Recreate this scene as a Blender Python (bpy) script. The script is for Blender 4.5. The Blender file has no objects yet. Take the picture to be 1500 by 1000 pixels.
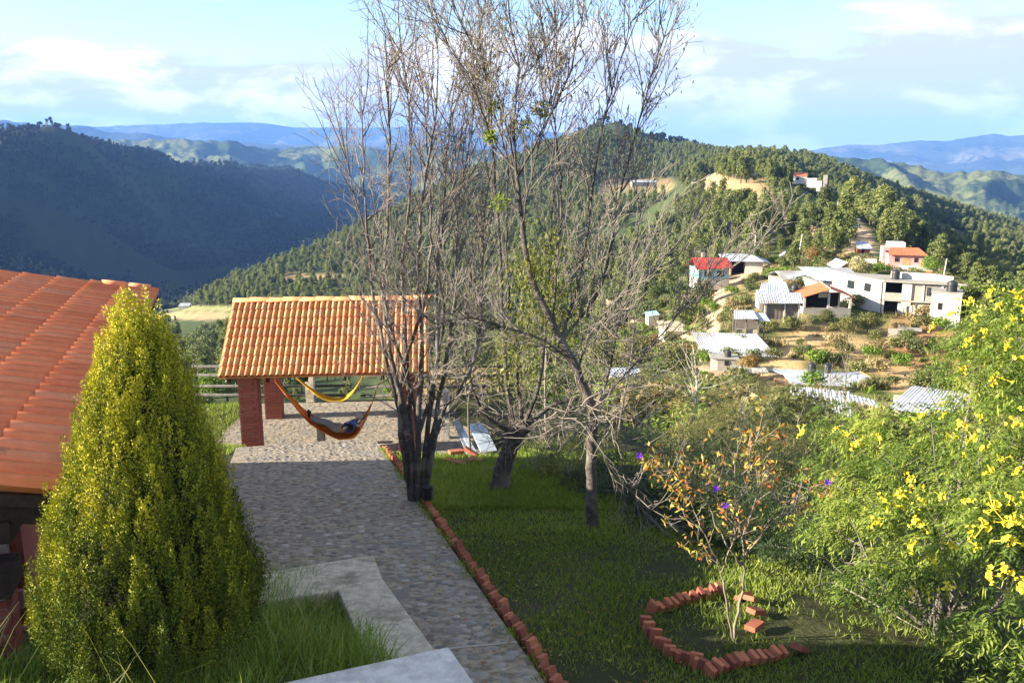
import bpy, math, random
import numpy as np
from mathutils import Vector, Matrix, Euler

random.seed(7)
RNG = np.random.default_rng(11)
R = math.radians
scene = bpy.context.scene
COL = scene.collection

# ------------------------------------------------------------------ camera
F_PX = 1300.0
PITCH = R(12.3)
cam_data = bpy.data.cameras.new("camera")
cam_data.sensor_width = 36.0
cam_data.lens = 36.0 * F_PX / 1500.0
cam_data.clip_start = 0.1
cam_data.clip_end = 60000.0
cam = bpy.data.objects.new("camera", cam_data)
cam.location = (0, 0, 0)
cam.rotation_euler = (R(90) - PITCH, 0, 0)
COL.objects.link(cam)
scene.camera = cam

# ------------------------------------------------------------------ light
SUN_EL = R(18.3)
SUN_AZ = R(-97.0)            # clockwise from +Y ; -90 = from the left
SUN_DIR = Vector((math.sin(SUN_AZ) * math.cos(SUN_EL), math.cos(SUN_AZ) * math.cos(SUN_EL), math.sin(SUN_EL)))
sl = bpy.data.lights.new("sun", 'SUN')
sl.energy = 5.0
sl.angle = R(0.55)
sl.color = (1.0, 0.90, 0.74)
sun = bpy.data.objects.new("sun", sl)
sun.rotation_euler = SUN_DIR.to_track_quat('Z', 'Y').to_euler()
COL.objects.link(sun)

EXPOSURE = 2.15
vs = scene.view_settings
scene.display_settings.display_device = 'sRGB'
vs.view_transform = 'Standard'
vs.look = 'None'
vs.exposure = EXPOSURE
vs.gamma = 1.0
vs.use_curve_mapping = False
cy = scene.cycles
cy.max_bounces = 5
cy.diffuse_bounces = 3
cy.glossy_bounces = 2
cy.transmission_bounces = 3
cy.transparent_max_bounces = 6
cy.volume_bounces = 0
cy.use_denoising = True
try:
    cy.denoiser = 'OPENIMAGEDENOISE'
except Exception:
    pass
cy.sample_clamp_indirect = 4.0

# ------------------------------------------------------------------ node helper
class NT:
    def __init__(s, tree):
        s.t = tree; s.n = tree.nodes; s.l = tree.links
    def add(s, typ, ins=None, **kw):
        nd = s.n.new(typ)
        for k, v in kw.items():
            setattr(nd, k, v)
        for k, v in (ins or {}).items():
            sock = nd.inputs[k]
            if hasattr(v, 'is_output') or isinstance(v, bpy.types.NodeSocket):
                s.l.new(v, sock)
            else:
                sock.default_value = v
        return nd
    def math(s, op, a, b=0.0, c=0.0, clamp=False):
        nd = s.n.new('ShaderNodeMath'); nd.operation = op; nd.use_clamp = clamp
        for i, v in enumerate((a, b, c)):
            if isinstance(v, bpy.types.NodeSocket): s.l.new(v, nd.inputs[i])
            else: nd.inputs[i].default_value = v
        return nd.outputs[0]
    def mix(s, fac, a, b, mode='MIX'):
        nd = s.n.new('ShaderNodeMix'); nd.data_type = 'RGBA'; nd.blend_type = mode
        for i, v in ((0, fac), (6, a), (7, b)):
            if isinstance(v, bpy.types.NodeSocket): s.l.new(v, nd.inputs[i])
            else:
                nd.inputs[i].default_value = v if i == 0 else (tuple(v) + (1,))[:4]
        return nd.outputs[2]
    def ramp(s, fac, stops, interp='LINEAR'):
        nd = s.n.new('ShaderNodeValToRGB'); cr = nd.color_ramp; cr.interpolation = interp
        while len(cr.elements) < len(stops): cr.elements.new(0.5)
        for e, (p, c) in zip(cr.elements, stops):
            e.position = p
            e.color = (c, c, c, 1) if isinstance(c, (int, float)) else (tuple(c) + (1,))[:4]
        s.l.new(fac, nd.inputs[0])
        return nd.outputs[0]
    def smooth(s, v, lo, hi):
        nd = s.n.new('ShaderNodeMapRange'); nd.interpolation_type = 'SMOOTHSTEP'
        s.l.new(v, nd.inputs[0]); nd.inputs[1].default_value = lo; nd.inputs[2].default_value = hi
        return nd.outputs[0]
    def noise(s, vec, scale, detail=4, rough=0.55, dist=0.0):
        nd = s.n.new('ShaderNodeTexNoise')
        if vec is not None: s.l.new(vec, nd.inputs['Vector'])
        nd.inputs['Scale'].default_value = scale; nd.inputs['Detail'].default_value = detail
        nd.inputs['Roughness'].default_value = rough; nd.inputs['Distortion'].default_value = dist
        return nd.outputs['Fac']

# ------------------------------------------------------------------ world
world = bpy.data.worlds.new("World")
scene.world = world
world.use_nodes = True
w = NT(world.node_tree)
for n_ in list(w.n): w.n.remove(n_)
sky = w.add('ShaderNodeTexSky', sky_type='NISHITA', sun_disc=False)
sky.sun_elevation = SUN_EL
sky.sun_rotation = SUN_AZ
sky.altitude = 1800
sky.air_density = 1.0
sky.dust_density = 0.5
sky.ozone_density = 1.3
tc = w.add('ShaderNodeTexCoord')
sep = w.add('ShaderNodeSeparateXYZ', {0: tc.outputs['Generated']})
dz = sep.outputs[2]
el = w.math('ARCSINE', dz)                                  # elevation in rad
az = w.math('ARCTAN2', sep.outputs[0], sep.outputs[1])       # azimuth
# stratified cloud bank near the horizon : coordinates (azimuth, stretched elevation)
cv = w.add('ShaderNodeCombineXYZ', {0: w.math('MULTIPLY', az, 1.0), 1: w.math('MULTIPLY', el, 4.6), 2: 0.35}).outputs[0]
n1 = w.noise(cv, 4.2, 7, 0.52, 0.25)
cv2 = w.add('ShaderNodeCombineXYZ', {0: w.math('MULTIPLY', az, 1.0), 1: w.math('MULTIPLY', el, 2.2), 2: 2.35}).outputs[0]
n2 = w.noise(cv2, 9.0, 8, 0.58, 0.3)
# bank density : thick between 0 and ~8 deg, top height varies with azimuth
top = w.math('ADD', 0.105, w.math('MULTIPLY', w.smooth(az, -0.45, 0.35), 0.035))
rel = w.math('DIVIDE', el, top)
bank = w.math('SUBTRACT', 1.0, w.smooth(rel, 0.25, 1.25))
d1 = w.smooth(w.math('ADD', w.math('ADD', w.math('MULTIPLY', n1, 0.72), w.math('MULTIPLY', n2, 0.30)), w.math('MULTIPLY', bank, 0.58)), 0.64, 0.75)
d1 = w.math('MULTIPLY', d1, w.math('SUBTRACT', 1.0, w.smooth(rel, 1.0, 1.35)))
# thin high streaks
cv3 = w.add('ShaderNodeCombineXYZ', {0: w.math('MULTIPLY', az, 1.0), 1: w.math('MULTIPLY', el, 9.0), 2: 7.7}).outputs[0]
n3 = w.noise(cv3, 3.3, 6, 0.55, 0.3)
d2 = w.math('MULTIPLY', w.smooth(n3, 0.56, 0.74), 0.45)
# scattered higher cumulus above the view, thickened to warm the fill light (continues round the whole sky)
cvh = w.add('ShaderNodeVectorMath', {0: tc.outputs['Generated'], 1: w.add('ShaderNodeCombineXYZ', {0: w.math('ADD', dz, 0.12), 1: w.math('ADD', dz, 0.12), 2: 1.0}).outputs[0]}, operation='DIVIDE').outputs[0]
n4 = w.noise(cvh, 0.85, 6, 0.5, 0.2)
d3 = w.math('MULTIPLY', w.smooth(n4, 0.44, 0.60), w.smooth(el, 0.20, 0.30))
dens = w.math('MAXIMUM', w.math('MAXIMUM', d1, w.math('MULTIPLY', d3, 0.9)), d2, clamp=True)
shade = w.smooth(w.math('ADD', w.math('MULTIPLY', n2, 0.7), w.math('MULTIPLY', n1, 0.4)), 0.50, 0.62)
shade = w.math('MULTIPLY', shade, w.math('SUBTRACT', 1.0, w.math('MULTIPLY', w.smooth(az, -0.15, 0.25), 0.30)))
ccol = w.mix(shade, (2.75, 2.85, 3.2), (4.7, 4.5, 4.3))
skyc = w.mix(1.0, sky.outputs[0], (1.0, 0.98, 1.0), 'MULTIPLY')
allc = w.mix(dens, skyc, ccol)
bg = w.add('ShaderNodeBackground', {'Color': allc, 'Strength': 0.073})
wo = w.add('ShaderNodeOutputWorld', {'Surface': bg.outputs[0]})

# ------------------------------------------------------------------ pixel <-> world (used only to read distances off the photograph)
SP, CP = math.sin(PITCH), math.cos(PITCH)
def ray(px, py):
    u = (px - 750) / F_PX; v = (py - 500) / F_PX
    return Vector((u, CP - v * SP, -SP - v * CP))
def at(px, py, y=None, z=None, r=None):
    d = ray(px, py)
    if y is not None: t = y / d.y
    elif z is not None: t = z / d.z
    else: t = r / math.hypot(d.x, d.y)
    return d * t
def project(P):
    P = np.asarray(P, dtype=float)
    x, y, z = P[..., 0], P[..., 1], P[..., 2]
    dep = y * CP - z * SP
    up = y * SP + z * CP
    dep = np.where(dep < 0.01, 0.01, dep)
    return 750 + F_PX * x / dep, 500 - F_PX * up / dep, dep

# ------------------------------------------------------------------ numpy noise
_perm = np.random.default_rng(3).random((256, 256)).astype(np.float64)
def vnoise(x, y):
    xi = np.floor(x).astype(int); yi = np.floor(y).astype(int)
    fx = x - xi; fy = y - yi
    fx = fx * fx * (3 - 2 * fx); fy = fy * fy * (3 - 2 * fy)
    g = lambda i, j: _perm[i & 255, j & 255]
    a = g(xi, yi); b = g(xi + 1, yi); c = g(xi, yi + 1); d = g(xi + 1, yi + 1)
    return (a * (1 - fx) + b * fx) * (1 - fy) + (c * (1 - fx) + d * fx) * fy
def fbm(x, y, oct=5, gain=0.5):
    s = 0; a = 1; t = 0
    for i in range(oct):
        s = s + a * vnoise(x * 2 ** i + 17.3 * i, y * 2 ** i + 9.1 * i); t += a; a *= gain
    return s / t - 0.5
def sstep(x, a, b):
    t = np.clip((x - a) / (b - a), 0, 1)
    return t * t * (3 - 2 * t)

# ------------------------------------------------------------------ object helpers
def tag(o, label=None, cat=None, group=None, kind=None):
    if label: o['label'] = label
    if cat: o['category'] = cat
    if group: o['group'] = group
    if kind: o['kind'] = kind
    return o
_wl = {}
def wloc(o):
    v = Vector((0, 0, 0))
    while o is not None:
        v = v + o.location; o = o.parent
    return v
def thing(name, loc, label, cat, group=None):
    o = bpy.data.objects.new(name, None)
    o.empty_display_size = 0.3
    o.location = loc
    COL.objects.link(o)
    return tag(o, label, cat, group)
def link(name, me, parent=None, M=None):
    """a mesh object; M is its WORLD matrix"""
    o = bpy.data.objects.new(name, me)
    COL.objects.link(o)
    if parent is not None: o.parent = parent
    if M is None: M = Matrix.Identity(4)
    if parent is not None: M = Matrix.Translation(-wloc(parent)) @ M
    o.matrix_basis = M
    return o
def np_mesh(name, V, Fc, mat=None, smooth=False, tint=None, mats=None, midx=None, uvs=None):
    """V (n,3); Fc (m,k) with k = 3 or 4"""
    V = np.asarray(V, dtype=np.float32); Fc = np.asarray(Fc, dtype=np.int32)
    me = bpy.data.meshes.new(name)
    m, k = Fc.shape
    me.vertices.add(len(V)); me.vertices.foreach_set('co', V.ravel())
    me.loops.add(m * k); me.loops.foreach_set('vertex_index', Fc.ravel())
    me.polygons.add(m)
    me.polygons.foreach_set('loop_start', np.arange(0, m * k, k, dtype=np.int32))
    me.polygons.foreach_set('loop_total', np.full(m, k, dtype=np.int32))
    if smooth: me.polygons.foreach_set('use_smooth', np.ones(m, dtype=bool))
    if tint is not None:
        tint = np.asarray(tint, dtype=np.float32)
        if tint.ndim == 1:
            a = me.attributes.new('tint', 'FLOAT', 'POINT'); a.data.foreach_set('value', tint)
        else:
            a = me.attributes.new('paint', 'FLOAT_COLOR', 'POINT')
            if tint.shape[1] == 3: tint = np.concatenate([tint, np.ones((len(tint), 1), np.float32)], 1)
            a.data.foreach_set('color', tint.ravel())
    if mats:
        for x in mats: me.materials.append(x)
    elif mat: me.materials.append(mat)
    if midx is not None: me.polygons.foreach_set('material_index', np.asarray(midx, dtype=np.int32))
    me.update(calc_edges=True)
    return me

class MB:
    """collects boxes, tubes and sheets in WORLD coordinates, then becomes one mesh object"""
    def __init__(s, M=None):
        s.v = []; s.f = []; s.mi = []; s.M = M; s.cur = 0; s.sm = []; s.smooth = False
    def addv(s, pts):
        n = len(s.v)
        for p in pts:
            p = Vector(p)
            if s.M is not None: p = s.M @ p
            s.v.append(p)
        return n
    def face(s, idx):
        s.f.append(tuple(idx)); s.mi.append(s.cur); s.sm.append(s.smooth)
    def poly(s, pts):
        n = s.addv(pts); s.face(range(n, n + len(pts)))
    def box(s, c, d, rz=0.0, rx=0.0, ry=0.0, taper=1.0):
        m = Matrix.Translation(c) @ Euler((rx, ry, rz)).to_matrix().to_4x4()
        h = Vector(d) / 2
        pts = []
        for z, k in ((-1, 1.0), (1, taper)):
            for x, y in ((-1, -1), (1, -1), (1, 1), (-1, 1)):
                pts.append(m @ Vector((x * h.x * k, y * h.y * k, z * h.z)))
        n = s.addv(pts)
        for q in ((0, 3, 2, 1), (4, 5, 6, 7), (0, 1, 5, 4), (1, 2, 6, 5), (2, 3, 7, 6), (3, 0, 4, 7)):
            s.face([n + i for i in q])
        return s
    def prism(s, pts, h):
        """flat polygon pts (3d) extruded by vector h"""
        h = Vector(h); k = len(pts)
        a = s.addv(pts); b = s.addv([Vector(p) + h for p in pts])
        s.face([a + i for i in range(k)][::-1]); s.face([b + i for i in range(k)])
        for i in range(k):
            j = (i + 1) % k
            s.face((a + i, a + j, b + j, b + i))
        return s
    def tube(s, pts, rad, n=6, cap=True):
        pts = [Vector(p) for p in pts]
        if isinstance(rad, (int, float)): rad = [rad] * len(pts)
        rings = []
        ref = Vector((0.3, 0.2, 1)).normalized()
        for i, p in enumerate(pts):
            d = (pts[min(i + 1, len(pts) - 1)] - pts[max(i - 1, 0)])
            d = d.normalized() if d.length > 1e-9 else Vector((0, 0, 1))
            a = d.cross(ref)
            if a.length < 1e-3: a = d.cross(Vector((1, 0, 0)))
            a.normalize(); b = d.cross(a)
            rings.append(s.addv([p + (a * math.cos(2 * math.pi * k / n) + b * math.sin(2 * math.pi * k / n)) * rad[i] for k in range(n)]))
        for r0, r1 in zip(rings, rings[1:]):
            for k in range(n):
                s.face((r0 + k, r0 + (k + 1) % n, r1 + (k + 1) % n, r1 + k))
        if cap:
            s.face([rings[0] + k for k in range(n)][::-1]); s.face([rings[-1] + k for k in range(n)])
        return s
    def lathe(s, c, prof, n=16):
        c = Vector(c); rings = []
        for r, z in prof:
            rings.append(s.addv([c + Vector((r * math.cos(2 * math.pi * k / n), r * math.sin(2 * math.pi * k / n), z)) for k in range(n)]))
        for r0, r1 in zip(rings, rings[1:]):
            for k in range(n):
                s.face((r0 + k, r0 + (k + 1) % n, r1 + (k + 1) % n, r1 + k))
        s.face([rings[0] + k for k in range(n)][::-1]); s.face([rings[-1] + k for k in range(n)])
        return s
    def mesh(s, name, mats, off=Vector((0, 0, 0))):
        me = bpy.data.meshes.new(name)
        me.from_pydata([tuple(v - off) for v in s.v], [], s.f)
        for m in (mats if isinstance(mats, (list, tuple)) else [mats]): me.materials.append(m)
        if len(s.f):
            me.polygons.foreach_set('material_index', s.mi)
            me.polygons.foreach_set('use_smooth', s.sm)
        me.update()
        return me
    def build(s, name, mats, parent=None, label=None, bevel=0, origin=None):
        if parent is not None: org = wloc(parent)
        elif origin is not None: org = Vector(origin)
        else: org = Vector((0, 0, 0))
        o = bpy.data.objects.new(name, s.mesh(name, mats, org))
        COL.objects.link(o)
        if parent is not None: o.parent = parent
        else: o.location = org
        if label: o['label'] = label
        if bevel:
            b = o.modifiers.new('bevel', 'BEVEL'); b.width = bevel; b.segments = 2; b.limit_method = 'ANGLE'
        return o

# ------------------------------------------------------------------ materials
def mat_new(name):
    m = bpy.data.materials.new(name); m.use_nodes = True
    nt = NT(m.node_tree)
    b = nt.n['Principled BSDF']
    return m, nt, b
def coord(nt, kind='Object'):
    return nt.add('ShaderNodeTexCoord').outputs[kind]
def wpos(nt):
    return nt.add('ShaderNodeNewGeometry').outputs['Position']
def bump(nt, b, h, strength=0.4, dist=0.02):
    bp = nt.add('ShaderNodeBump', {'Height': h, 'Strength': strength, 'Distance': dist})
    nt.l.new(bp.outputs[0], b.inputs['Normal'])
def simple(name, c1, c2=None, scale=8.0, rough=0.85, bumps=0.3, bdist=0.01, spec=0.3, metal=0.0, objrand=0.0, pos='w', c3=None):
    """two-tone noise material in world space; objrand shifts the value per object"""
    m, nt, b = mat_new(name)
    c2 = c2 or tuple(x * 0.75 for x in c1)
    v = wpos(nt) if pos == 'w' else coord(nt)
    n_ = nt.noise(v, scale, 6, 0.6)
    c = nt.mix(nt.smooth(n_, 0.35, 0.65), c1, c2)
    if c3:
        nl = nt.noise(v, scale * 0.17, 4, 0.6)
        c = nt.mix(nt.smooth(nl, 0.5, 0.68), c, c3)
    if objrand:
        oi = nt.add('ShaderNodeObjectInfo').outputs['Random']
        g = nt.math('ADD', 1.0 - objrand / 2, nt.math('MULTIPLY', oi, objrand))
        cc = nt.add('ShaderNodeCombineXYZ', {0: g, 1: g, 2: g}).outputs[0]
        c = nt.mix(1.0, c, cc, 'MULTIPLY')
    nt.l.new(c, b.inputs['Base Color'])
    b.inputs['Roughness'].default_value = rough
    b.inputs['Specular IOR Level'].default_value = spec
    b.inputs['Metallic'].default_value = metal
    if bumps:
        bump(nt, b, nt.noise(v, scale * 3, 5, 0.6), bumps, bdist)
    return m
def leafmat(name, dark, mid, light, trans=0.3, objrand=0.0, rough=0.6):
    """leaf colour runs dark-mid-light along the per-leaf random 'tint'"""
    m, nt, b = mat_new(name)
    t = nt.add('ShaderNodeAttribute', attribute_name='tint').outputs['Fac']
    if objrand:
        oi = nt.add('ShaderNodeObjectInfo').outputs['Random']
        t = nt.math('ADD', t, nt.math('MULTIPLY', nt.math('SUBTRACT', oi, 0.5), objrand), clamp=True)
    c = nt.ramp(t, [(0.0, dark), (0.5, mid), (1.0, light)])
    nt.l.new(c, b.inputs['Base Color'])
    b.inputs['Roughness'].default_value = rough
    b.inputs['Specular IOR Level'].default_value = 0.25
    if trans:
        tr = nt.add('ShaderNodeBsdfTranslucent', {'Color': nt.mix(1.0, c, (1.25, 1.3, 0.6), 'MULTIPLY')})
        mx = nt.add('ShaderNodeMixShader', {0: trans, 1: b.outputs[0], 2: tr.outputs[0]})
        nt.l.new(mx.outputs[0], nt.n['Material Output'].inputs['Surface'])
    return m

# ------------------------------------------------------------------ leaf arrays
def unit(a):
    return a / np.maximum(np.linalg.norm(a, axis=-1, keepdims=True), 1e-9)
def leaf_quads(P, A, L, W, roll=None, base=0.0):
    """diamond leaves: P base points, A unit axis, L length, W width. returns V,F"""
    n = len(P)
    L = np.broadcast_to(L, (n,))[:, None]; W = np.broadcast_to(W, (n,))[:, None]
    r = RNG.normal(size=(n, 3)) if roll is None else roll
    B = unit(np.cross(A, r))
    mid = P + A * L * 0.45
    V = np.stack([P, mid + B * W * 0.5, P + A * L, mid - B * W * 0.5], 1).reshape(-1, 3)
    Fc = np.arange(4 * n).reshape(n, 4)
    return V, Fc
class Leaves:
    def __init__(s): s.V = []; s.F = []; s.T = []; s.n = 0
    def add(s, V, F, T):
        s.V.append(V); s.F.append(F + s.n); s.n += len(V)
        s.T.append(np.repeat(T, 4) if len(T) * 4 == len(V) else T)
    def leaves(s, P, A, L, W, T, roll=None):
        V, F = leaf_quads(P, A, L, W, roll); s.add(V, F, np.asarray(T))
    def mesh(s, name, mat, off=(0, 0, 0)):
        V = np.concatenate(s.V) - np.asarray(off)
        return np_mesh(name, V, np.concatenate(s.F), mat, tint=np.concatenate(s.T))
    def build(s, name, mat, parent=None, label=None):
        off = wloc(parent) if parent is not None else Vector((0, 0, 0))
        o = bpy.data.objects.new(name, s.mesh(name, mat, off)); COL.objects.link(o)
        if parent is not None: o.parent = parent
        if label: o['label'] = label
        return o
def rdirs(n, up=0.0):
    d = RNG.normal(size=(n, 3)); d[:, 2] += up
    return unit(d)
# ================================================================== TERRAIN
# columns: picture column -> (horizontal distance m, picture row) read off the photograph
COLS = {
 -350: [(60,600),(150,540),(400,500),(600,450),(900,380),(1200,300),(1500,190),(2400,235),(3600,240)],
 0:   [(60,620),(150,570),(400,530),(900,482),(1250,440),(1400,360),(1550,270),(1700,196),(2500,235),(3600,245)],
 130: [(60,620),(120,590),(250,560),(500,505),(900,465),(1350,440),(1500,385),(1680,285),(1850,205),(2600,240),(3600,250)],
 250: [(60,640),(100,600),(200,545),(330,498),(430,472),(600,457),(1000,447),(1550,434),(1750,370),(1950,295),(2150,229),(2800,258),(3600,262)],
 350: [(60,640),(100,600),(200,545),(330,490),(430,460),(560,430),(700,400),(850,414),(1550,410),(1900,385),(2200,310),(2450,242),(3000,264),(3600,268)],
 430: [(60,640),(100,600),(200,550),(330,490),(430,450),(560,420),(760,366),(900,385),(1700,378),(2200,350),(2480,300),(2700,250),(3200,275),(3600,278)],
 520: [(60,640),(90,610),(150,570),(250,520),(400,455),(560,410),(820,330),(950,352),(1800,348),(2600,330),(3000,279),(3600,285)],
 620: [(60,650),(90,610),(150,560),(250,505),(400,445),(600,380),(900,287),(1050,300),(1500,300),(3600,300)],
 700: [(60,650),(90,600),(150,550),(250,495),(400,430),(600,360),(1000,246),(1200,262),(3600,290)],
 800: [(60,640),(90,590),(150,540),(250,480),(400,410),(600,330),(800,275),(1100,212),(1300,230),(3600,280)],
 890: [(45,660),(60,620),(90,570),(150,515),(250,455),(400,395),(600,320),(760,276),(900,262),(1200,180),(1400,205),(3600,270)],
 950: [(40,660),(60,610),(90,560),(130,515),(200,455),(300,410),(500,345),(720,278),(860,262),(1200,208),(1400,225),(3600,260)],
 1000:[(40,650),(60,605),(90,550),(130,495),(200,440),(300,390),(430,325),(600,266),(760,270),(1100,219),(1400,235),(3600,255)],
 1050:[(40,650),(60,600),(80,565),(100,520),(130,462),(160,410),(220,375),(300,318),(450,244),(650,262),(900,218),(1300,240),(3600,250)],
 1110:[(40,650),(60,605),(80,568),(95,535),(115,478),(140,425),(170,392),(220,362),(300,318),(430,248),(560,268),(850,220),(1300,244),(3600,250)],
 1180:[(40,650),(60,610),(75,575),(90,545),(106,512),(118,462),(140,418),(180,390),(230,366),(300,330),(400,272),(550,295),(850,230),(1300,250),(3600,252)],
 1240:[(40,650),(60,615),(75,580),(90,548),(106,512),(119,466),(135,432),(160,405),(200,376),(250,345),(330,300),(450,335),(800,255),(1200,272),(3600,280)],
 1310:[(40,660),(60,620),(75,585),(90,555),(106,522),(117,484),(128,452),(150,418),(180,392),(220,366),(280,338),(380,385),(820,281),(1200,295),(3600,300)],
 1380:[(35,680),(50,640),(70,595),(90,560),(108,520),(120,482),(150,430),(175,404),(230,410),(330,430),(450,400),(840,304),(1200,315),(3600,315)],
 1450:[(35,680),(50,640),(70,590),(90,555),(110,510),(130,460),(160,435),(230,450),(330,450),(450,410),(860,326),(1200,335),(3600,330)],
 1550:[(35,680),(50,640),(70,590),(90,550),(120,490),(160,450),(230,470),(330,470),(450,430),(880,352),(1200,360),(3600,350)],
 1850:[(35,680),(70,590),(120,510),(200,490),(400,470),(880,400),(1200,400),(3600,380)],
}
NAZ = 520
NR = 340
LR0, LR1 = math.log(1.2), math.log(4000.0)
lr_grid = np.linspace(LR0, LR1, NR)
# azimuth samples: dense in view, coarse behind
az_in = np.linspace(R(-46), R(46), NAZ - 80)
az_out = np.linspace(R(46), R(314), 82)[1:-1]
azs = np.concatenate([az_in, az_out])                        # increasing from -46 to 314 deg
col_az, col_z = [], []
for px in sorted(COLS):
    pts = COLS[px]
    lz, zz = [], []
    for r, py in pts:
        d = ray(px, py); hz = math.hypot(d.x, d.y)
        lz.append(math.log(r)); zz.append(r * d.z / hz)
    d = ray(px, 350); col_az.append(math.atan2(d.x, d.y))
    col_z.append(np.interp(lr_grid, lz, zz))
col_az = np.array(col_az); col_z = np.array(col_z)            # (ncol, NR)
# smooth interpolation between columns
def blurr(a, k, axis):
    for _ in range(k):
        p = np.pad(a, [(1, 1) if i == axis else (0, 0) for i in range(a.ndim)], mode='edge')
        sl0 = [slice(None)] * a.ndim; sl1 = list(sl0); sl2 = list(sl0)
        sl0[axis] = slice(0, -2); sl1[axis] = slice(1, -1); sl2[axis] = slice(2, None)
        a = 0.25 * p[tuple(sl0)] + 0.5 * p[tuple(sl1)] + 0.25 * p[tuple(sl2)]
    return a
azq = np.where(azs > math.pi, azs - 2 * math.pi, azs)
azc = np.clip(azq, col_az[0], col_az[-1])
Zg = np.empty((len(azs), NR))
for j in range(NR):
    Zg[:, j] = np.interp(azc, col_az, col_z[:, j])
Zg = blurr(Zg, 3, 1)
Zi = blurr(Zg[:len(az_in)], 12, 0)
Zg[:len(az_in)] = Zi

# garden frame --------------------------------------------------------------
def garden_z(x, y):
    """the made ground near the house: a slope going down away from the camera, terraced flat at the shelter"""
    x = np.asarray(x, float); y = np.asarray(y, float)
    z = -3.02 - 0.184 * np.clip(y, -2, 30)
    # flat shelter terrace beyond y = 18.6
    terr = -7.22 + 0.0 * x
    k = sstep(y + 0.28 * (x + 4.5), 18.2, 19.6) * sstep(x, 0.6, -0.8)
    z = z * (1 - k) + terr * k
    z = z - 0.35 * sstep(y, 24.8, 27.5) - 0.05 * np.clip(y - 27, 0, 30)
    # the lawn rolls off to the right
    edge = 0.9 + (13.5 - y) * 0.36
    dr = np.clip(x - np.maximum(edge, 0.9), 0, 100)
    z = z - 0.10 * dr - 0.02 * dr * dr
    return z
def terrain_z(x, y):
    x = np.asarray(x, float); y = np.asarray(y, float)
    r = np.maximum(np.hypot(x, y), 1.21)
    a = np.arctan2(x, y)
    aa = np.where(a < R(-46), a + 2 * math.pi, a)
    lr = np.clip((np.log(r) - LR0) / (LR1 - LR0) * (NR - 1), 0, NR - 1.001)
    ai = np.interp(aa, azs, np.arange(len(azs)))
    ai = np.clip(ai, 0, len(azs) - 1.001)
    i0 = ai.astype(int); j0 = lr.astype(int); fi = ai - i0; fj = lr - j0
    z = (Zg[i0, j0] * (1 - fi) * (1 - fj) + Zg[i0 + 1, j0] * fi * (1 - fj) + Zg[i0, j0 + 1] * (1 - fi) * fj + Zg[i0 + 1, j0 + 1] * fi * fj)
    amp = np.clip((r - 70) / 300, 0, 1) ** 0.8
    z = z + amp * (r * 0.024) * fbm(x / 130.0 + 5, y / 130.0 + 3, 5, 0.5) * sstep(r, 60, 500)
    z = z + np.clip((r - 30) / 60, 0, 1) * 1.6 * fbm(x / 14.0, y / 14.0, 4)
    z = z + np.clip((r - 90) / 60, 0, 1) * sstep(r, 650, 420) * 2.2 * (0.25 - np.abs(fbm(x / 9.0 + 2, y / 16.0, 4)))
    big = sstep(r, 900, 1500) * sstep(x, -100, -400)
    z = z + big * (-130 * np.abs(fbm(x / 380.0 + 1.7 + y / 900.0, y / 330.0 - x / 500.0, 4, 0.55)) + 20)
    k = sstep(r, 25, 48)
    g = garden_z(x, y)
    g = np.where(r > 25, np.minimum(g, g), g)
    return g * (1 - k) + z * k

A2, L2 = np.meshgrid(azs, lr_grid, indexing='ij')
RR = np.exp(L2)
GX = RR * np.sin(A2); GY = RR * np.cos(A2)
GZ = terrain_z(GX, GY)
# skirt: last ring drops far down
na = len(azs)
V = np.stack([GX, GY, GZ], -1)
ext_r = 19000.0
ring = np.stack([ext_r * np.sin(azs), ext_r * np.cos(azs), np.full(na, -1000.0)], -1)[:, None, :]
mid_r = 6000.0
ringm = np.stack([mid_r * np.sin(azs), mid_r * np.cos(azs), np.full(na, -600.0)], -1)[:, None, :]
V = np.concatenate([V, ringm, ring], 1)
NRR = NR + 2
idx = np.arange(na * NRR).reshape(na, NRR)
a0 = idx[:, :-1]; a1 = np.roll(idx, -1, 0)[:, :-1]
Fq = np.stack([a0, a0 + 1, a1 + 1, a1], -1).reshape(-1, 4)
Vf = V.reshape(-1, 3)
# centre fan
cidx = len(Vf)
Vf = np.concatenate([Vf, [[0, 0, float(garden_z(0, 0))]]])
fan = np.stack([idx[:, 0], np.roll(idx[:, 0], -1), np.full(na, cidx), np.full(na, cidx)], -1)

# painted ground cover (colour, with the left mountain's shade mixed in): forest floor, meadow, dirt roads, cut banks
PX, PY, DEP = project(Vf)
RV = np.hypot(Vf[:, 0], Vf[:, 1])
nz1 = fbm(Vf[:, 0] / 9.0, Vf[:, 1] / 9.0, 4); nz2 = fbm(Vf[:, 0] / 45.0 + 4, Vf[:, 1] / 45.0, 4); nz3 = fbm(Vf[:, 0] / 2.2 + 4, Vf[:, 1] / 2.2, 4)
forest = np.array([0.060, 0.078, 0.026]); meadow = np.array([0.150, 0.170, 0.045]); dry = np.array([0.30, 0.225, 0.105]); dirt = np.array([0.46, 0.335, 0.21]); ochre = np.array([0.52, 0.345, 0.16])
cols = np.tile(forest, (len(Vf), 1))
def paint(mask, c):
    global cols
    m = np.clip(mask, 0, 1)[:, None]
    cols = cols * (1 - m) + np.asarray(c) * m
def seg_dist(px, py, pts):
    best = np.full(px.shape, 1e9)
    for (x0, y0), (x1, y1) in zip(pts, pts[1:]):
        dx, dy = x1 - x0, y1 - y0
        t = np.clip(((px - x0) * dx + (py - y0) * dy) / (dx * dx + dy * dy), 0, 1)
        best = np.minimum(best, np.hypot(px - x0 - t * dx, (py - y0 - t * dy)))
    return best
inview = (DEP > 1) & (PX > -400) & (PX < 1900)
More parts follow.
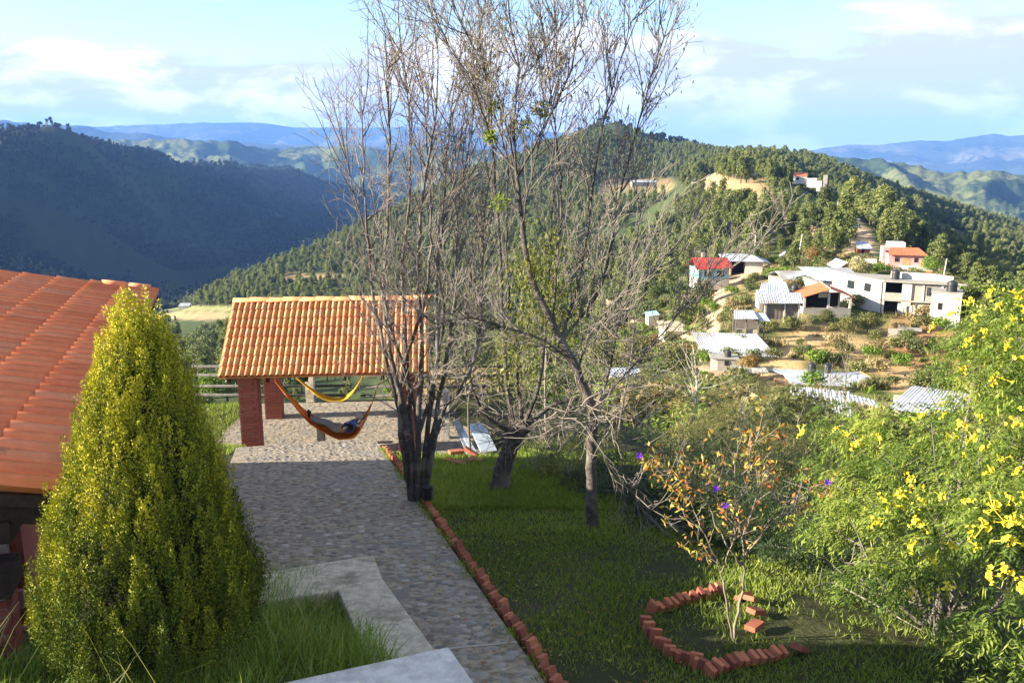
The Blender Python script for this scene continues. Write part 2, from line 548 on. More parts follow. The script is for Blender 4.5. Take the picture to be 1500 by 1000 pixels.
paint(sstep(RV, 700, 1000) * sstep(PX, 620, 480), np.array([0.020, 0.030, 0.012]))  # left mountain ground darkened, its shade put into the colour
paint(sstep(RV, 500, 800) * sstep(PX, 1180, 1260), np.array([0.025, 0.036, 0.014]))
# village meadow zone
vz = sstep(RV, 30, 60) * sstep(RV, 260, 190) * sstep(PX, 820, 950)
paint(vz * sstep(nz2 + nz1 * 0.5, -0.25, 0.05), meadow)
paint(vz * sstep(nz1 + nz3 * .6, 0.0, 0.14) * 0.8, dry)
midz = sstep(RV, 40, 80) * sstep(RV, 420, 260) * sstep(PX, 600, 700) * sstep(PX, 960, 900)
paint(midz * sstep(nz1 + nz2, -0.1, 0.12) * 0.8, meadow)
paint(midz * sstep(nz3 + nz1, 0.05, 0.2) * 0.7, dry)
def wpoly(pts_px, w_px, c, rlo, rhi, soft=0.5, n_amp=6):
    d = seg_dist(PX, PY, pts_px) + (nz3 * 2 + nz1) * n_amp
    paint(inview * (RV > rlo) * (RV < rhi) * sstep(d, w_px * (1 + soft), w_px * (1 - soft)), c)
wpoly([(1120, 560), (1180, 500), (1240, 512), (1300, 530), (1330, 560)], 22, ochre, 80, 125, .4, 14)
wpoly([(1330, 500), (1400, 525), (1440, 540)], 34, np.array([0.36, 0.20, 0.09]), 75, 125, .5, 14)
wpoly([(1045, 500), (1043, 470), (1050, 440), (1072, 412), (1085, 400), (1110, 398)], 11, dirt, 90, 185, .3, 3)
wpoly([(968, 475), (1000, 492), (1018, 505)], 7, dirt, 85, 190, .3, 2)
wpoly([(1000, 545), (1050, 560), (1090, 545)], 16, dirt, 60, 110, .4, 8)
wpoly([(900, 440), (870, 430), (930, 470)], 7, dirt, 120, 400, .3, 4)
wpoly([(1045, 268), (1080, 282), (1118, 292)], 17, ochre, 220, 520, .5, 10)
wpoly([(1110, 302), (1130, 318), (1165, 335), (1198, 354)], 14, ochre, 200, 460, .4, 8)
wpoly([(1060, 276), (1122, 276)], 13, ochre, 220, 520, .5, 8)
wpoly([(1240, 322), (1265, 345), (1272, 375)], 11, dirt, 150, 330, .4, 5)
wpoly([(1225, 385), (1250, 372), (1240, 350)], 6, dirt, 150, 300, .4, 5)
wpoly([(890, 273), (975, 273)], 13, np.array([0.26, 0.19, 0.09]), 600, 1000, .4, 3)
wpoly([(890, 290), (960, 288)], 8, np.array([0.17, 0.17, 0.06]), 500, 900, .4, 3)
wpoly([(225, 463), (345, 462)], 6, np.array([0.34, 0.26, 0.13]), 300, 720, .3, 2)
wpoly([(225, 451), (345, 452)], 4, np.array([0.26, 0.26, 0.10]), 300, 900, .3, 1)
wpoly([(420, 405), (500, 410)], 5, np.array([0.36, 0.24, 0.11]), 300, 900, .5, 4)
# garden soil
gz = sstep(RV, 34, 26)
paint(gz, np.array([0.050, 0.055, 0.022])); paint(gz * sstep(nz3, 0.02, 0.2) * 0.6, np.array([0.10, 0.08, 0.05]))
# the faces of far slopes: patches of clearing
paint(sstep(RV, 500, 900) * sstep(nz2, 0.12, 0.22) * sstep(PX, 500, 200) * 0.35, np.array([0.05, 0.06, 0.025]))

m_ground, nt, b = mat_new('ground_cover')
pc = nt.add('ShaderNodeAttribute', attribute_name='paint').outputs['Color']
g = nt.noise(wpos(nt), 0.9, 8, 0.62); g2 = nt.noise(wpos(nt), 11.0, 5, 0.6)
mod = nt.math('ADD', 0.55, nt.math('ADD', nt.math('MULTIPLY', g, 0.5), nt.math('MULTIPLY', g2, 0.4)))
c = nt.mix(1.0, pc, nt.add('ShaderNodeCombineXYZ', {0: mod, 1: mod, 2: mod}).outputs[0], 'MULTIPLY')
nt.l.new(c, b.inputs['Base Color']); b.inputs['Roughness'].default_value = 0.95; b.inputs['Specular IOR Level'].default_value = 0.1
bump(nt, b, nt.noise(wpos(nt), 2.2, 8, 0.65), 0.7, 0.35)
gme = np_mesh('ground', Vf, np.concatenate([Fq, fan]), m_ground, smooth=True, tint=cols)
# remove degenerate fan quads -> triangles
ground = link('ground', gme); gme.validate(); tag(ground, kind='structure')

# ------------------------------------------------------------------ far hills
def hill_range(name, crest, r0, base, mat, depth=0.35, rel=0.16, seed=0, back=1.25, n=420, m=90, warp=1.0, spur=6.0):
    xs = np.array([p[0] for p in crest], float); ys = np.array([p[1] for p in crest], float)
    cx = np.linspace(xs[0], xs[-1], n)
    cyy = np.interp(cx, xs, ys)
    cyy = blurr(cyy, 3, 0)
    u = (cx - 750) / F_PX; v = (cyy - 500) / F_PX
    dx = u; dy = CP - v * SP; dzz = -SP - v * CP
    hz = np.hypot(dx, dy); azv = np.arctan2(dx, dy); tz = dzz / hz
    rc = r0 * (1 + 0.10 * fbm(azv * 9 + seed, azv * 0 + seed, 3))
    zc = rc * tz
    s = np.linspace(0, 1, m)
    S, Az = np.meshgrid(s, azv, indexing='xy')
    Rc = rc[:, None]; Zc = zc[:, None]
    RRR = np.where(S < 0.7, Rc * (1 - depth * (0.7 - S) / 0.7), Rc * (1 + (back - 1) * (S - 0.7) / 0.3))
    X = RRR * np.sin(Az); Y = RRR * np.cos(Az)
    t = np.where(S < 0.7, S / 0.7, 1 - (S - 0.7) / 0.3)
    Z = base + (Zc - base) * (t ** 0.85)
    H = (Zc - base)
    sc = r0 * 0.05 * warp
    w1 = fbm(X / sc * 0.5 + seed, Y / sc * 0.5, 3) * 1.5
    rid = 1 - np.abs(2 * fbm(X / sc + w1 + seed * 3, Y / sc * 0.45 + w1, 5, 0.5)) * 2.0
    Z = Z + H * rel * (rid - 0.75) * np.sin(np.clip(t, 0, 1) * math.pi) ** 0.7
    Z = Z + H * rel * 0.12 * fbm(X / sc * 6, Y / sc * 6, 4) * 2
    V = np.stack([X, Y, Z], -1).reshape(-1, 3)
    ii = np.arange(n * m).reshape(n, m)
    q = np.stack([ii[:-1, :-1], ii[:-1, 1:], ii[1:, 1:], ii[1:, :-1]], -1).reshape(-1, 4)
    me = np_mesh(name, V, q[:, ::-1], mat, smooth=True)
    return tag(link(name, me), kind='structure')
def hill_mat(name, c1, c2, c3, s):
    m, nt, b = mat_new(name)
    p = wpos(nt)
    n_ = nt.noise(p, 0.004 * s, 7, 0.6); n2_ = nt.noise(p, 0.03 * s, 5, 0.65); n3_ = nt.noise(p, 0.0016 * s, 4, 0.5)
    c = nt.mix(nt.smooth(n_, 0.42, 0.58), c1, c2)
    c = nt.mix(nt.smooth(nt.math('ADD', n3_, nt.math('MULTIPLY', n2_, 0.3)), 0.66, 0.74), c, c3)
    g = nt.math('ADD', 0.5, n2_)
    c = nt.mix(1.0, c, nt.add('ShaderNodeCombineXYZ', {0: g, 1: g, 2: g}).outputs[0], 'MULTIPLY')
    nt.l.new(c, b.inputs['Base Color']); b.inputs['Roughness'].default_value = 1.0; b.inputs['Specular IOR Level'].default_value = 0.0
    bump(nt, b, nt.noise(p, 0.05 * s, 6, 0.65), 0.8, 8.0 / s)
    return m
m_h1 = hill_mat('forest_hill', (0.030, 0.044, 0.018), (0.060, 0.085, 0.028), (0.13, 0.14, 0.05), 1.0)
m_h2 = hill_mat('far_forest_hill', (0.030, 0.040, 0.022), (0.05, 0.06, 0.03), (0.12, 0.11, 0.06), 0.4)
hill_range('hills', [(-500, 205), (60, 196), (160, 205), (245, 205), (297, 206), (335, 206), (371, 215), (410, 219), (455, 214), (520, 213), (580, 219), (660, 214), (740, 222), (830, 232), (960, 245)], 5000, -520, m_h1, 0.42, 0.24, 2)
hill_range('hills', [(-600, 170), (-100, 172), (0, 175), (35, 180), (105, 182), (133, 185), (154, 192), (189, 195), (210, 193), (245, 201), (300, 206), (420, 212), (700, 215)], 9000, -560, m_h2, 0.35, 0.16, 5)
hill_range('hills', [(-700, 190), (-100, 190), (133, 186), (210, 182), (245, 182), (315, 179), (385, 180), (427, 186), (520, 187), (640, 186), (760, 192), (900, 196), (985, 206), (1010, 216), (1120, 224)], 14000, -650, m_h2, 0.3, 0.12, 9)
hill_range('hills', [(1000, 262), (1120, 238), (1160, 226), (1190, 224), (1240, 229), (1292, 231), (1327, 238), (1391, 251), (1456, 249), (1500, 255), (1600, 262), (1900, 300), (2200, 320)], 3300, -430, m_h1, 0.55, 0.22, 12)
hill_range('hills', [(960, 226), (1100, 225), (1188, 220), (1240, 212), (1283, 212), (1340, 206), (1391, 206), (1430, 199), (1457, 195), (1480, 199), (1500, 197), (1560, 190), (1700, 205), (2200, 215)], 12000, -620, m_h2, 0.3, 0.12, 15)

# ------------------------------------------------------------------ haze
m_hz = bpy.data.materials.new('haze'); m_hz.use_nodes = True
nt = NT(m_hz.node_tree); nt.n.clear()
HAZE = 0.000068
pv = nt.add('ShaderNodeVolumePrincipled', {'Color': (0.20, 0.43, 1.0, 1), 'Density': HAZE, 'Anisotropy': 0.0})
nt.add('ShaderNodeOutputMaterial', {'Volume': pv.outputs[0]})
mb = MB(); mb.box((0, 0, (-1001.5 + 560) / 2 ), (40000, 40000, 1561.5))
hz = mb.build('haze', m_hz); tag(hz, kind='stuff')
# ================================================================== TREES OF THE HILLS
m_bark = simple('bark', (0.16, 0.12, 0.085), (0.09, 0.07, 0.05), 14, 0.95, 0.5, 0.02)
m_pine = leafmat('pine_needles', (0.058, 0.080, 0.024), (0.145, 0.170, 0.046), (0.25, 0.26, 0.08), 0.3, 0.4)
m_broad = leafmat('broad_leaves', (0.040, 0.058, 0.018), (0.100, 0.125, 0.038), (0.19, 0.205, 0.065), 0.2, 0.5)
m_bright = leafmat('bright_leaves', (0.06, 0.11, 0.012), (0.14, 0.22, 0.025), (0.25, 0.33, 0.04), 0.3, 0.3)

def crown_mesh(name, kind, h, rad, n, leaf, mats, seed, trunk=True):
    """a whole small tree as one mesh: trunk + clumps of leaf faces"""
    rg = np.random.default_rng(seed)
    L = Leaves()
    if kind == 'pine':
        nc = max(9, n // 26)
        cz = rg.uniform(0.24, 0.98, nc) ** 0.9
        rr = rad * (1.06 - cz) ** 0.62 * rg.uniform(0.25, 0.95, nc)
        an = rg.uniform(0, 2 * math.pi, nc)
        C = np.stack([rr * np.cos(an), rr * np.sin(an), cz * h], -1)
        cr = rad * rg.uniform(0.24, 0.44, nc)
    elif kind == 'broad':
        nc = max(8, n // 30)
        d = unit(rg.normal(size=(nc, 3)));
        C = d * rg.uniform(0.3, 0.8, (nc, 1)) * np.array([rad, rad, h * 0.36]); C[:, 2] += h * 0.60
        cr = rad * rg.uniform(0.28, 0.5, nc)
    else:   # column
        nc = max(8, n // 30)
        cz = rg.uniform(0.08, 0.97, nc)
        an = rg.uniform(0, 2 * math.pi, nc); rr = rad * 0.6 * (1 - cz) ** 0.5 * rg.uniform(0, 1, nc)
        C = np.stack([rr * np.cos(an), rr * np.sin(an), cz * h], -1); cr = rad * rg.uniform(0.35, 0.55, nc)
    per = n // nc
    ci = np.repeat(np.arange(nc), per)
    d = unit(rg.normal(size=(len(ci), 3)) + np.array([0, 0, 0.25]))
    P = C[ci] + d * (cr[ci] * rg.uniform(0.65, 1.05, len(ci)))[:, None] * np.array([1, 1, 0.72])
    A = unit(np.cross(d, rg.normal(size=(len(ci), 3))) + d * 0.25 - np.array([0, 0, 0.1]))
    roll = d + np.array([0, 0, .25]) + rg.normal(size=A.shape) * 0.45
    T = np.clip(0.5 + rg.normal(size=len(ci)) * 0.18 + (rg.uniform(-.22, .22, nc))[ci], 0, 1)
    V, F = leaf_quads(P, A, leaf * rg.uniform(0.7, 1.3, len(ci)), leaf * rg.uniform(0.5, 0.9, len(ci)), roll)
    V = V.astype(np.float32); T4 = np.repeat(T, 4)
    mi = np.zeros(len(F), int)
    if trunk:
        k = 6; tr = h * 0.022 + 0.04
        tv = []; zs = (0, h * 0.35, h * 0.8)
        for zz, r_ in zip(zs, (tr * 1.2, tr * 0.8, tr * 0.25)):
            for q in range(k): tv.append((r_ * math.cos(6.283 * q / k) + 0.02 * zz, r_ * math.sin(6.283 * q / k), zz - (0.6 if zz == 0 else 0)))
        tf = []
        for a in range(2):
            for q in range(k): tf.append((len(V) + a * k + q, len(V) + a * k + (q + 1) % k, len(V) + (a + 1) * k + (q + 1) % k, len(V) + (a + 1) * k + q))
        V = np.concatenate([V, np.array(tv)]); F = np.concatenate([F, np.array(tf)]); T4 = np.concatenate([T4, np.full(len(tv), .5)])
        mi = np.concatenate([mi, np.ones(len(tf), int)])
    return np_mesh(name, V, F, mats=mats, midx=mi, tint=T4)

PINES = [crown_mesh('pine_tree', 'pine', h, r_, 1500, 0.55, [m_pine, m_bark], s) for h, r_, s in ((9.5, 2.5, 1), (8.2, 2.7, 2), (10.5, 2.4, 3))]
BROADS = [crown_mesh('broadleaf_tree', 'broad', h, r_, 1400, 0.5, [m_broad, m_bark], s) for h, r_, s in ((6.5, 2.9, 4), (5.6, 2.6, 5), (7.4, 3.0, 6))]
m_farleaf_shade = leafmat('shaded_far_leaves', (0.008, 0.015, 0.008), (0.017, 0.026, 0.011), (0.036, 0.046, 0.017), 0.0, 0.5)  # darker leaf copy, the shaded mountain's shade is in this colour
FARS = [crown_mesh('forest_canopy', 'broad', 8.5, 4.0, 130, 2.3, [m_farleaf_shade, m_bark], 8, False), crown_mesh('forest_canopy', 'pine', 12, 3.4, 130, 2.1, [m_farleaf_shade, m_bark], 9, False)]

def scatter_candidates(n, a0, a1, r0, r1, seed):
    rg = np.random.default_rng(seed)
    a = rg.uniform(R(a0), R(a1), n)
    r = np.sqrt(rg.uniform(r0 * r0, r1 * r1, n))
    x, y = r * np.sin(a), r * np.cos(a)
    z = terrain_z(x, y)
    px, py, dep = project(np.stack([x, y, z], -1))
    return np.stack([x, y, z], -1), px, py, r, rg
def keep_out(px, py, r):
    k = np.ones(len(px), bool)
    def line(pts, w, lo, hi):
        nonlocal k
        k &= ~((seg_dist(px, py, pts) < w) & (r > lo) & (r < hi))
    line([(1045, 272), (1080, 285), (1118, 296)], 15, 200, 520)
    line([(1110, 302), (1130, 318), (1165, 337), (1198, 356)], 13, 180, 460)
    line([(1240, 322), (1265, 345), (1272, 375)], 14, 150, 330)
    line([(885, 282), (985, 276)], 15, 400, 1000)
    line([(225, 460), (345, 460)], 11, 300, 900)
    line([(420, 405), (500, 410)], 6, 300, 900)
    line([(1155, 276), (1213, 290)], 24, 230, 405)
    line([(1262, 362), (1262, 400)], 18, 130, 260)
    line([(1295, 380), (1345, 400)], 34, 130, 215)
    # the village clearing
    k &= ~((px > 985) & (px < 1420) & (py > 398) & (r < 178))
    return k
def forest_stuff(pts, sc, rot, proto, name, label):
    me = bpy.data.meshes.new(name)
    me.vertices.add(len(pts)); me.vertices.foreach_set('co', np.asarray(pts, np.float32).ravel())
    a = me.attributes.new('sc', 'FLOAT', 'POINT'); a.data.foreach_set('value', np.asarray(sc, np.float32))
    a = me.attributes.new('rot', 'FLOAT_VECTOR', 'POINT')
    rv = np.zeros((len(pts), 3), np.float32); rv[:, 2] = rot
    a.data.foreach_set('vector', rv.ravel())
    o = link(name, me); tag(o, label, kind='stuff')
    ng = bpy.data.node_groups.new(name, 'GeometryNodeTree')
    ng.interface.new_socket('Geometry', in_out='INPUT', socket_type='NodeSocketGeometry')
    ng.interface.new_socket('Geometry', in_out='OUTPUT', socket_type='NodeSocketGeometry')
    gi = ng.nodes.new('NodeGroupInput'); go = ng.nodes.new('NodeGroupOutput')
    ip = ng.nodes.new('GeometryNodeInstanceOnPoints'); oi = ng.nodes.new('GeometryNodeObjectInfo')
    oi.inputs['Object'].default_value = proto; oi.transform_space = 'ORIGINAL'
    n1_ = ng.nodes.new('GeometryNodeInputNamedAttribute'); n1_.data_type = 'FLOAT'; n1_.inputs[0].default_value = 'sc'
    n2_ = ng.nodes.new('GeometryNodeInputNamedAttribute'); n2_.data_type = 'FLOAT_VECTOR'; n2_.inputs[0].default_value = 'rot'
    ng.links.new(gi.outputs[0], ip.inputs['Points']); ng.links.new(oi.outputs['Geometry'], ip.inputs['Instance'])
    ng.links.new(n1_.outputs[0], ip.inputs['Scale']); ng.links.new(n2_.outputs[0], ip.inputs['Rotation'])
    ng.links.new(ip.outputs[0], go.inputs[0])
    md = o.modifiers.new('scatter', 'NODES'); md.node_group = ng
    return o

# --- middle distance ------------------------------------------------
P, px, py, r, rg = scatter_candidates(62000, -34, 36, 110, 1350, 21)
nz = fbm(P[:, 0] / 60.0 + 2, P[:, 1] / 60.0, 4)
k = keep_out(px, py, r)
# the valley floor left: fields with groves
k &= ~((px < 360) & (r < 520) & (nz < 0.02) & (r > 180))
# thinner scrub over the lower middle slope
k &= ~((px > 560) & (px < 1000) & (r < 230) & (nz < -0.05))
k &= rg.uniform(0, 1, len(r)) < np.clip((r - 60) / 250, 0.35, 1)
k &= ~((nz < -0.17) & (r > 200))
P, px, py, r, nz = P[k], px[k], py[k], r[k], nz[k]
is_pine = (rg.uniform(0, 1, len(r)) < np.where((px > 1000) & (r > 190), 0.85, 0.35))
s = rg.uniform(0.40, 1.25, len(r)) ** 1.3 * np.where(r < 230, 0.62, 0.80)
# the big pines along the right-hand ridge
s *= np.where((px > 1215) & (r > 200) & (r < 420), 1.25, 1.0)
rot = rg.uniform(0, 6.28, len(r))
size = s / r * np.where((px > -60) & (px < 1560) & (py < 640), 1, 0.001)
order = np.argsort(-size)
first = {}
lab_p = 'green pine with a loose tufted crown standing on the wooded hillside'
lab_b = 'round dark green leafy tree standing on the wooded hillside'
taken = np.zeros(len(r), bool); cnt = {0: 0, 1: 0}
for i in order:
    kd = int(is_pine[i])
    if cnt[kd] >= 285: continue
    cnt[kd] += 1; taken[i] = True
    me = (PINES if kd else BROADS)[i % 3]
    o = bpy.data.objects.new('pine_tree' if kd else 'broadleaf_tree', me); COL.objects.link(o)
    o.location = P[i]; o.rotation_euler = (0, 0, rot[i]); o.scale = (s[i],) * 3
    tag(o, lab_p if kd else lab_b, 'tree', 'pines on the hillsides' if kd else 'leafy trees on the hillsides')
    first.setdefault((kd, i % 3), o)
    if cnt[0] >= 285 and cnt[1] >= 285: break
def canopy_proto(me, name):
    o = bpy.data.objects.new(name, me); COL.objects.link(o); return o
for kd in (0, 1):
    for q in range(3):
        m = (~taken) & (is_pine == bool(kd)) & (np.arange(len(r)) % 3 == q)
        forest_stuff(P[m], s[m], rot[m], first[(kd, q)], 'woodland', 'wooded hillside beyond the village')
# --- far forest -------------------------------------------------------
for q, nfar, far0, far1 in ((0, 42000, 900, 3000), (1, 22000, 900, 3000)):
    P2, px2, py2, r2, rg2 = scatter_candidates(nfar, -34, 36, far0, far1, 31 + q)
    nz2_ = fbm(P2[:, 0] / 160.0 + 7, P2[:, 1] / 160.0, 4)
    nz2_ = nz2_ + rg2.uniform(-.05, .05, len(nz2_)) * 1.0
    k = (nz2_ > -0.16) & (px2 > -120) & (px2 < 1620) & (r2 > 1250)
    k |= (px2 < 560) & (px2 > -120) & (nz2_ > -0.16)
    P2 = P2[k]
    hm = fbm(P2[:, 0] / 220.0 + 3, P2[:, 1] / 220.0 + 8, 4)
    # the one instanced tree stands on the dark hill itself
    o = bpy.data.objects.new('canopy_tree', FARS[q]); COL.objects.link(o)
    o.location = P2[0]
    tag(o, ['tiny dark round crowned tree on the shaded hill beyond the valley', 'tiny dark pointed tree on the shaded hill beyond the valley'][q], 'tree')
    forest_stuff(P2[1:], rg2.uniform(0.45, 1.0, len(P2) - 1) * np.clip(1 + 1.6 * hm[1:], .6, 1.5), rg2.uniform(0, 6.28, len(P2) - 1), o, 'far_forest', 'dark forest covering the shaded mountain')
# ================================================================== VILLAGE
m_white = simple('limewash', (0.58, 0.55, 0.48), (0.49, 0.46, 0.40), 1.6, 0.9, 0.3, 0.02, c3=(0.42, 0.38, 0.31))
m_cream = simple('cream_plaster', (0.50, 0.44, 0.31), (0.42, 0.37, 0.26), 2.0, 0.9, 0.3, 0.02)
m_block = simple('grey_blockwork', (0.34, 0.31, 0.26), (0.27, 0.25, 0.21), 2.5, 0.95, 0.5, 0.03, c3=(0.30, 0.28, 0.24))
m_adobe = simple('adobe', (0.44, 0.26, 0.12), (0.34, 0.20, 0.10), 3.0, 0.95, 0.5, 0.03)
m_pink = simple('pink_paint', (0.60, 0.30, 0.26), (0.52, 0.26, 0.23), 2.0, 0.85, 0.2)
m_cyan = simple('turquoise_paint', (0.30, 0.50, 0.53), (0.25, 0.42, 0.46), 2.0, 0.85, 0.2)
m_zinc = simple('zinc_sheet', (0.40, 0.43, 0.47), (0.32, 0.345, 0.38), 1.2, 0.5, 0.2, 0.01, 0.4, 0.0, c3=(0.25, 0.24, 0.23))
m_zincw = simple('white_sheet', (0.42, 0.445, 0.48), (0.34, 0.36, 0.39), 0.8, 0.55, 0.2, 0.01, 0.3, 0.0, c3=(0.24, 0.22, 0.19))
m_red = simple('red_sheet', (0.42, 0.055, 0.04), (0.34, 0.045, 0.035), 1.2, 0.5, 0.2)
m_orange = simple('orange_sheet', (0.52, 0.15, 0.06), (0.44, 0.12, 0.05), 1.2, 0.6, 0.2)
m_greens = simple('green_sheet', (0.08, 0.42, 0.30), (0.07, 0.36, 0.26), 1.2, 0.5, 0.2)
m_concrete = simple('concrete', (0.33, 0.31, 0.26), (0.26, 0.24, 0.20), 1.5, 0.9, 0.4, 0.02, c3=(0.25, 0.24, 0.21))
m_inner_shade = simple('interior_shade', (0.018, 0.016, 0.014), None, 3, 0.9, 0)  # near-black colour standing in for the shade of open interiors
m_tank = simple('black_plastic', (0.018, 0.018, 0.020), (0.03, 0.03, 0.032), 2, 0.4, 0, spec=0.5)
m_wood = simple('weathered_wood', (0.24, 0.20, 0.16), (0.15, 0.125, 0.10), 6, 0.95, 0.5, 0.02)
m_glass, nt, b = mat_new('window_glass')
b.inputs['Base Color'].default_value = (0.02, 0.025, 0.03, 1); b.inputs['Roughness'].default_value = 0.12
m_iron = simple('dark_iron', (0.03, 0.028, 0.026), None, 5, 0.6, 0.1)

def T_at(px, py, r, follow=0.0):
    return at(px, py, r=r)
class House:
    def __init__(s, name, label, px, py, r, yaw, cat='house', group=None):
        s.O = at(px, py, r=r); s.yaw = R(yaw)
        s.t = thing(name, s.O, label, cat, group)
        s.M = Matrix.Translation(s.O) @ Matrix.Rotation(s.yaw, 4, 'Z')
    def mb(s): return MB(s.M)
    def box(s, name, mat, x0, x1, y0, y1, z0, z1, label=None, parent=None, bevel=0):
        m = s.mb(); m.box(((x0 + x1) / 2, (y0 + y1) / 2, (z0 + z1) / 2), (x1 - x0, y1 - y0, z1 - z0))
        return m.build(name, mat, parent or s.t, label, bevel)
    def win(s, x0, x1, z0, z1, face='front', y=0.0, bars=2, glass=None):
        """window opening with frame, glazing bars and a pane, standing slightly proud of the wall"""
        def B(m, a0, a1, za, zb, d0, d1):
            if face == 'front': m.box(((a0 + a1) / 2, y - (d0 + d1) / 2, (za + zb) / 2), (a1 - a0, d1 - d0, zb - za))
            else: m.box((y - (d0 + d1) / 2, (a0 + a1) / 2, (za + zb) / 2), (d1 - d0, a1 - a0, zb - za))
        m = s.mb(); t = 0.07
        B(m, x0 - t, x1 + t, z0 - t, z0, 0, .07); B(m, x0 - t, x1 + t, z1, z1 + t, 0, .07)
        B(m, x0 - t, x0, z0, z1, 0, .07); B(m, x1, x1 + t, z0, z1, 0, .07)
        for k in range(1, bars):
            xx = x0 + (x1 - x0) * k / bars; B(m, xx - .025, xx + .025, z0, z1, 0.012, .05)
        f = m.build('window', m_iron, s.t)
        m = s.mb(); B(m, x0, x1, z0, z1, -.02, .01); m.build('pane', glass or m_glass, f)
    def door(s, x0, x1, z0, z1, face='front', y=0.0, mat=None):
        def B(m, a0, a1, za, zb, d0, d1):
            if face == 'front': m.box(((a0 + a1) / 2, y - (d0 + d1) / 2, (za + zb) / 2), (a1 - a0, d1 - d0, zb - za))
            else: m.box((y - (d0 + d1) / 2, (a0 + a1) / 2, (za + zb) / 2), (d1 - d0, a1 - a0, zb - za))
        m = s.mb(); B(m, x0, x1, z0, z1, -.02, .02); m.build('door', mat or m_inner_shade, s.t)  # panel painted with the shade inside the doorway by default
    def sheet(s, name, mat, p00, p10, p11, p01, n=14, amp=0.035, th=0.03, label=None, split=1):
        """corrugated roofing; p00-p10 runs along the eave, corrugations run p00->p01. split = number of laid sheets"""
        P = [Vector(p) for p in (p00, p10, p11, p01)]
        nrm = (P[1] - P[0]).cross(P[3] - P[0]).normalized()
        if nrm.z < 0: nrm = -nrm
        for q in range(split):
            m = s.mb(); rows = []
            a, b_ = q / split, (q + 1) / split + (0.012 if q < split - 1 else 0)
            k = max(4, int(n / split))
            lift = nrm * (0.012 * (q % 2))
            for side in (1, -1):
                for i in range(2 * k + 1):
                    t = a + (b_ - a) * i / (2 * k)
                    off = nrm * (amp * (0.5 if i % 2 else -0.5) + (th / 2 if side > 0 else -th / 2)) + lift
                    rows.append(m.addv([P[0].lerp(P[1], t) + off, P[3].lerp(P[2], t) + off]))
            K = 2 * k + 1
            for i in range(2 * k):
                m.face((rows[i], rows[i + 1], rows[i + 1] + 1, rows[i] + 1))
                m.face((rows[K + i], rows[K + i] + 1, rows[K + i + 1] + 1, rows[K + i + 1]))
                m.face((rows[i], rows[K + i], rows[K + i + 1], rows[i + 1]))
                m.face((rows[i] + 1, rows[i + 1] + 1, rows[K + i + 1] + 1, rows[K + i] + 1))
            m.face((rows[0], rows[0] + 1, rows[K] + 1, rows[K])); m.face((rows[K - 1], rows[2 * K - 1], rows[2 * K - 1] + 1, rows[K - 1] + 1))
            m.build(name, mat, s.t, label)
def tank(P, label, h=1.25, r=0.52, group='black water tanks on roofs and stands'):
    t = thing('water_tank', P, label, 'water tank', group)
    m = MB(Matrix.Translation(P)); m.smooth = True
    pr = [(r * .96, 0), (r, .05)]
    for k in range(5):
        z = .05 + (h * .72) * k / 5
        pr += [(r, z + .02), (r * .965, z + h * .72 / 10), (r, z + h * .72 / 5 - .02)]
    pr += [(r * .9, h * .84), (r * .6, h * .93), (r * .3, h * .97)]
    m.lathe((0, 0, 0), pr, 18); m.build('tank_body', m_tank, t)
    m = MB(Matrix.Translation(P)); m.lathe((0, 0, h * .96), [(r * .34, 0), (r * .34, .07), (r * .2, .1)], 14); m.build('lid', m_tank, t)
    return t
def pole(px, py, r, h, label, arm=0, lean=0, mat=None, rad=0.11):
    P = at(px, py, r=r)
    t = thing('utility_pole', P, label, 'utility pole', 'utility poles in the village')
    m = MB(Matrix.Translation(P)); m.smooth = True
    m.tube([(0, 0, -1.5), (lean * .5, 0, h * .5), (lean, 0, h)], [rad * 1.2, rad, rad * .75], 8); m.build('post', mat or m_polec, t)
    if arm:
        m = MB(Matrix.Translation(P)); m.box((lean * .9, 0, h - .5), (arm, .12, .12)); m.build('crossarm', m_wood, t)
        for k in (-.42, 0, .42):
            m = MB(Matrix.Translation(P)); m.lathe((lean * .9 + arm * k, 0, h - .44), [(.05, 0), (.06, .1), (.03, .2)], 8); m.build('insulator', m_glass, t)
    return P + Vector((lean, 0, h))
m_polec = simple('pole_concrete', (0.50, 0.46, 0.38), (0.42, 0.38, 0.31), 2, 0.9, 0.2)

# --- red roofed cottage -------------------------------------------------
h = House('cottage', 'turquoise walled cottage with a bright red sheet roof at the left end of the village', 1020, 411, 150, 6)
h.box('wall', m_cyan, .3, 5.6, 0, 5, -1.5, 1.9)
h.box('base_course', m_white, .25, 5.65, -.05, 5.05, -1.6, .25)
h.sheet('roof', m_red, (-.3, -.7, 1.9), (6.1, -.7, 2.1), (5.9, 2.2, 3.5), (-.2, 2.2, 3.6), 20, split=4)
h.sheet('roof', m_red, (-.3, 5.3, 1.9), (6.1, 5.3, 2.1), (5.9, 2.2, 3.49), (-.2, 2.2, 3.59), 20, split=2)
h.win(3.6, 4.7, .7, 1.5); h.win(1.4, 2.3, .7, 1.5)
h.box('chimney', m_block, 1.6, 2.1, 2.4, 2.9, 3.2, 4.4)
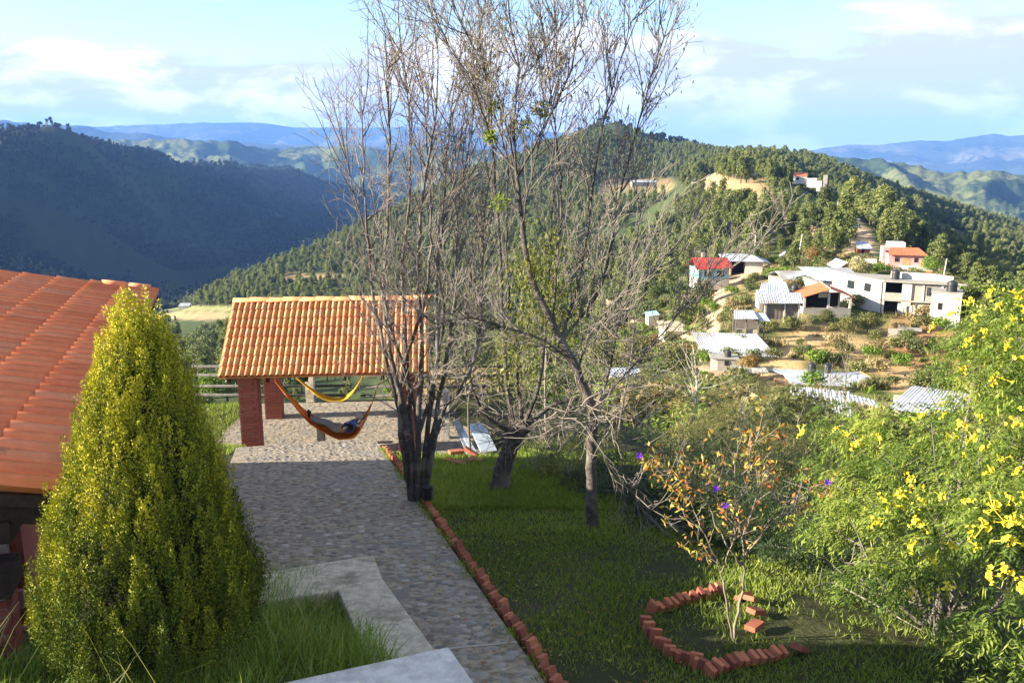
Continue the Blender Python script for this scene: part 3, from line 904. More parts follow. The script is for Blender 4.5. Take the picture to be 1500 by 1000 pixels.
# --- white shed with zinc roof ------------------------------------------
h = House('shed', 'white shed with a dark open bay and zinc roof right of the red roofed cottage', 1069, 400, 163, -6, 'shed')
h.box('wall', m_white, 2.7, 5.7, 0, 4.2, -1.2, 2.1)
h.box('back_wall', m_block, 0, 2.7, 3.6, 4.2, -1.2, 2.1)
h.box('side_wall', m_adobe, 0.0, .25, 0, 3.6, -1.2, 2.0)
h.box('bay', m_inner_shade, .3, 2.65, 2.2, 3.5, -.9, 1.9, 'dark block standing in for the shade of the open bay')  # solid dark block in place of the bay's own shade
h.box('post', m_wood, 6.6, 6.75, .1, .25, -1.2, 1.9)
h.sheet('roof', m_zinc, (-1.3, -.6, 2.2), (5.9, -.6, 2.15), (4.2, 4.6, 3.1), (-1.6, 4.6, 2.9), 22, split=4)
h.sheet('roof', m_zinc, (5.85, -.6, 2.18), (7.2, .2, 1.8), (7.0, 4.6, 2.0), (4.15, 4.6, 3.12), 8, split=1)
# --- little grey house ------------------------------------------------------
h = House('small_house', 'low pale house with a row of small openings beside the tall pole', 1139, 392, 188, -8)
h.box('wall', m_white, 0, 4.2, 0, 3.2, -1.2, 1.5)
h.box('roof', m_concrete, -.2, 4.4, -.2, 3.4, 1.5, 1.65)
for k in range(3): h.win(.5 + k * 1.25, 1.1 + k * 1.25, .5, 1.1)
h.sheet('solar_panel', m_zinc, (.1, .4, 2.0), (1.4, .4, 2.9), (1.5, 1.2, 3.3), (.3, 1.2, 2.4), 6, split=1)
h.box('post', m_wood, .7, .8, .9, 1.0, 1.65, 2.4)
h = House('open_shelter', 'open flat roofed frame of pale posts behind the big zinc roof', 1172, 394, 185, -8, 'shelter')
for x in (0, 2.1):
    for y in (0, 1.8): h.box('post', m_white, x - .12, x + .12, y - .12, y + .12, -1.4, 1.8)
h.box('roof', m_concrete, -.2, 2.3, -.2, 2.0, 1.8, 1.98)
# --- big zinc roof ------------------------------------------------------------
h = House('workshop', 'low cream building under the widest pale zinc roof in the village', 1148, 421, 138, 5)
h.box('wall', m_cream, .3, 8.8, 0, 7, -2, .9)
h.sheet('roof', m_zincw, (-.1, -.4, .9), (9.2, -.4, 1.05), (8.9, 3.6, 2.0), (-.1, 3.6, 2.0), 40, split=8)
h.sheet('roof', m_zinc, (-.1, 7.4, .9), (9.2, 7.4, 1.0), (8.9, 3.6, 1.99), (-.1, 3.6, 1.99), 40, split=3)
h.win(1.5, 2.4, -.4, .4)
h = House('warehouse', 'long grey block building with a ribbed sheet roof behind the orange pavilion', 1196, 424, 131, 4)
h.box('wall', m_block, .2, 6.8, 0, 6, -2, 1.0)
h.sheet('roof', m_zinc, (-.2, -.4, 1.35), (7.2, -.4, .9), (7.4, 6.2, 2.2), (-.4, 6.2, 2.4), 34, split=7)
h.box('parapet', m_adobe, 5.2, 6.4, -.2, .05, .9, 1.5)
# --- green roof -------------------------------------------------------------------
h = House('green_roof_house', 'small house with a bright green sheet roof and tan gable', 1228, 401, 152, 12)
h.box('wall', m_adobe, .2, 3.6, 0, 4, -1.6, .9)
h.sheet('roof', m_greens, (1.4, -.4, 1.9), (3.9, -.6, .7), (4.4, 4.2, .8), (2.0, 4.2, 2.0), 14, split=3)
h.sheet('roof', m_zincw, (1.4, -.4, 1.9), (-.4, -.4, .8), (.2, 4.2, .8), (2.0, 4.2, 2.0), 12, split=2)
m = h.mb(); m.prism([(.2, -.02, .9), (3.5, -.02, .9), (1.5, -.02, 1.8)], (0, .1, 0)); m.build('gable', m_adobe, h.t)
# --- sheds in the middle ------------------------------------------------------------
h = House('shed', 'grey sheet roofed shed standing just behind the plank shed', 1111, 441, 122, -4, 'shed')
h.box('wall', m_block, .2, 4.0, .3, 3, -1.2, 1.1)
h.sheet('roof', m_zinc, (-.1, -.2, 1.05), (4.1, -.2, 1.1), (4.3, 3.4, 2.1), (1.0, 3.4, 2.0), 18, split=4)
h.box('tank_stand', m_block, 4.4, 5.5, .6, 1.7, -1.4, .9)
tank(h.M @ Vector((4.95, 1.15, .9)), 'black water tank on a block stand behind the plank shed')
h = House('plank_shed', 'grey shed of upright weathered planks under a white sheet roof', 1121, 461, 113, -4, 'shed')
for i in range(17):
    x0 = .1 + i * .225
    hh = random.uniform(-.05, .05)
    h.box('plank', m_wood, x0, x0 + .2, -.02 + random.uniform(-.015, .015), .05, -.6, 1.45 + hh)
h.box('side_wall', m_wood, 3.9, 3.98, 0.06, 2.4, -.6, 1.5); h.box('back_wall', m_wood, .1, 3.9, 2.4, 2.48, -.6, 1.5)
for x in (-.2, 2.2, 3.95): h.box('post', m_white, x, x + .16, -.25, -.1, -.9, 1.55)
h.sheet('roof', m_zincw, (-1.1, -.7, 1.5), (4.4, -.7, 1.6), (4.9, 2.7, 2.4), (-.9, 2.7, 2.3), 24, split=5)
# --- orange pavilion ------------------------------------------------------------------
h = House('pavilion', 'open pavilion with a rusty orange gabled roof on pale posts', 1176, 462, 120, -3, 'pavilion')
h.box('low_wall', m_block, 0, 6.1, 0, .18, -.9, 1.0)
h.box('floor', m_concrete, 0, 6.1, .18, 5, -.9, .1)
h.box('side_wall', m_block, 0, .18, .18, 5, -.9, 1.0)
h.box('back_wall', m_inner_shade, .2, 6.0, 4.8, 5, .1, 2.3, 'rear wall with shade put into its dark colour')  # wall coloured near black for the shade under the roof
for x in (.12, 3.2, 5.98): h.box('post', m_white, x - .13, x + .13, -.03, .2, 1.0, 2.45 + (.55 if x == 3.2 else 0))
for x in (.12, 5.98): h.box('post', m_white, x - .13, x + .13, 4.6, 4.8, .1, 2.4)
h.box('banner', m_cream, 1.9, 3.4, .25, .3, 2.35, 2.95, 'cream sheet hung under the ridge')
h.box('table', m_white, 3.5, 5.6, .5, 1.4, .8, .95)
h.sheet('roof', m_orange, (-.4, -.6, 2.45), (-.2, 5.2, 2.5), (3.4, 5.2, 3.65), (3.1, -.6, 3.6), 16, split=5)
h.sheet('roof', m_orange, (6.5, -.6, 2.35), (6.6, 5.2, 2.5), (3.4, 5.2, 3.65), (3.12, -.6, 3.6), 16, split=5)
m = h.mb(); m.tube([(3.11, -.65, 3.66), (3.4, 5.25, 3.7)], .07, 6); m.build('ridge_cap', m_cream, h.t)
# --- two-storey house (footprint read corner by corner) ----------------------------------
Bc = at(1287, 466, r=126)
A_ = Vector((Bc.x - 4.4, Bc.y + 8.6, Bc.z)); C_ = Vector((Bc.x + 8.6, Bc.y - 3.4, Bc.z))
t2 = thing('two_storey_house', Bc, 'two storey house with white left wall and grey block front below a flat roof', 'house')
D_ = C_ + (A_ - Bc) * 0.8
def wall_frame(P0, P1):
    d = (P1 - P0); L_ = math.hypot(d.x, d.y); yaw = math.atan2(d.y, d.x)
    return Matrix.Translation(P0) @ Matrix.Rotation(yaw, 4, 'Z'), L_
# frames: local x along the wall, local -y outwards
Mf, Lf = wall_frame(Bc, C_); Ml, Ll = wall_frame(A_, Bc)
def part(M, name, mat, x0, x1, y0, y1, z0, z1, parent=None, label=None):
    m = MB(M); m.box(((x0 + x1) / 2, (y0 + y1) / 2, (z0 + z1) / 2), (x1 - x0, y1 - y0, z1 - z0)); return m.build(name, mat, parent or t2, label)
ft = Lf
part(Ml, 'wall', m_white, 0, Ll, 0, .2, -1.5, 5.0, label='white side wall')
m = MB(Ml); m.prism([(0, .0, 5.0), (Ll, .0, 5.0), (Ll * .1, .0, 5.35)], (0, .2, 0)); m.build('parapet', m_white, t2)
part(Ml, 'string_course', m_concrete, 0, Ll, -.05, 0, 2.42, 2.56)
for s0, s1 in ((Ll * .42, Ll * .53), (Ll * .72, Ll * .82)):
    part(Ml, 'window', m_iron, s0 - .06, s1 + .06, -.07, -.003, 3.3, 4.4)
    part(Ml, 'pane', m_glass, s0, s1, -.09, -.075, 3.36, 4.34)
# front: upper left bay is an open balcony
part(Mf, 'wall', m_block, 3.7, Lf, .21, .4, 2.6, 4.9, label='grey block upper wall')
part(Mf, 'column', m_white, 2.55, 3.7, .0, .4, 0, 4.9)
part(Mf, 'column', m_white, .22, .5, .02, .3, 0, 4.9)
part(Mf, 'balcony_wall', m_block, .5, 2.55, .05, .2, 2.6, 3.5)
part(Mf, 'balcony_shade', m_inner_shade, .3, 2.6, 1.9, 2.0, 2.6, 4.9, label='dark panel standing in for the shade inside the balcony')  # dark sheet put where the balcony is only in shade
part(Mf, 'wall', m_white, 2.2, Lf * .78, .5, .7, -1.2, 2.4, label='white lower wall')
part(Mf, 'door', m_inner_shade, .5, 2.1, 1.2, 1.3, 0, 2.35, label='dark panel standing in for the shade of the open doorway')  # doorway shade drawn as a dark panel
part(Mf, 'slab', m_concrete, .22, Lf, .0, 3, 2.4, 2.6)
part(Mf, 'pilaster', m_white, 5.0, 5.2, .1, .209, 2.6, 4.9); part(Mf, 'pilaster', m_white, 7.2, 7.45, .1, .209, 2.6, 4.9)
for s0, s1 in ((5.5, 6.9), (7.65, 8.9)):
    f_ = part(Mf, 'window', m_iron, s0, s1, .14, .206, 3.35, 4.45)
    part(Mf, 'pane', m_glass, s0 + .07, (s0 + s1) / 2 - .03, .12, .138, 3.42, 4.38, f_); part(Mf, 'pane', m_glass, (s0 + s1) / 2 + .03, s1 - .07, .12, .138, 3.42, 4.38, f_)
m = MB(); up = Vector((0, 0, 4.92)); e = (C_ - Bc).normalized(); q = (A_ - Bc).normalized()
rp = [Bc - e * .1 - q * .45, C_ + e * .5 - q * .45, D_ + e * .5, A_ - e * .1]
m.prism([p + up for p in rp], (0, 0, .22)); m.build('roof_slab', m_concrete, t2)
m = MB(); m.prism([p + Vector((0, 0, -1.5)) for p in (C_ - e * .2, C_, D_, D_ - e * .2)], (0, 0, 6.4)); m.build('wall', m_block, t2)
m = MB(); m.prism([p + Vector((0, 0, -1.5)) for p in (A_, A_ - q * .2 , D_ - q * .2, D_)], (0, 0, 6.4)); m.build('wall', m_block, t2)
c0 = Bc.lerp(C_, .56) + up + q * 3.4
m = MB(); m.prism([c0 + Vector((0, 0, .23)), c0 + e * 4.4 - q * 2.0 + Vector((0, 0, .23)), c0 + e * 4.4 + q * 1.2 + Vector((0, 0, .23)), c0 + q * 2 + Vector((0, 0, .23))], (0, 0, .75)); m.build('stair_head', m_white, t2)
tank(Bc.lerp(C_, .36) + up + q * 2.2 + Vector((0, 0, .22)), 'black water tank on the flat roof of the two storey house')
# laundry hanging below the slab
for k in range(5):
    P0 = Mf @ Vector((2.6 + k * .95, -.25, 2.0)); t = thing('laundry', P0, ['white sheet hung to dry under the balcony', 'white cloth drying on the line beside the sheet', 'pale shirt drying in the middle of the clothes line', 'short white towel drying right of the shirt', 'white sheet at the right end of the clothes line'][k], 'laundry', 'washing on the clothes line')
    m = MB(Mf); w_ = random.uniform(.6, .85); hh = random.uniform(.8, 1.5); nseg = 6
    for i in range(nseg):
        x0 = 2.6 + k * .95 + w_ * i / nseg; x1 = x0 + w_ / nseg
        y0 = -.25 + .05 * math.sin(i * 1.9); y1 = -.25 + .05 * math.sin((i + 1) * 1.9)
        m.prism([(x0, y0, 2.0), (x1, y1, 2.0), (x1, y1 - .05, 2.0 - hh), (x0, y0 - .05, 2.0 - hh)], (0, -.015, 0))
    m.build('cloth', m_white, t)
# --- white block annex ----------------------------------------------------------------
h = House('annex', 'tall white block annex at the right end of the two storey house', 1360, 478, 121, -26)
h.box('wall', m_white, 0, 3.4, 0, 3.2, -1.8, 4.3)
h.box('roof', m_concrete, -.1, 3.5, -.1, 3.3, 4.3, 4.45)
h.win(.9, 1.2, 2.3, 3.0, bars=1)
tank(h.M @ Vector((2.2, .9, 4.45)), 'black water tank on the white annex by the yellow flowers', 1.4, .62)
# --- low retaining posts --------------------------------------------------------------
h = House('garden_wall', 'broken grey retaining wall with a dark post below the two storey house', 1300, 497, 113, -20, 'wall')
h.box('wall', m_block, 0, 2.8, 0, .3, -1.2, 1.3); h.box('post', m_wood, 1.0, 1.25, -.2, 0, -1.2, 1.9); h.box('slab', m_concrete, 1.1, 3.6, -.6, .8, 1.31, 1.5)
# --- market stall -----------------------------------------------------------------------
h = House('stall', 'little open stall with rough posts and a pale sheet roof', 1077, 489, 104, -6, 'stall')
for x, y in ((0, 0), (1.2, 0), (2.6, 0), (3.3, .4), (0, 2), (2.9, 2)): h.box('post', m_wood, x - .07, x + .07, y - .07, y + .07, -.8, 1.8)
h.box('counter', m_cream, .1, 2.5, .1, .4, -.5, .55); h.box('plank', m_wood, 0, 3.0, -.05, .02, 1.0, 1.12); h.box('back_panel', m_wood, 0, 2.9, 1.95, 2.05, -.5, 1.5)
h.sheet('roof', m_zincw, (-.3, -.5, 1.85), (2.5, -.5, 1.9), (2.3, 2.4, 2.4), (0.1, 2.4, 2.35), 12, split=3)
h.sheet('roof', m_zinc, (2.4, -.3, 1.7), (3.9, -.3, 1.6), (3.6, 2.2, 2.1), (2.3, 2.2, 2.2), 8, split=2)
# --- lower adobe house ---------------------------------------------------------------------
h = House('adobe_house', 'low brown fronted house under a wide pale slanting roof above the cut bank', 1052, 541, 96, -8)
h.box('wall', m_cream, -1.9, .6, .2, 5, -1.2, 1.5, label='cream left wall')
h.box('wall', m_adobe, .6, 4.6, 1.2, 5, -1.2, 1.5, label='brown front wall')
h.door(2.0, 2.9, -.6, 1.0, y=1.2); h.win(3.5, 4.3, .3, 1.1, y=1.2, bars=1)
h.box('post', m_wood, 5.8, 5.95, .6, .75, -1.2, 1.5)
h.sheet('roof', m_zincw, (-1.6, -.3, 1.62), (6.3, -.3, 1.62), (4.6, 5.6, 2.9), (-2.6, 5.6, 2.9), 40, split=8)
h = House('wash_house', 'small pale block hut with a slab roof and tank in front of the adobe house', 1050, 547, 88, -8, 'hut')
h.box('wall', m_white, -.5, 0.01, .25, 1.6, -.6, 1.45, label='white side wall')
h.box('wall', m_block, .0, 1.7, 0, 1.8, -.6, 1.5, label='grey block front'); h.box('roof', m_concrete, -.7, 2.1, -.15, 2.0, 1.5, 1.62)
h.win(.75, 1.05, .95, 1.25, bars=1); h.box('plinth', m_white, -.7, 2.6, -.6, -.01, -.6, -.15)
tank(h.M @ Vector((1.05, .6, 1.62)), 'small black water tank on the grey block hut', .7, .33)
h = House('porch', 'white slab porch with a rust brown doorway below the block hut', 1081, 563, 82, -8, 'porch')
h.box('roof', m_white, -.6, 2.6, -.4, 1.8, 1.2, 1.36); h.box('wall', m_cream, 0, .5, 0, 1.6, -.8, 1.2); h.box('wall', m_adobe, .5, 2.0, .3, 1.6, -.8, 1.2); h.door(.9, 1.5, -.5, .95, y=.3)
# --- large flat slab roof -----------------------------------------------------------------------
h = House('flat_roof_house', 'long low house with a broad worn pale slab roof and two tanks', 1159, 582, 80, -9)
h.box('wall', m_block, .3, 6.4, .4, 3.4, -1.5, 1.2)
h.box('wall', m_adobe, -1.2, .3, .8, 3.6, -1.2, 1.1, label='brown end wall')
m = h.mb(); m.prism([(-.1, 0, 1.2), (6.2, 0, 1.2), (7.2, 2.3, 1.2), (-.3, 3.2, 1.2)], (0, 0, .16)); m.build('roof_slab', m_zincw, h.t)
m = h.mb(); m.prism([(-.3, 3.25, 1.25), (7.2, 2.35, 1.25), (6.6, 4.6, 1.25), (-3.4, 4.6, 1.25)], (0, 0, .2)); m.build('roof_slab', m_zinc, h.t)
m = h.mb(); m.tube([(6.25, 0, 1.45), (7.25, 2.3, 1.48), (6.7, 4.6, 1.52)], .05, 5); m.build('roof_edge', m_adobe, h.t)
tank(h.M @ Vector((2.3, 4.0, 1.45)), 'left black water tank on the long pale slab roof', .85, .36)
tank(h.M @ Vector((3.7, 4.0, 1.45)), 'right grey rimmed water tank on the long pale slab roof', .85, .40)
# --- roofs in the shrubs -------------------------------------------------------------------------
h = House('sheet_roof_house', 'low house whose crumpled zinc roof shows among the shrubs', 1165, 612, 58, -14)
h.box('wall', m_block, .2, 3.0, .2, 3.4, -1.4, .5)
h.sheet('roof', m_zincw, (-.4, -.3, .55), (1.4, -.3, .6), (1.2, 3.2, 1.25), (-.2, 3.4, 1.2), 10, split=2)
h.sheet('roof', m_zinc, (1.4, -.6, .45), (3.4, -.6, .5), (3.6, 3.0, 1.2), (1.2, 3.2, 1.22), 12, split=3)
h.sheet('roof', m_zincw, (2.4, 1.6, 1.1), (5.2, .9, .8), (5.0, 1.8, 1.0), (2.5, 2.6, 1.35), 10, split=2)
h = House('hillside_house', 'low house under a broad pale roof behind the yellow flowering shrub', 1305, 606, 56, -22)
h.box('wall', m_cream, .2, 4.6, .3, 3.6, -1.4, .3)
h.sheet('roof', m_zincw, (-.3, -.2, .35), (4.6, -1.0, .35), (5.2, 2.6, 1.0), (1.2, 3.3, 1.05), 26, split=5)
# --- pink house on the upper street ----------------------------------------------------------------
h = House('pink_house', 'pink house with an arched doorway and red tiled roof on the upper street', 1301, 388, 176, -14)
h.box('wall', m_pink, 0, 6.0, 0, 4, -1.2, 1.9)
h.box('terrace', m_white, 1.9, 6.4, -1.4, -.01, -1.8, 0)
h.sheet('roof', m_orange, (-.3, -.6, 1.9), (6.6, -.6, 1.9), (5.6, 3.2, 2.9), (.6, 3.2, 2.9), 26, split=6)
h.win(1.1, 1.7, .7, 1.3); h.win(4.4, 4.9, .7, 1.3, bars=1)
m = h.mb(); pts = [(2.4, -.03, 0), (3.8, -.03, 0)] + [(3.1 + .7 * math.cos(a), -.03, .9 + .6 * math.sin(a)) for a in [math.pi * k / 8 for k in range(9)]]
m.prism(pts, (0, .05, 0)); m.build('arched_door', m_adobe, h.t)
h.box('wall', m_white, 6.0, 8.2, .5, 3.4, -1.2, 1.0, label='white side room'); h.door(6.6, 7.4, -.3, .7, y=.5)
h = House('upper_house', 'white and pink upper house with a stepped parapet behind the pink house', 1293, 374, 186, -14)
h.box('wall', m_pink, 0, 4.4, 0, 3.5, -1.5, 1.6); h.box('parapet', m_white, .9, 4.0, .2, 3.3, 1.6, 2.5); h.box('roof', m_orange, 2.5, 4.8, -.5, 0, 1.0, 1.2); h.win(.5, 1.0, .2, .9, bars=1)
h = House('lower_house', 'pale walled room with a brick band below the pink house', 1304, 405, 166, -12)
h.box('wall', m_white, -.6, 3.1, 0, 3, -1.4, .9); h.box('wall', m_cream, 3.1, 6.6, -.6, 3, -1.4, 1.3); h.box('brick_band', m_orange, 3.5, 6.5, -.66, -.61, .9, 1.15); h.door(1.6, 2.8, -.4, .6)
h.box('roof', m_concrete, -.7, 3.2, -.1, 3.1, .9, 1.05)
h.sheet('roof', m_zinc, (-2.6, -.2, .6), (-.8, -1.6, .2), (.2, -1.4, .0), (-1.2, .6, .5), 8, split=1)
# --- hut and white wall on the upper road -----------------------------------------------------------
h = House('roadside_hut', 'tiny white roofed hut with orange boards beside the upper dirt road', 1255, 371, 197, -6, 'hut')
h.box('wall', m_orange, .1, 2.7, .2, 2, -.2, .8); h.box('floor', m_white, -.8, 3.0, -.4, 2.2, -.6, -.2); h.win(1.0, 1.5, .2, .7, y=.2, bars=1)
h.sheet('roof', m_zincw, (-.1, -.4, .9), (3.1, -.4, .9), (2.8, 2.3, 2.2), (.2, 2.3, 2.3), 12, split=3)
h = House('retaining_wall', 'whitewashed wall below the roadside hut', 1247, 384, 180, -40, 'wall')
h.box('wall', m_white, 0, 4.6, 0, .3, -1.2, .9)
h = House('terrace_hut', 'small hut with a pale roof where the dirt road turns uphill', 1237, 337, 240, -6, 'hut')
h.box('wall', m_adobe, .2, 3.0, .2, 2, -1, .7); h.sheet('roof', m_zincw, (-.2, -.3, .8), (4.0, -.3, .7), (3.6, 2.3, 1.6), (.2, 2.3, 1.7), 12, split=2)
h = House('hill_shack', 'dark shack on stilts above the bend of the uphill road', 1240, 328, 262, -6, 'hut')
h.box('wall', m_wood, .2, 3.4, .2, 2, 0, 1.2); h.box('roof', m_zinc, 0, 3.6, 0, 2.2, 1.2, 1.3); [h.box('post', m_wood, x, x + .12, .2, .32, -1.6, 0) for x in (.3, 3.1)]
# --- white building on the ridge ----------------------------------------------------------------------
h = House('ridge_house', 'white house with stepped walls and orange roof on the pine ridge', 1162, 264, 400, -18)
h.box('wall', m_white, 0, 5.5, 0, 5, -1.5, 1.6); h.sheet('roof', m_orange, (-.3, -.3, 1.7), (5.6, -.3, 1.7), (5.4, 4.5, 3.0), (.3, 4.5, 3.2), 12, split=1)
h.box('wall', m_white, 5.5, 9.5, -.6, 4, -3, .9, label='lower white wing'); h.box('wall', m_white, 9.5, 11.5, -1, 3, -4.5, -.2, label='stepped end wing')
h.box('tower', m_block, 12.0, 13.6, -1.5, 1.5, -4, 2.2)
h.win(1.2, 2.2, .2, 1.1)
h = House('valley_barn', 'long low barn with a pale roof on the bare field of the far hill', 926, 270, 790, 6, 'barn')
h.box('wall', m_block, 0, 22, 0, 6, -2, 1.6); h.sheet('roof', m_zinc, (-.5, -.5, 1.7), (22.5, -.5, 1.7), (22.5, 6.5, 3.2), (-.5, 6.5, 3.2), 20, split=1)
for k, (px_, py_, r_, w__) in enumerate(((283, 456, 610, 9), (262, 452, 640, 7))):
    h = House('farm_house', ['pale farm house in the middle of the valley field', 'smaller pale farm house left of the other one in the valley field'][k], px_, py_, r_, 4)
    h.box('wall', m_white, 0, w__, 0, 5, -1, 1.8); h.sheet('roof', m_zincw, (-.4, -.4, 1.8), (w__ + .4, -.4, 1.8), (w__, 5.4, 3.0), (0, 5.4, 3.0), 10, split=1)
# small buildings glimpsed between the twigs
h = House('twig_house', 'pale roofed house glimpsed behind the twigs left of the dirt path', 975, 492, 128, 10)
h.box('wall', m_white, 0, 3.6, 0, 3, -1, .8); h.sheet('roof', m_cream, (-.3, -.3, .8), (4.2, -.5, .5), (3.2, 3, 1.5), (-.3, 3.2, 1.6), 12, split=2)
h = House('blue_shed', 'tiny shed with a pale blue roof low on the green slope', 950, 468, 150, 10, 'shed')
h.box('wall', m_white, 0, 1.8, 0, 1.6, -1, .6); h.sheet('roof', m_cyan, (-.2, -.2, .6), (2.0, -.2, .8), (2.0, 1.8, 1.2), (-.2, 1.8, 1.0), 6, split=1)
h = House('tin_roof_shelter', 'low shelter with a grey roof behind the knotted tree', 900, 562, 88, 8, 'shelter')
h.box('wall', m_block, 0, 3.0, 0, 2.4, -1.2, .4); h.sheet('roof', m_zinc, (-.3, -.3, .45), (3.4, -.3, .5), (3.2, 2.6, 1.0), (-.3, 2.6, 1.0), 14, split=3)

# --- poles and wires ---------------------------------------------------------------------------------
tops = []
tops.append(pole(1105, 377, 172, 4.4, 'pale utility pole with a crossarm behind the zinc roofed shed', arm=2.2))
tops.append(pole(1167, 393, 168, 6.2, 'tall bare pale pole between the small house and the open shelter', lean=.6))
tops.append(pole(1379, 424, 152, 4.8, 'slim grey pole behind the right end of the two storey house', lean=.35))
tops.append(pole(1225, 330, 270, 7.0, 'thin pole beside the bend of the uphill road'))
P0 = at(1016, 690, r=24)
tops.append(None)
def wire(a, b, sag, label):
    pts = [a.lerp(b, t / 16) - Vector((0, 0, sag * 4 * (t / 16) * (1 - t / 16))) for t in range(17)]
    m = MB(); m.tube(pts, .022, 4); o = m.build('power_wire', m_iron, origin=a); tag(o, label, 'wire')
wire(tops[0], tops[1], .8, 'sagging wire from the crossarm pole to the tall bare pole')
wire(tops[1], tops[3], 1.6, 'sagging wire climbing from the tall bare pole to the road bend')
wire(tops[1], tops[2], 1.6, 'long wire from the tall bare pole to the pole behind the two storey house')
# ================================================================== NEAR BUILDINGS AND PAVING
def ground_at(px, py, lo=3.0, hi=400.0):
    d = ray(px, py); t = lo
    prev = None
    while t < hi:
        p = d * t
        if p.z < float(terrain_z(p.x, p.y)):
            a, b_ = prev if prev else lo, t
            for _ in range(18):
                m_ = (a + b_) / 2; q_ = d * m_
                if q_.z < float(terrain_z(q_.x, q_.y)): b_ = m_
                else: a = m_
            return d * b_
        prev = t; t *= 1.02
    return d * hi
def on_slope(px, py, c0):
    d = ray(px, py); return d * (-c0 / (d.z + 0.184 * d.y))

def brickmat(name, c1, c2, c3, rnd=0.35, scale=20, bumps=0.35):
    m, nt, b = mat_new(name)
    p = wpos(nt)
    n_ = nt.noise(p, scale, 5, 0.65)
    oi = nt.add('ShaderNodeObjectInfo').outputs['Random']
    base = nt.ramp(oi, [(0, c1), (0.5, c2), (1, c3)])
    g = nt.math('ADD', 0.72, nt.math('MULTIPLY', n_, 0.56))
    c = nt.mix(1.0, base, nt.add('ShaderNodeCombineXYZ', {0: g, 1: g, 2: g}).outputs[0], 'MULTIPLY')
    nl = nt.noise(p, scale * 0.3, 5, 0.7)
    c = nt.mix(nt.math('MULTIPLY', nt.smooth(nl, 0.60, 0.75), 0.45), c, (0.10, 0.085, 0.07))
    nt.l.new(c, b.inputs['Base Color']); b.inputs['Roughness'].default_value = 0.82; b.inputs['Specular IOR Level'].default_value = 0.3
    bump(nt, b, nt.noise(p, scale * 4, 4, 0.6), bumps, 0.004)
    return m
m_tile_l = brickmat('salmon_clay_tile', (0.70, 0.20, 0.085), (0.84, 0.27, 0.115), (0.74, 0.29, 0.15), scale=6)
m_tile_g = brickmat('orange_clay_tile', (0.55, 0.20, 0.085), (0.66, 0.27, 0.10), (0.72, 0.34, 0.14), scale=7)
m_brick = brickmat('red_brick', (0.22, 0.055, 0.040), (0.28, 0.075, 0.050), (0.25, 0.085, 0.06))
m_brick_e = brickmat('orange_brick', (0.20, 0.060, 0.038), (0.34, 0.105, 0.055), (0.48, 0.17, 0.085), scale=14)
m_mortar = simple('mortar', (0.32, 0.27, 0.23), (0.25, 0.21, 0.18), 20, 0.95, 0.4)
m_beam = simple('dark_beam', (0.050, 0.032, 0.022), (0.03, 0.02, 0.015), 8, 0.85, 0.4)
m_stonefloor = simple('worn_mortar_floor', (0.36, 0.30, 0.22), (0.17, 0.14, 0.10), 9, 0.95, 1.0, 0.03, c3=(0.20, 0.185, 0.16))
m_lime = simple('rough_pale_concrete', (0.84, 0.74, 0.55), (0.60, 0.52, 0.38), 11, 0.95, 1.0, 0.08, c3=(0.36, 0.30, 0.20))
m_slabw = simple('white_concrete', (0.70, 0.66, 0.60), (0.52, 0.49, 0.44), 9, 0.9, 0.8, 0.03, c3=(0.40, 0.37, 0.32))
m_rail = simple('grey_rail', (0.11, 0.10, 0.09), (0.06, 0.055, 0.05), 10, 0.9, 0.4)
# cobbles: per-stone tint
m_stone, nt, b = mat_new('river_stone')
t_ = nt.add('ShaderNodeAttribute', attribute_name='tint').outputs['Fac']
oi = nt.add('ShaderNodeObjectInfo').outputs['Random']
v_ = nt.math('ADD', t_, nt.math('MULTIPLY', nt.math('SUBTRACT', oi, 0.5), 0.95), clamp=True)
c = nt.ramp(v_, [(0.0, (0.11, 0.10, 0.085)), (0.4, (0.235, 0.215, 0.18)), (0.8, (0.33, 0.295, 0.24)), (1.0, (0.48, 0.43, 0.36))])
g = nt.math('ADD', 0.7, nt.math('MULTIPLY', nt.noise(wpos(nt), 22, 5, 0.65), 0.6))
c = nt.mix(1.0, c, nt.add('ShaderNodeCombineXYZ', {0: g, 1: g, 2: g}).outputs[0], 'MULTIPLY')
nt.l.new(c, b.inputs['Base Color']); b.inputs['Roughness'].default_value = 0.75
bump(nt, b, nt.noise(wpos(nt), 60, 4, 0.6), 0.3, 0.004)

def stone_arrays(rg, n=7):
    """irregular low dome: returns V (2n+1,3), F triangles"""
    ang = np.linspace(0, 2 * math.pi, n, endpoint=False) + rg.uniform(-.22, .22, n)
    el_ = rg.uniform(0.62, 0.95)
    rr = rg.uniform(0.82, 1.12, n)
    ox, oy = np.cos(ang) * rr, np.sin(ang) * rr * el_
    V = [(x, y, -0.25) for x, y in zip(ox, oy)] + [(x * .74, y * .74, 0.10 + rg.uniform(-.03, .04)) for x, y in zip(ox, oy)] + [(0, 0, 0.13 + rg.uniform(-.03, .04))]
    F = []
    for i in range(n):
        j = (i + 1) % n
        F += [(i, j, n + j), (i, n + j, n + i), (n + i, n + j, 2 * n)]
    return np.array(V), np.array(F)

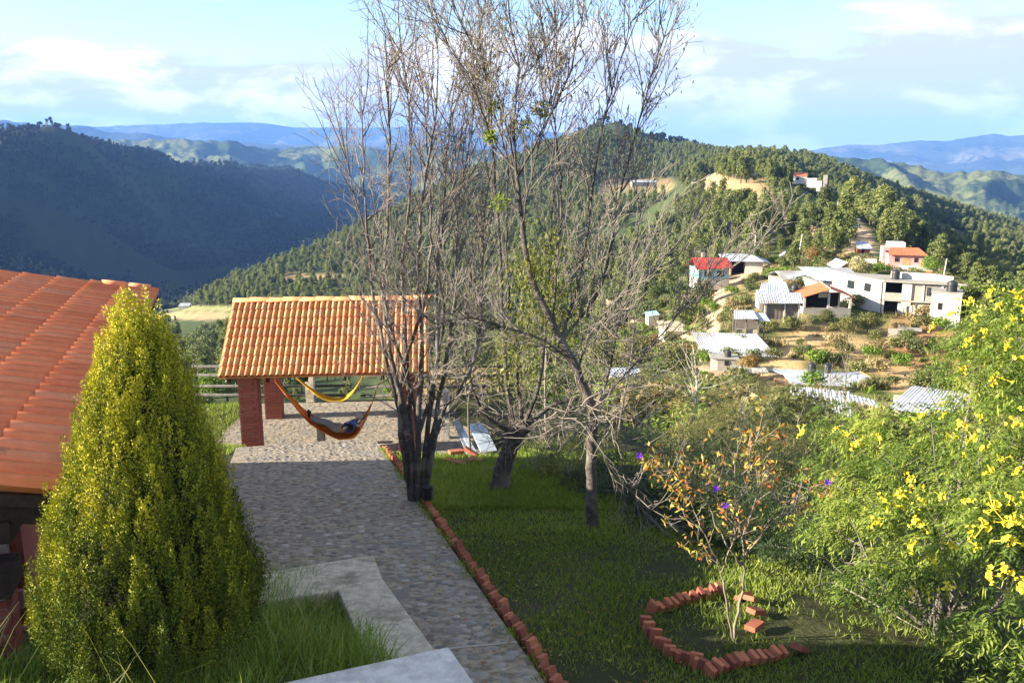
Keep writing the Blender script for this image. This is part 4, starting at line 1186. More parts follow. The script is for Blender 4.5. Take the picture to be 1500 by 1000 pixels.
# ---- cobbled path --------------------------------------------------
PATH_C = 2.96
pz = lambda x, y: -PATH_C - 0.184 * y
fl, fr = Vector((-5.95, 18.2, 0)), Vector((-3.22, 19.75, 0))
ndx = -0.258
nr = Vector((fr.x - ndx * (fr.y - 3.6), 3.6, 0)); nl = Vector((fl.x - ndx * (fl.y - 3.6), 3.6, 0))
m = MB()
poly = [Vector((p.x, p.y, pz(p.x, p.y))) for p in (nl, nr, fr, fl)]
m.prism([p - Vector((0, 0, 1.1)) for p in poly], (0, 0, 1.1))
path = m.build('path', m_stonefloor); tag(path, kind='structure')
slope_M = Matrix.Rotation(math.atan(-0.184), 4, 'X')
rg = np.random.default_rng(5)
STV = [stone_arrays(rg) for _ in range(10)]
STM = [np_mesh('stone', V * np.array([1, 1, 1]), F, m_stone, smooth=False, tint=np.full(len(V), 0.42)) for V, F in STV]
pathdir = (fr - nr).normalized(); across = Vector((pathdir.y, -pathdir.x, 0))
cands = []
S_ = (fr - nr).length; W_ = 2.68
sp = 0.145
for i in range(int(S_ / sp) + 12):
    for j in range(int(W_ / sp) + 1):
        s_ = (i + rg.uniform(-.33, .33) + (0.5 if j % 2 else 0)) * sp - 0.8; w_ = (j + rg.uniform(-.3, .3)) * sp + 0.12
        p = nr + pathdir * s_ - across * w_
        # inside polygon tests (far edge)
        e_ = (fr - fl).normalized(); nn = Vector((-e_.y, e_.x, 0))
        if (p - fl).dot(nn) > -0.12 or p.y < 3.8: continue
        if abs(s_ - 3.6) < .05 or abs(s_ - 7.3) < .05 or abs(s_ - 11.0) < .05 or abs(s_ - 0.9) < .04: continue
        if rg.uniform() < 0.10: continue
        z = pz(p.x, p.y)
        q = np.array([p.x, p.y, z]); ppx, ppy, dd = project(q)
        cands.append((float(dd), p.x, p.y, z, rg.uniform(.030, .085), rg.uniform(0, 6.28), int(rg.integers(10)), rg.uniform(0, 1), float(ppx), float(ppy)))
vis = [c_ for c_ in cands if -20 < c_[8] < 1520 and c_[9] < 1010 and c_[8] > 395 - max(0, (c_[9] - 640)) * 0.0]
vis.sort(key=lambda c_: c_[0] / c_[4])
near_set = set(id(c_) for c_ in vis[:300])
SV, SF, ST = [], [], []; cnt_ = 0
for c_ in cands:
    Mx = Matrix.Translation((c_[1], c_[2], c_[3])) @ slope_M @ Matrix.Rotation(c_[5], 4, 'Z') @ Matrix.Diagonal((c_[4], c_[4], c_[4] * .8, 1))
    if id(c_) in near_set:
        link('stone', STM[c_[6]], path, Mx)
    else:
        V, F = STV[c_[6]]; A_m = np.array(Mx)
        SV.append(V @ A_m[:3, :3].T + A_m[:3, 3]); SF.append(F + cnt_); cnt_ += len(V)
        ST.append(np.full(len(V), np.clip(0.42 + (c_[7] - .5) * .95, 0, 1)))
o = link('small_stones', np_mesh('small_stones', np.concatenate(SV), np.concatenate(SF), m_stone, tint=np.concatenate(ST)), path); tag(o, kind='stuff')
for s_ in (0.9, 3.6, 7.3, 11.0):
    a = nr + pathdir * s_; b2 = a - across * 3.1
    m = MB(); 
    pts = [Vector((q.x, q.y, pz(q.x, q.y) + .003)) for q in (a, a + pathdir * .035, b2 + pathdir * .035, b2)]
    m.prism([q - Vector((0, 0, .02)) for q in pts], (0, 0, .022)); m.build('joint', m_concrete, path)

# ---- raised planter kerb (L) and white slab ---------------------------------
pk = thing('planter_kerb', on_slope(547, 812, 2.74), 'rough pale L-shaped concrete kerb round the grass bed beside the path', 'kerb')
def slab(name, px_pts, c0, h, mat, parent, z=None, bevel=0.015):
    pts = [(at(a, b_, z=z) if z is not None else on_slope(a, b_, c0)) for a, b_ in px_pts]
    m = MB(); m.prism([p - Vector((0, 0, h)) for p in pts], (0, 0, h)); return m.build(name, mat, parent, bevel=bevel)
slab('kerb_far', [(250, 905), (250, 859), (547, 812), (560, 846), (495, 863)], 2.74, .55, m_lime, pk)
slab('kerb_side', [(495.5, 863.5), (560.5, 846.5), (638, 952), (690, 1030), (575, 1050), (541, 968)], 2.741, .55, m_lime, pk)
p0_, p1_, p2_ = at(408, 1000, z=-3.6), at(657, 946, z=-3.6), at(695, 1000, z=-3.6)
m = MB(); q0 = p1_ + (p0_ - p1_) * 1.9; q2 = p1_ + (p2_ - p1_) * 3.2
m.prism([p - Vector((0, 0, .5)) for p in (q0, q0 + (q2 - p1_), q2, p1_)], (0, 0, .5)); ws = m.build('step_slab', m_slabw, None, bevel=.012)
tag(ws, 'smooth white concrete slab at the bottom edge beside the path', 'slab')

# planter bed soil
def planter_z(x, y):
    return -3.66 - 0.30 * np.maximum(y - 5.3, -0.3)
xs_, ys_ = np.meshgrid(np.linspace(-9, 0, 46), np.linspace(3.2, 9.4, 40), indexing='ij')
right = np.interp(ys_, [3.2, 5.9, 6.3, 9.0, 9.4], [-.6, -.6, -.75, -1.62, -1.75])
X_ = -9 + (xs_ + 9) / 9 * (right + 9)
Z_ = planter_z(X_, ys_) + 0.06 * fbm(X_ * 2, ys_ * 2, 3)
ii = np.arange(46 * 40).reshape(46, 40)
q_ = np.stack([ii[:-1, :-1], ii[1:, :-1], ii[1:, 1:], ii[:-1, 1:]], -1).reshape(-1, 4)
m_soil = simple('soil', (0.075, 0.065, 0.04), (0.045, 0.05, 0.025), 6, 1.0, 0.8, 0.03)
o = link('planter_soil', np_mesh('planter_soil', np.stack([X_, ys_, Z_], -1).reshape(-1, 3), q_, m_soil, smooth=True)); tag(o, kind='structure')

# ---- roof tile meshes ---------------------------------------------------------
def barrel_tile(name, W, L_, H, mat, n=8, pan=0.25, taper=0.9, th=0.014, pw=0.8):
    """convex clay tile. local: x across, y up the slope, z out. upper end narrower"""
    prof = []
    for i in range(n + 1):
        u = i / n
        if u < 1 - pan:
            k = u / (1 - pan); prof.append((-W / 2 + W * u, H * max(0.0, math.sin(math.pi * k)) ** pw))
        else:
            k = (u - (1 - pan)) / pan; prof.append((-W / 2 + W * u, -0.12 * H * math.sin(math.pi * k)))
    V = []; F = []
    for y, s in ((0, 1.0), (L_, taper)):
        for dz_ in (0, -th):
            for x, z in prof: V.append((x * s, y, z * s + dz_))
    k = n + 1
    for i in range(n):
        F.append((i, i + 1, 2 * k + i + 1, 2 * k + i)); F.append((k + i, 3 * k + i, 3 * k + i + 1, k + i + 1))
        F.append((i, k + i, k + i + 1, i + 1))
    F.append((0, 2 * k, 3 * k, k)); F.append((n, k + n, 3 * k + n, 2 * k + n))
    me = bpy.data.meshes.new(name); me.from_pydata(V, [], F); me.materials.append(mat)
    sm = [j % 3 != 2 for j in range(3 * n)] + [False, False]
    me.polygons.foreach_set('use_smooth', sm); me.update()
    return me
def frame(origin, xdir, ydir):
    x = Vector(xdir).normalized(); y = Vector(ydir).normalized(); z = x.cross(y).normalized(); y = z.cross(x)
    return Matrix(((x.x, y.x, z.x, origin.x), (x.y, y.y, z.y, origin.y), (x.z, y.z, z.z, origin.z), (0, 0, 0, 1)))
def joined(me, Ms, name, parent, mat):
    vs_ = np.array([v.co[:] for v in me.vertices]); fs_ = [tuple(p.vertices) for p in me.polygons]
    V = []; F = []; off = np.array(wloc(parent))
    for i, M_ in enumerate(Ms):
        A_m = np.array(M_); V.append(vs_ @ A_m[:3, :3].T + A_m[:3, 3] - off); F.append(np.array(fs_) + i * len(vs_))
    o = bpy.data.objects.new(name, np_mesh(name, np.concatenate(V), np.concatenate(F), mat, smooth=True)); COL.objects.link(o); o.parent = parent
    return tag(o, kind='stuff')

# ---- left house -----------------------------------------------------------------
E0 = Vector((-3.77, 6.9, -2.80)) * .92; E1v = Vector((-7.0, 17.4, -2.80)) * .92
e_ = (E1v - E0).normalized(); qh = Vector((-e_.y, e_.x, 0)); LEN = (E1v - E0).length
RISE = 0.165
qs = (qh + Vector((0, 0, RISE))).normalized()
lh = thing('tiled_house', Vector((-6.5, 11.5, -5.3)), 'red brick house with a low salmon clay tile roof behind the cypress', 'house')
tl = barrel_tile('roof_tile', 0.252, 0.62, 0.105, m_tile_l, n=10, pan=0.08, taper=0.93, pw=.62)
nb = int(LEN / 0.262); Ms = []
for row in range(11):
    for i in range(nb + 1):
        o_ = E0 + e_ * (0.10 + i * 0.262) + qs * (row * 0.54) + Vector((0, 0, 0.055 + random.uniform(-.004, .004)))
        # local x along the eave (away), y up the slope; lower end lifted
        Mx = frame(o_, -e_, qs) @ Euler((R(-2.6 + random.uniform(-.5, .5)), 0, R(random.uniform(-.9, .9)))).to_matrix().to_4x4()
        Ms.append((row, Mx))
par = [M_ for r_, M_ in Ms if r_ < 7][:300]
for M_ in par: link('roof_tile', tl, lh, M_)
joined(tl, [M_ for r_, M_ in Ms if r_ >= 7] + [M_ for r_, M_ in Ms if r_ < 7][300:], 'upper_tiles', lh, m_tile_l)
# deck, beams and body
P4 = [E0 - qs * -.03 - e_ * .02, E1v + e_ * .02 + qs * .03, E1v + e_ * .02 + qs * 7.2, E0 + qs * 7.2 - e_ * .02]
m = MB(); m.prism([p - Vector((0, 0, .10)) for p in P4], (0, 0, .09)); m.build('roof_deck', m_beam, lh)
def obox(a, b_, w_, h_, mat, name, parent, label=None):
    """beam of section w x h from a to b"""
    a = Vector(a); b_ = Vector(b_); d = (b_ - a); x = Vector((-d.y, d.x, 0)).normalized() * w_ / 2; z = Vector((0, 0, h_ / 2))
    m = MB(); m.prism([a - x - z, a + x - z, a + x + z, a - x + z], d); return m.build(name, mat, parent, label)
dn = Vector((0, 0, -.20))
obox(E0 + e_ * .16 + qs * .06 + dn, E0 + e_ * .16 + qs * 7 + dn, .12, .18, m_beam, 'rafter', lh)
for k in range(1, 12): obox(E0 + e_ * (.16 + .95 * k) + qs * .06 + dn, E0 + e_ * (.16 + .95 * k) + qs * 3 + dn, .08, .14, m_beam, 'rafter', lh)
dn2 = Vector((0, 0, -.36)); obox(E0 + e_ * .05 + qs * .45 + dn2, E1v - e_ * .1 + qs * .45 + dn2, .18, .17, m_beam, 'wall_plate', lh)
# brick corner pier under the plate, dark capital, pink block wall, side wall
cpier = E0 + e_ * .30 + qh * .62
gz_ = float(planter_z(0, cpier.y)) - .5
m = MB(frame(Vector((cpier.x, cpier.y, 0)), -qh, e_)); m.box((0, 0, (gz_ - 3.42) / 2), (.30, .30, -3.42 - gz_ + .0)); pier = m.build('corner_pier', m_mortar, lh)
me_b = MB(); me_b.box((0, 0, 0), (.225, .105, .062)); meb = me_b.mesh('brick', m_brick)
fr_ = frame(Vector((cpier.x, cpier.y, 0)), -qh, e_)
z = gz_ + .03; k = 0
while z < -3.47:
    for a in range(4):
        Mx = fr_ @ Matrix.Rotation(math.pi / 2 * a, 4, 'Z') @ Matrix.Translation(((.045 if k % 2 else -.045), -.112, z))
        link('brick', meb, pier, Mx)
    z += .076; k += 1
m = MB(fr_); m.box((0, -.02, -3.31), (.42, .42, .20)); m.build('capital', m_beam, lh)
m_pinkb = brickmat('pink_block', (0.36, 0.17, 0.155), (0.42, 0.20, 0.18), (0.38, 0.19, 0.18), scale=5)
m = MB(); wp = E0 + e_ * .62 + qh * .55
m.prism([wp + Vector((0, 0, -2.6)), wp + qh * 6 + Vector((0, 0, -2.6)), wp + qh * 6 + Vector((0, 0, 1.0)), wp + Vector((0, 0, -.28))], e_ * .14)
gw = m.build('gable_wall', m_mortar, lh)
mb_ = MB(); mb_.box((0, 0, 0), (.40, .05, .155)); mblk = mb_.mesh('wall_block', m_pinkb)
for row in range(9):
    for j in range(7):
        link('wall_block', mblk, gw, frame(wp + qh * (.10 + j * .412 + (.2 if row % 2 else 0)) + Vector((0, 0, -.44 - row * .165)) - e_ * .012, -qh, e_))
ma = E0 + e_ * .75 + qh * .45
m = MB(); m.prism([ma + Vector((0, 0, -5.5)), ma + e_ * 9.6 + Vector((0, 0, -5.5)), ma + e_ * 9.6 + Vector((0, 0, -.45)), ma + Vector((0, 0, -.45))], qh * .2); m.build('side_wall', m_brick, lh)
m = MB(); m.prism([ma + e_ * 9.4 + Vector((0, 0, -5.5)), ma + e_ * 9.4 + qh * 6 + Vector((0, 0, -5.5)), ma + e_ * 9.4 + qh * 6 + Vector((0, 0, .8)), ma + e_ * 9.4 + Vector((0, 0, -.45))], e_ * .2); m.build('back_wall', m_brick, lh)
for k in range(2):
    m = MB(); m.smooth = True; c0 = E1v + e_ * .12 + qs * (.15 + .42 * k) + Vector((0, 0, .03))
    m.tube([c0, c0 + qs * .40], [.085, .075], 10); m.build('edge_tile', m_tile_l, lh)

# ---- hammock shelter -----------------------------------------------------------------
GF = -7.2
GC = Vector((-4.52, 22.0, GF)); GM = Matrix.Translation(GC) @ Matrix.Rotation(R(5), 4, 'Z')
# paved floor
def flat(pts, z, h, mat, name):
    m = MB(); m.prism([Vector((x, y, z - h)) for x, y in pts], (0, 0, h)); o = m.build(name, mat); return tag(o, kind='structure')
flat([(-7.6, 19.0), (-3.4, 19.9), (-1.6, 19.4), (.6, 20.3), (.4, 22.2), (-1.8, 22.6), (-2.0, 25.0), (-7.4, 24.6)], GF, .5, m_stonefloor, 'terrace')
FV, FF, FT = [], [], []; cnt_ = 0
for i in range(46):
    for j in range(36):
        x = -7.3 + i * .168 + rg.uniform(-.05, .05); y = 19.6 + j * .152 + rg.uniform(-.05, .05)
        if x > -2.2 and (y > 22.0 or y < 20.2): continue
        if y > 24.5 or x > .2: continue
        V, F = STV[int(rg.integers(10))]; s_ = rg.uniform(.05, .09)
        if rg.uniform() < .35: continue
        a = rg.uniform(0, 6.28); ca, sa = math.cos(a), math.sin(a)
        VV = V * np.array([s_, s_, s_ * .35]); VV = np.stack([VV[:, 0] * ca - VV[:, 1] * sa + x, VV[:, 0] * sa + VV[:, 1] * ca + y, VV[:, 2] + GF], -1)
        FV.append(VV); FF.append(F + cnt_); cnt_ += len(V); FT.append(np.full(len(V), rg.uniform(.45, .75)))
o = link('floor_stones', np_mesh('floor_stones', np.concatenate(FV), np.concatenate(FF), m_stone, tint=np.concatenate(FT))); tag(o, 'pale worn stones set in the floor under the shelter', kind='stuff')
gz0 = thing('hammock_shelter', GC, 'open hammock shelter with red brick piers and an orange clay tile gable roof', 'shelter')
def gb(name, mat, c, d, parent=None, rx=0, label=None):
    m = MB(GM); m.box(c, d, rx=rx); return m.build(name, mat, parent or gz0, label)
mb_ = MB(); mb_.box((0, 0, 0), (.322, .105, .064)); mbr = mb_.mesh('brick', m_brick)
nbk = 0; rear = []
for px_, py_ in ((-1.85, -1.5), (1.85, -1.5), (-1.85, 1.5), (1.85, 1.5)):
    pr_ = gb('pier', m_mortar, (px_, py_, .97), (.42, .42, 2.0))
    lab = False
    for k in range(26):
        for a in range(4):
            Mx = GM @ Matrix.Translation((px_, py_, .035 + k * .0765)) @ Matrix.Rotation(math.pi / 2 * a + (0 if k % 2 else math.pi), 4, 'Z') @ Matrix.Scale(1 if k % 2 else -1, 4, (1, 0, 0)) @ Matrix.Translation((-.0575, -.1675, 0))
            if (px_, py_) == (1.85, 1.5): rear.append(Mx)
            elif nbk < 312: link('brick', mbr, pr_, Mx); nbk += 1
            else: rear.append(Mx)
    if (px_, py_) == (1.85, 1.5):
        joined(mbr, rear, 'bricks', pr_, m_brick)
EH, RH = 2.02, 3.42; HX, HY = 2.42, 2.02
for y in (-1.5, 1.5): gb('beam', m_beam, (0, y, 2.045), (4.5, .16, .14))
for x in (-1.85, 1.85, 0): gb('cross_beam', m_beam, (x, 0, 2.18), (.14, 3.3, .12))
gb('ridge_beam', m_beam, (0, 0, RH - .22), (4.7, .12, .16))
for x in (-1.85, 1.85): gb('king_post', m_beam, (x, 0, 2.7), (.12, .12, 1.0))
sl_len = math.hypot(HY, RH - EH); sa_ = math.atan2(RH - EH, HY)
for sgn in (-1, 1):
    for k in range(6):
        x = -2.2 + k * .88
        m = MB(GM); m.prism([(x - .04, sgn * (HY - .02), EH - .13), (x + .04, sgn * (HY - .02), EH - .13), (x + .04, sgn * (HY - .02), EH - .02), (x - .04, sgn * (HY - .02), EH - .02)], (0, -sgn * (HY - .05), RH - EH)); m.build('rafter', m_beam, gz0)
    m = MB(GM); m.prism([(-HX, sgn * HY, EH - .015), (HX, sgn * HY, EH - .015), (HX, 0, RH - .015), (-HX, 0, RH - .015)], (0, 0, .03)); m.build('roof_deck', m_tile_g if sgn < 0 else m_beam, gz0)
tg = barrel_tile('roof_tile', 0.142, 0.36, 0.052, m_tile_g, n=7, pan=0.14, taper=0.88, th=.012)
up_f = GM.to_3x3() @ Vector((0, math.cos(sa_), math.sin(sa_))); up_b = GM.to_3x3() @ Vector((0, -math.cos(sa_), math.sin(sa_))); gx = GM.to_3x3() @ Vector((1, 0, 0))
NCOL = 34; NROW = 8; bk = []
for row in range(NROW):
    for i in range(NCOL):
        x = -HX + (i + .5) * 2 * HX / NCOL
        of = GM @ Vector((x, -HY - .05, EH + .045)) + up_f * (row * sl_len / NROW)
        Mx = frame(of, gx, up_f) @ Euler((R(-3.2 + random.uniform(-.8, .8)), 0, R(random.uniform(-1.4, 1.4)))).to_matrix().to_4x4()
        link('roof_tile', tg, gz0, Mx)
        ob = GM @ Vector((x, HY + .05, EH + .045)) + up_b * (row * sl_len / NROW)
        bk.append(frame(ob, -gx, up_b) @ Euler((R(-3.2), 0, 0)).to_matrix().to_4x4())
joined(tg, bk, 'rear_tiles', gz0, m_tile_g)
rt = barrel_tile('ridge_tile', 0.24, 0.46, 0.09, m_tile_g, n=7, pan=0.001, taper=0.9)
for k in range(12):
    o_ = GM @ Vector((-HX + k * .405, 0, RH + .045 + (k % 2) * .012)); link('ridge_tile', rt, gz0, frame(o_, GM.to_3x3() @ Vector((0, -1, 0)), gx))
m = MB(GM)
for sgn in (-1, 1):
    m.prism([(-HX - .02, sgn * HY, EH - .0), (-HX + .03, sgn * HY, EH), (-HX + .03, 0, RH), (-HX - .02, 0, RH)], (0, 0, .07))
m.build('barge_board', m_tile_g, gz0)

# hammocks ------------------------------------------------------------------------
def cloth_mat(name, cols):
    m, nt, b = mat_new(name)
    p = wpos(nt)
    wv = nt.add('ShaderNodeTexWave', {'Vector': p, 'Scale': 9.0, 'Distortion': 1.5, 'Detail': 2.0}, bands_direction='Y')
    c = nt.ramp(wv.outputs['Fac'], [(i / (len(cols) - 1), x) for i, x in enumerate(cols)])
    nt.l.new(c, b.inputs['Base Color']); b.inputs['Roughness'].default_value = 0.9
    bump(nt, b, nt.noise(p, 70, 3, 0.5), 0.5, 0.01)
    tr = nt.add('ShaderNodeBsdfTranslucent', {'Color': c}); mx = nt.add('ShaderNodeMixShader', {0: 0.3, 1: b.outputs[0], 2: tr.outputs[0]})
    nt.l.new(mx.outputs[0], nt.n['Material Output'].inputs['Surface'])
    return m
m_hamo = cloth_mat('orange_weave', [(0.50, 0.09, 0.02), (0.62, 0.17, 0.03), (0.70, 0.34, 0.06)])
m_hamy = cloth_mat('yellow_weave', [(0.72, 0.42, 0.02), (0.85, 0.60, 0.05), (0.80, 0.52, 0.03)])
def interp_pts(pts, n):
    pts = [Vector(p) for p in pts]; d = [0]
    for a, b_ in zip(pts, pts[1:]): d.append(d[-1] + (b_ - a).length)
    out = []
    for k in range(n):
        s_ = d[-1] * k / (n - 1)
        i = max(0, min(len(pts) - 2, int(np.searchsorted(d, s_)) - 1))
        f = (s_ - d[i]) / max(1e-6, d[i + 1] - d[i])
        p0 = pts[max(i - 1, 0)]; p1 = pts[i]; p2 = pts[i + 1]; p3 = pts[min(i + 2, len(pts) - 1)]
        out.append(0.5 * ((2 * p1) + (p2 - p0) * f + (2 * p0 - 5 * p1 + 4 * p2 - p3) * f * f + (3 * p1 - p0 - 3 * p2 + p3) * f ** 3))
    return out
def hammock(label, px_pts, y, widths, mat, a0, a1, sag=0.55):
    c = interp_pts([at(a, b_, y=y) for a, b_ in px_pts], 34)
    t = thing('hammock', c[len(c) // 2], label, 'hammock', 'hammocks slung under the shelter')
    ws_ = np.interp(np.linspace(0, 1, 34), np.linspace(0, 1, len(widths)), widths)
    m = MB(); m.smooth = True; rows = []; K = 11
    for off in (0.0, -0.018):
        rr = []
        for p, w_ in zip(c, ws_):
            pts = []
            for k in range(K):
                u = k / (K - 1) * 2 - 1
                pts.append(p + Vector((0, u * w_ / 2, w_ * sag * (.35 if u < 0 else 1) * (abs(u) ** 2.2) + off + .012 * math.sin(k * 2.3 + p.x * 9))))
            rr.append(m.addv(pts))
        rows.append(rr)
    for rr, fl_ in ((rows[0], 1), (rows[1], -1)):
        for a, b_ in zip(rr, rr[1:]):
            for k in range(K - 1):
                q = (a + k, a + k + 1, b_ + k + 1, b_ + k); m.face(q if fl_ > 0 else q[::-1])
    for a, b_, a2, b2 in zip(rows[0], rows[0][1:], rows[1], rows[1][1:]):
        m.face((a, b_, b2, a2)); m.face((a + K - 1, a2 + K - 1, b2 + K - 1, b_ + K - 1))
    m.build('sling', mat, t)
    for p, q in ((c[0], a0), (c[-1], a1)):
        m = MB(); m.tube([p, p.lerp(q, .5) + Vector((0, 0, -.02)), q], .012, 5); m.build('rope', mat, t)
    return c
front_l = GM @ Vector((-1.62, -1.45, 1.96)); front_r = GM @ Vector((1.62, -1.45, 1.9))
oc = hammock('orange hammock with a person lying in it under the front of the shelter', [(402, 556), (425, 585), (452, 616), (480, 634), (506, 643), (522, 637), (535, 616), (546, 588), (554, 563)], 20.72, [.05, .10, .20, .36, .46, .44, .32, .16, .05], m_hamo, front_l, front_r)
hammock('empty yellow hammock hanging at the back of the shelter', [(434, 552), (452, 568), (472, 582), (492, 587), (508, 583), (522, 567), (533, 546)], 23.2, [.05, .12, .20, .24, .20, .12, .05], m_hamy, GM @ Vector((-1.2, 1.45, 2.0)), GM @ Vector((1.0, 1.45, 2.0)), .3)

# person -----------------------------------------------------------------------------
m_skin = simple('skin', (0.42, 0.24, 0.17), (0.38, 0.21, 0.15), 20, 0.6, 0.1)
m_trou = simple('grey_trousers', (0.21, 0.22, 0.23), (0.15, 0.155, 0.165), 12, 0.9, 0.4)
m_blue = simple('blue_shirt', (0.06, 0.13, 0.36), (0.05, 0.10, 0.28), 12, 0.9, 0.3)
m_blk = simple('black_cloth', (0.014, 0.014, 0.016), None, 12, 0.8, 0.2)
m_hairg = simple('grey_hair', (0.42, 0.39, 0.36), (0.30, 0.28, 0.26), 60, 0.8, 0.5)
YP = 20.70
def skinmesh(name, verts, edges, radii, mat, parent, root=0, sub=2):
    me = bpy.data.meshes.new(name); org = wloc(parent)
    me.from_pydata([tuple(Vector(v) - org) for v in verts], edges, [])
    me.materials.append(mat)
    o = bpy.data.objects.new(name, me); COL.objects.link(o); o.parent = parent
    md = o.modifiers.new('skin', 'SKIN'); md.use_smooth_shade = True
    sv = me.skin_vertices[0].data
    for i, r_ in enumerate(radii):
        sv[i].radius = (r_, r_) if isinstance(r_, (int, float)) else r_
        sv[i].use_root = (i == root)
    sb = o.modifiers.new('sub', 'SUBSURF'); sb.levels = sub; sb.render_levels = sub
    return o
def Q(px_, py_, dy=0.0): return at(px_, py_ - 3.0, y=YP + dy)
pt_ = thing('person', Q(500, 632), 'person in grey trousers and blue shirt lying in the orange hammock, arm behind head', 'person')
pel = Q(497, 631) ; ch = Q(513, 627); nk = Q(522, 618); hd = Q(526.5, 612.5)
verts = [pel, Q(505, 630), ch, Q(519, 622), nk, Q(524, 616), hd,
         Q(518, 621, -.17), Q(527, 628, -.20), Q(532, 617, -.12),      # near arm: shoulder elbow hand behind head
         Q(518, 621, .17), Q(508, 626, .2), Q(503, 628, .08),
         Q(490, 629, -.09), Q(478, 621, -.10), Q(465, 619, -.08), Q(455, 614, -.07), Q(452.5, 606, -.06),
         Q(490, 629, .09), Q(477, 623, .10), Q(464, 620, .08), Q(456, 616, .05), Q(455, 608, .05)]
edges = [(0, 1), (1, 2), (2, 3), (3, 4), (4, 5), (5, 6), (3, 7), (7, 8), (8, 9), (3, 10), (10, 11), (11, 12), (0, 13), (13, 14), (14, 15), (15, 16), (16, 17), (0, 18), (18, 19), (19, 20), (20, 21), (21, 22)]
rad = [.13, .12, .13, .11, .055, .06, .095, .055, .042, .03, .055, .042, .03, .085, .06, .055, .04, .03, .085, .06, .055, .04, .03]
base = len(verts)
for hidx, dirx in ((9, 1), (12, -1)):
    for k in range(5):
        L_ = (.045, .07, .078, .072, .055)[k]
        a = verts[hidx] + Vector((dirx * .015, (k - 2) * .016, .01)); b_ = a + Vector((dirx * L_ * .8, (k - 2) * .01, L_ * .5 - .03))
        verts += [a, b_]; edges += [(hidx, len(verts) - 2), (len(verts) - 2, len(verts) - 1)]; rad += [.009, .008]
skinmesh('body', verts, edges, rad, m_skin, pt_)
lo = Vector((0, 0, -.012))
skinmesh('trousers', [pel + lo, verts[13], verts[14], verts[15], verts[16], verts[18], verts[19], verts[20], verts[21], Q(504, 630)], [(0, 1), (1, 2), (2, 3), (3, 4), (0, 5), (5, 6), (6, 7), (7, 8), (0, 9)], [.15, .108, .088, .078, .06, .108, .088, .078, .06, .14], m_trou, pt_)
skinmesh('shirt', [Q(503, 630), Q(509, 629), Q(514, 627), Q(519, 622), Q(518, 621, -.18), Q(524, 626, -.2), Q(518, 621, .18), Q(511, 625, .2)], [(0, 1), (1, 2), (2, 3), (3, 4), (4, 5), (3, 6), (6, 7)], [.15, .15, .15, .115, .075, .065, .075, .065], m_blue, pt_)
for dy, lb in ((-.06, 0), (.05, 1)):
    skinmesh('shoe', [Q(456 + lb, 616, dy), Q(453 + lb, 610, dy), Q(451.5 + lb * 2, 602 + lb * 2, dy)], [(0, 1), (1, 2)], [.055, .05, .03], m_blk, pt_, sub=1)
m = MB(); m.smooth = True; m.lathe(hd + Vector((.02, 0, .015)), [(.02, -.10), (.085, -.08), (.112, -.02), (.108, .04), (.08, .085), (.02, .108)], 14); m.build('hair', m_hairg, pt_)
m = MB(); fc = hd + Vector((-.085, 0, .01)); m.box(fc + Vector((-.01, 0, .0)), (.03, .022, .035)); m.box(fc + Vector((.005, -.035, .012)), (.02, .022, .012)); m.box(fc + Vector((.005, .035, .012)), (.02, .022, .012)); m.box(fc + Vector((.0, 0, -.035)), (.015, .045, .01)); m.build('face', m_skin, pt_)
m = MB(); m.smooth = True; m.lathe(Q(509, 629, -.22), [(.04, -.07), (.11, -.06), (.15, -.01), (.12, .05), (.04, .09)], 12)
bag = m.build('cushion', m_blk, origin=Q(509, 629, -.22)); tag(bag, 'black cushion tucked beside the person in the orange hammock', 'cushion')

# small post and fence -----------------------------------------------------------------
p = at(470, 630, y=21.0)
m = MB(); m.box((p.x, p.y, GF + .26), (.17, .17, .52)); m.box((p.x, p.y, GF + .53), (.22, .22, .03)); o = m.build('stump', m_rail, origin=(p.x, p.y, GF)); tag(o, 'short grey wooden post standing on the floor under the orange hammock', 'post')
fn = thing('rail_fence', Vector((-4.5, 25.2, GF)), 'dark wooden rail fence along the drop behind the shelter', 'fence')
fz = lambda x: GF - .25
for x in (-14, -11.6, -9.3, -7.0, -2.45, -.4): 
    zz = float(terrain_z(x, 25.25)); m = MB(); m.smooth = True; m.tube([(x, 25.25, zz - .4), (x, 25.25, GF + 1.02)], .055, 8); m.build('post', m_rail, fn)
for k, z in enumerate((.98, .70, .38, .10)):
    for a, b_ in ((-14.2, -9.4), (-9.35, -4.9), (-4.45, .3)):
        m = MB(); m.smooth = True; m.tube([(a, 25.17, GF + z + random.uniform(-.02, .02)), ((a + b_) / 2, 25.17, GF + z - .015), (b_, 25.17, GF + z + random.uniform(-.02, .02))], .042, 7); m.build('rail', m_rail, fn)
p = at(455, 590, y=25.0)
m = MB(); m.box((p.x, 25.05, GF + .45), (.24, .24, 1.3)); m.build('concrete_post', m_lime, fn)
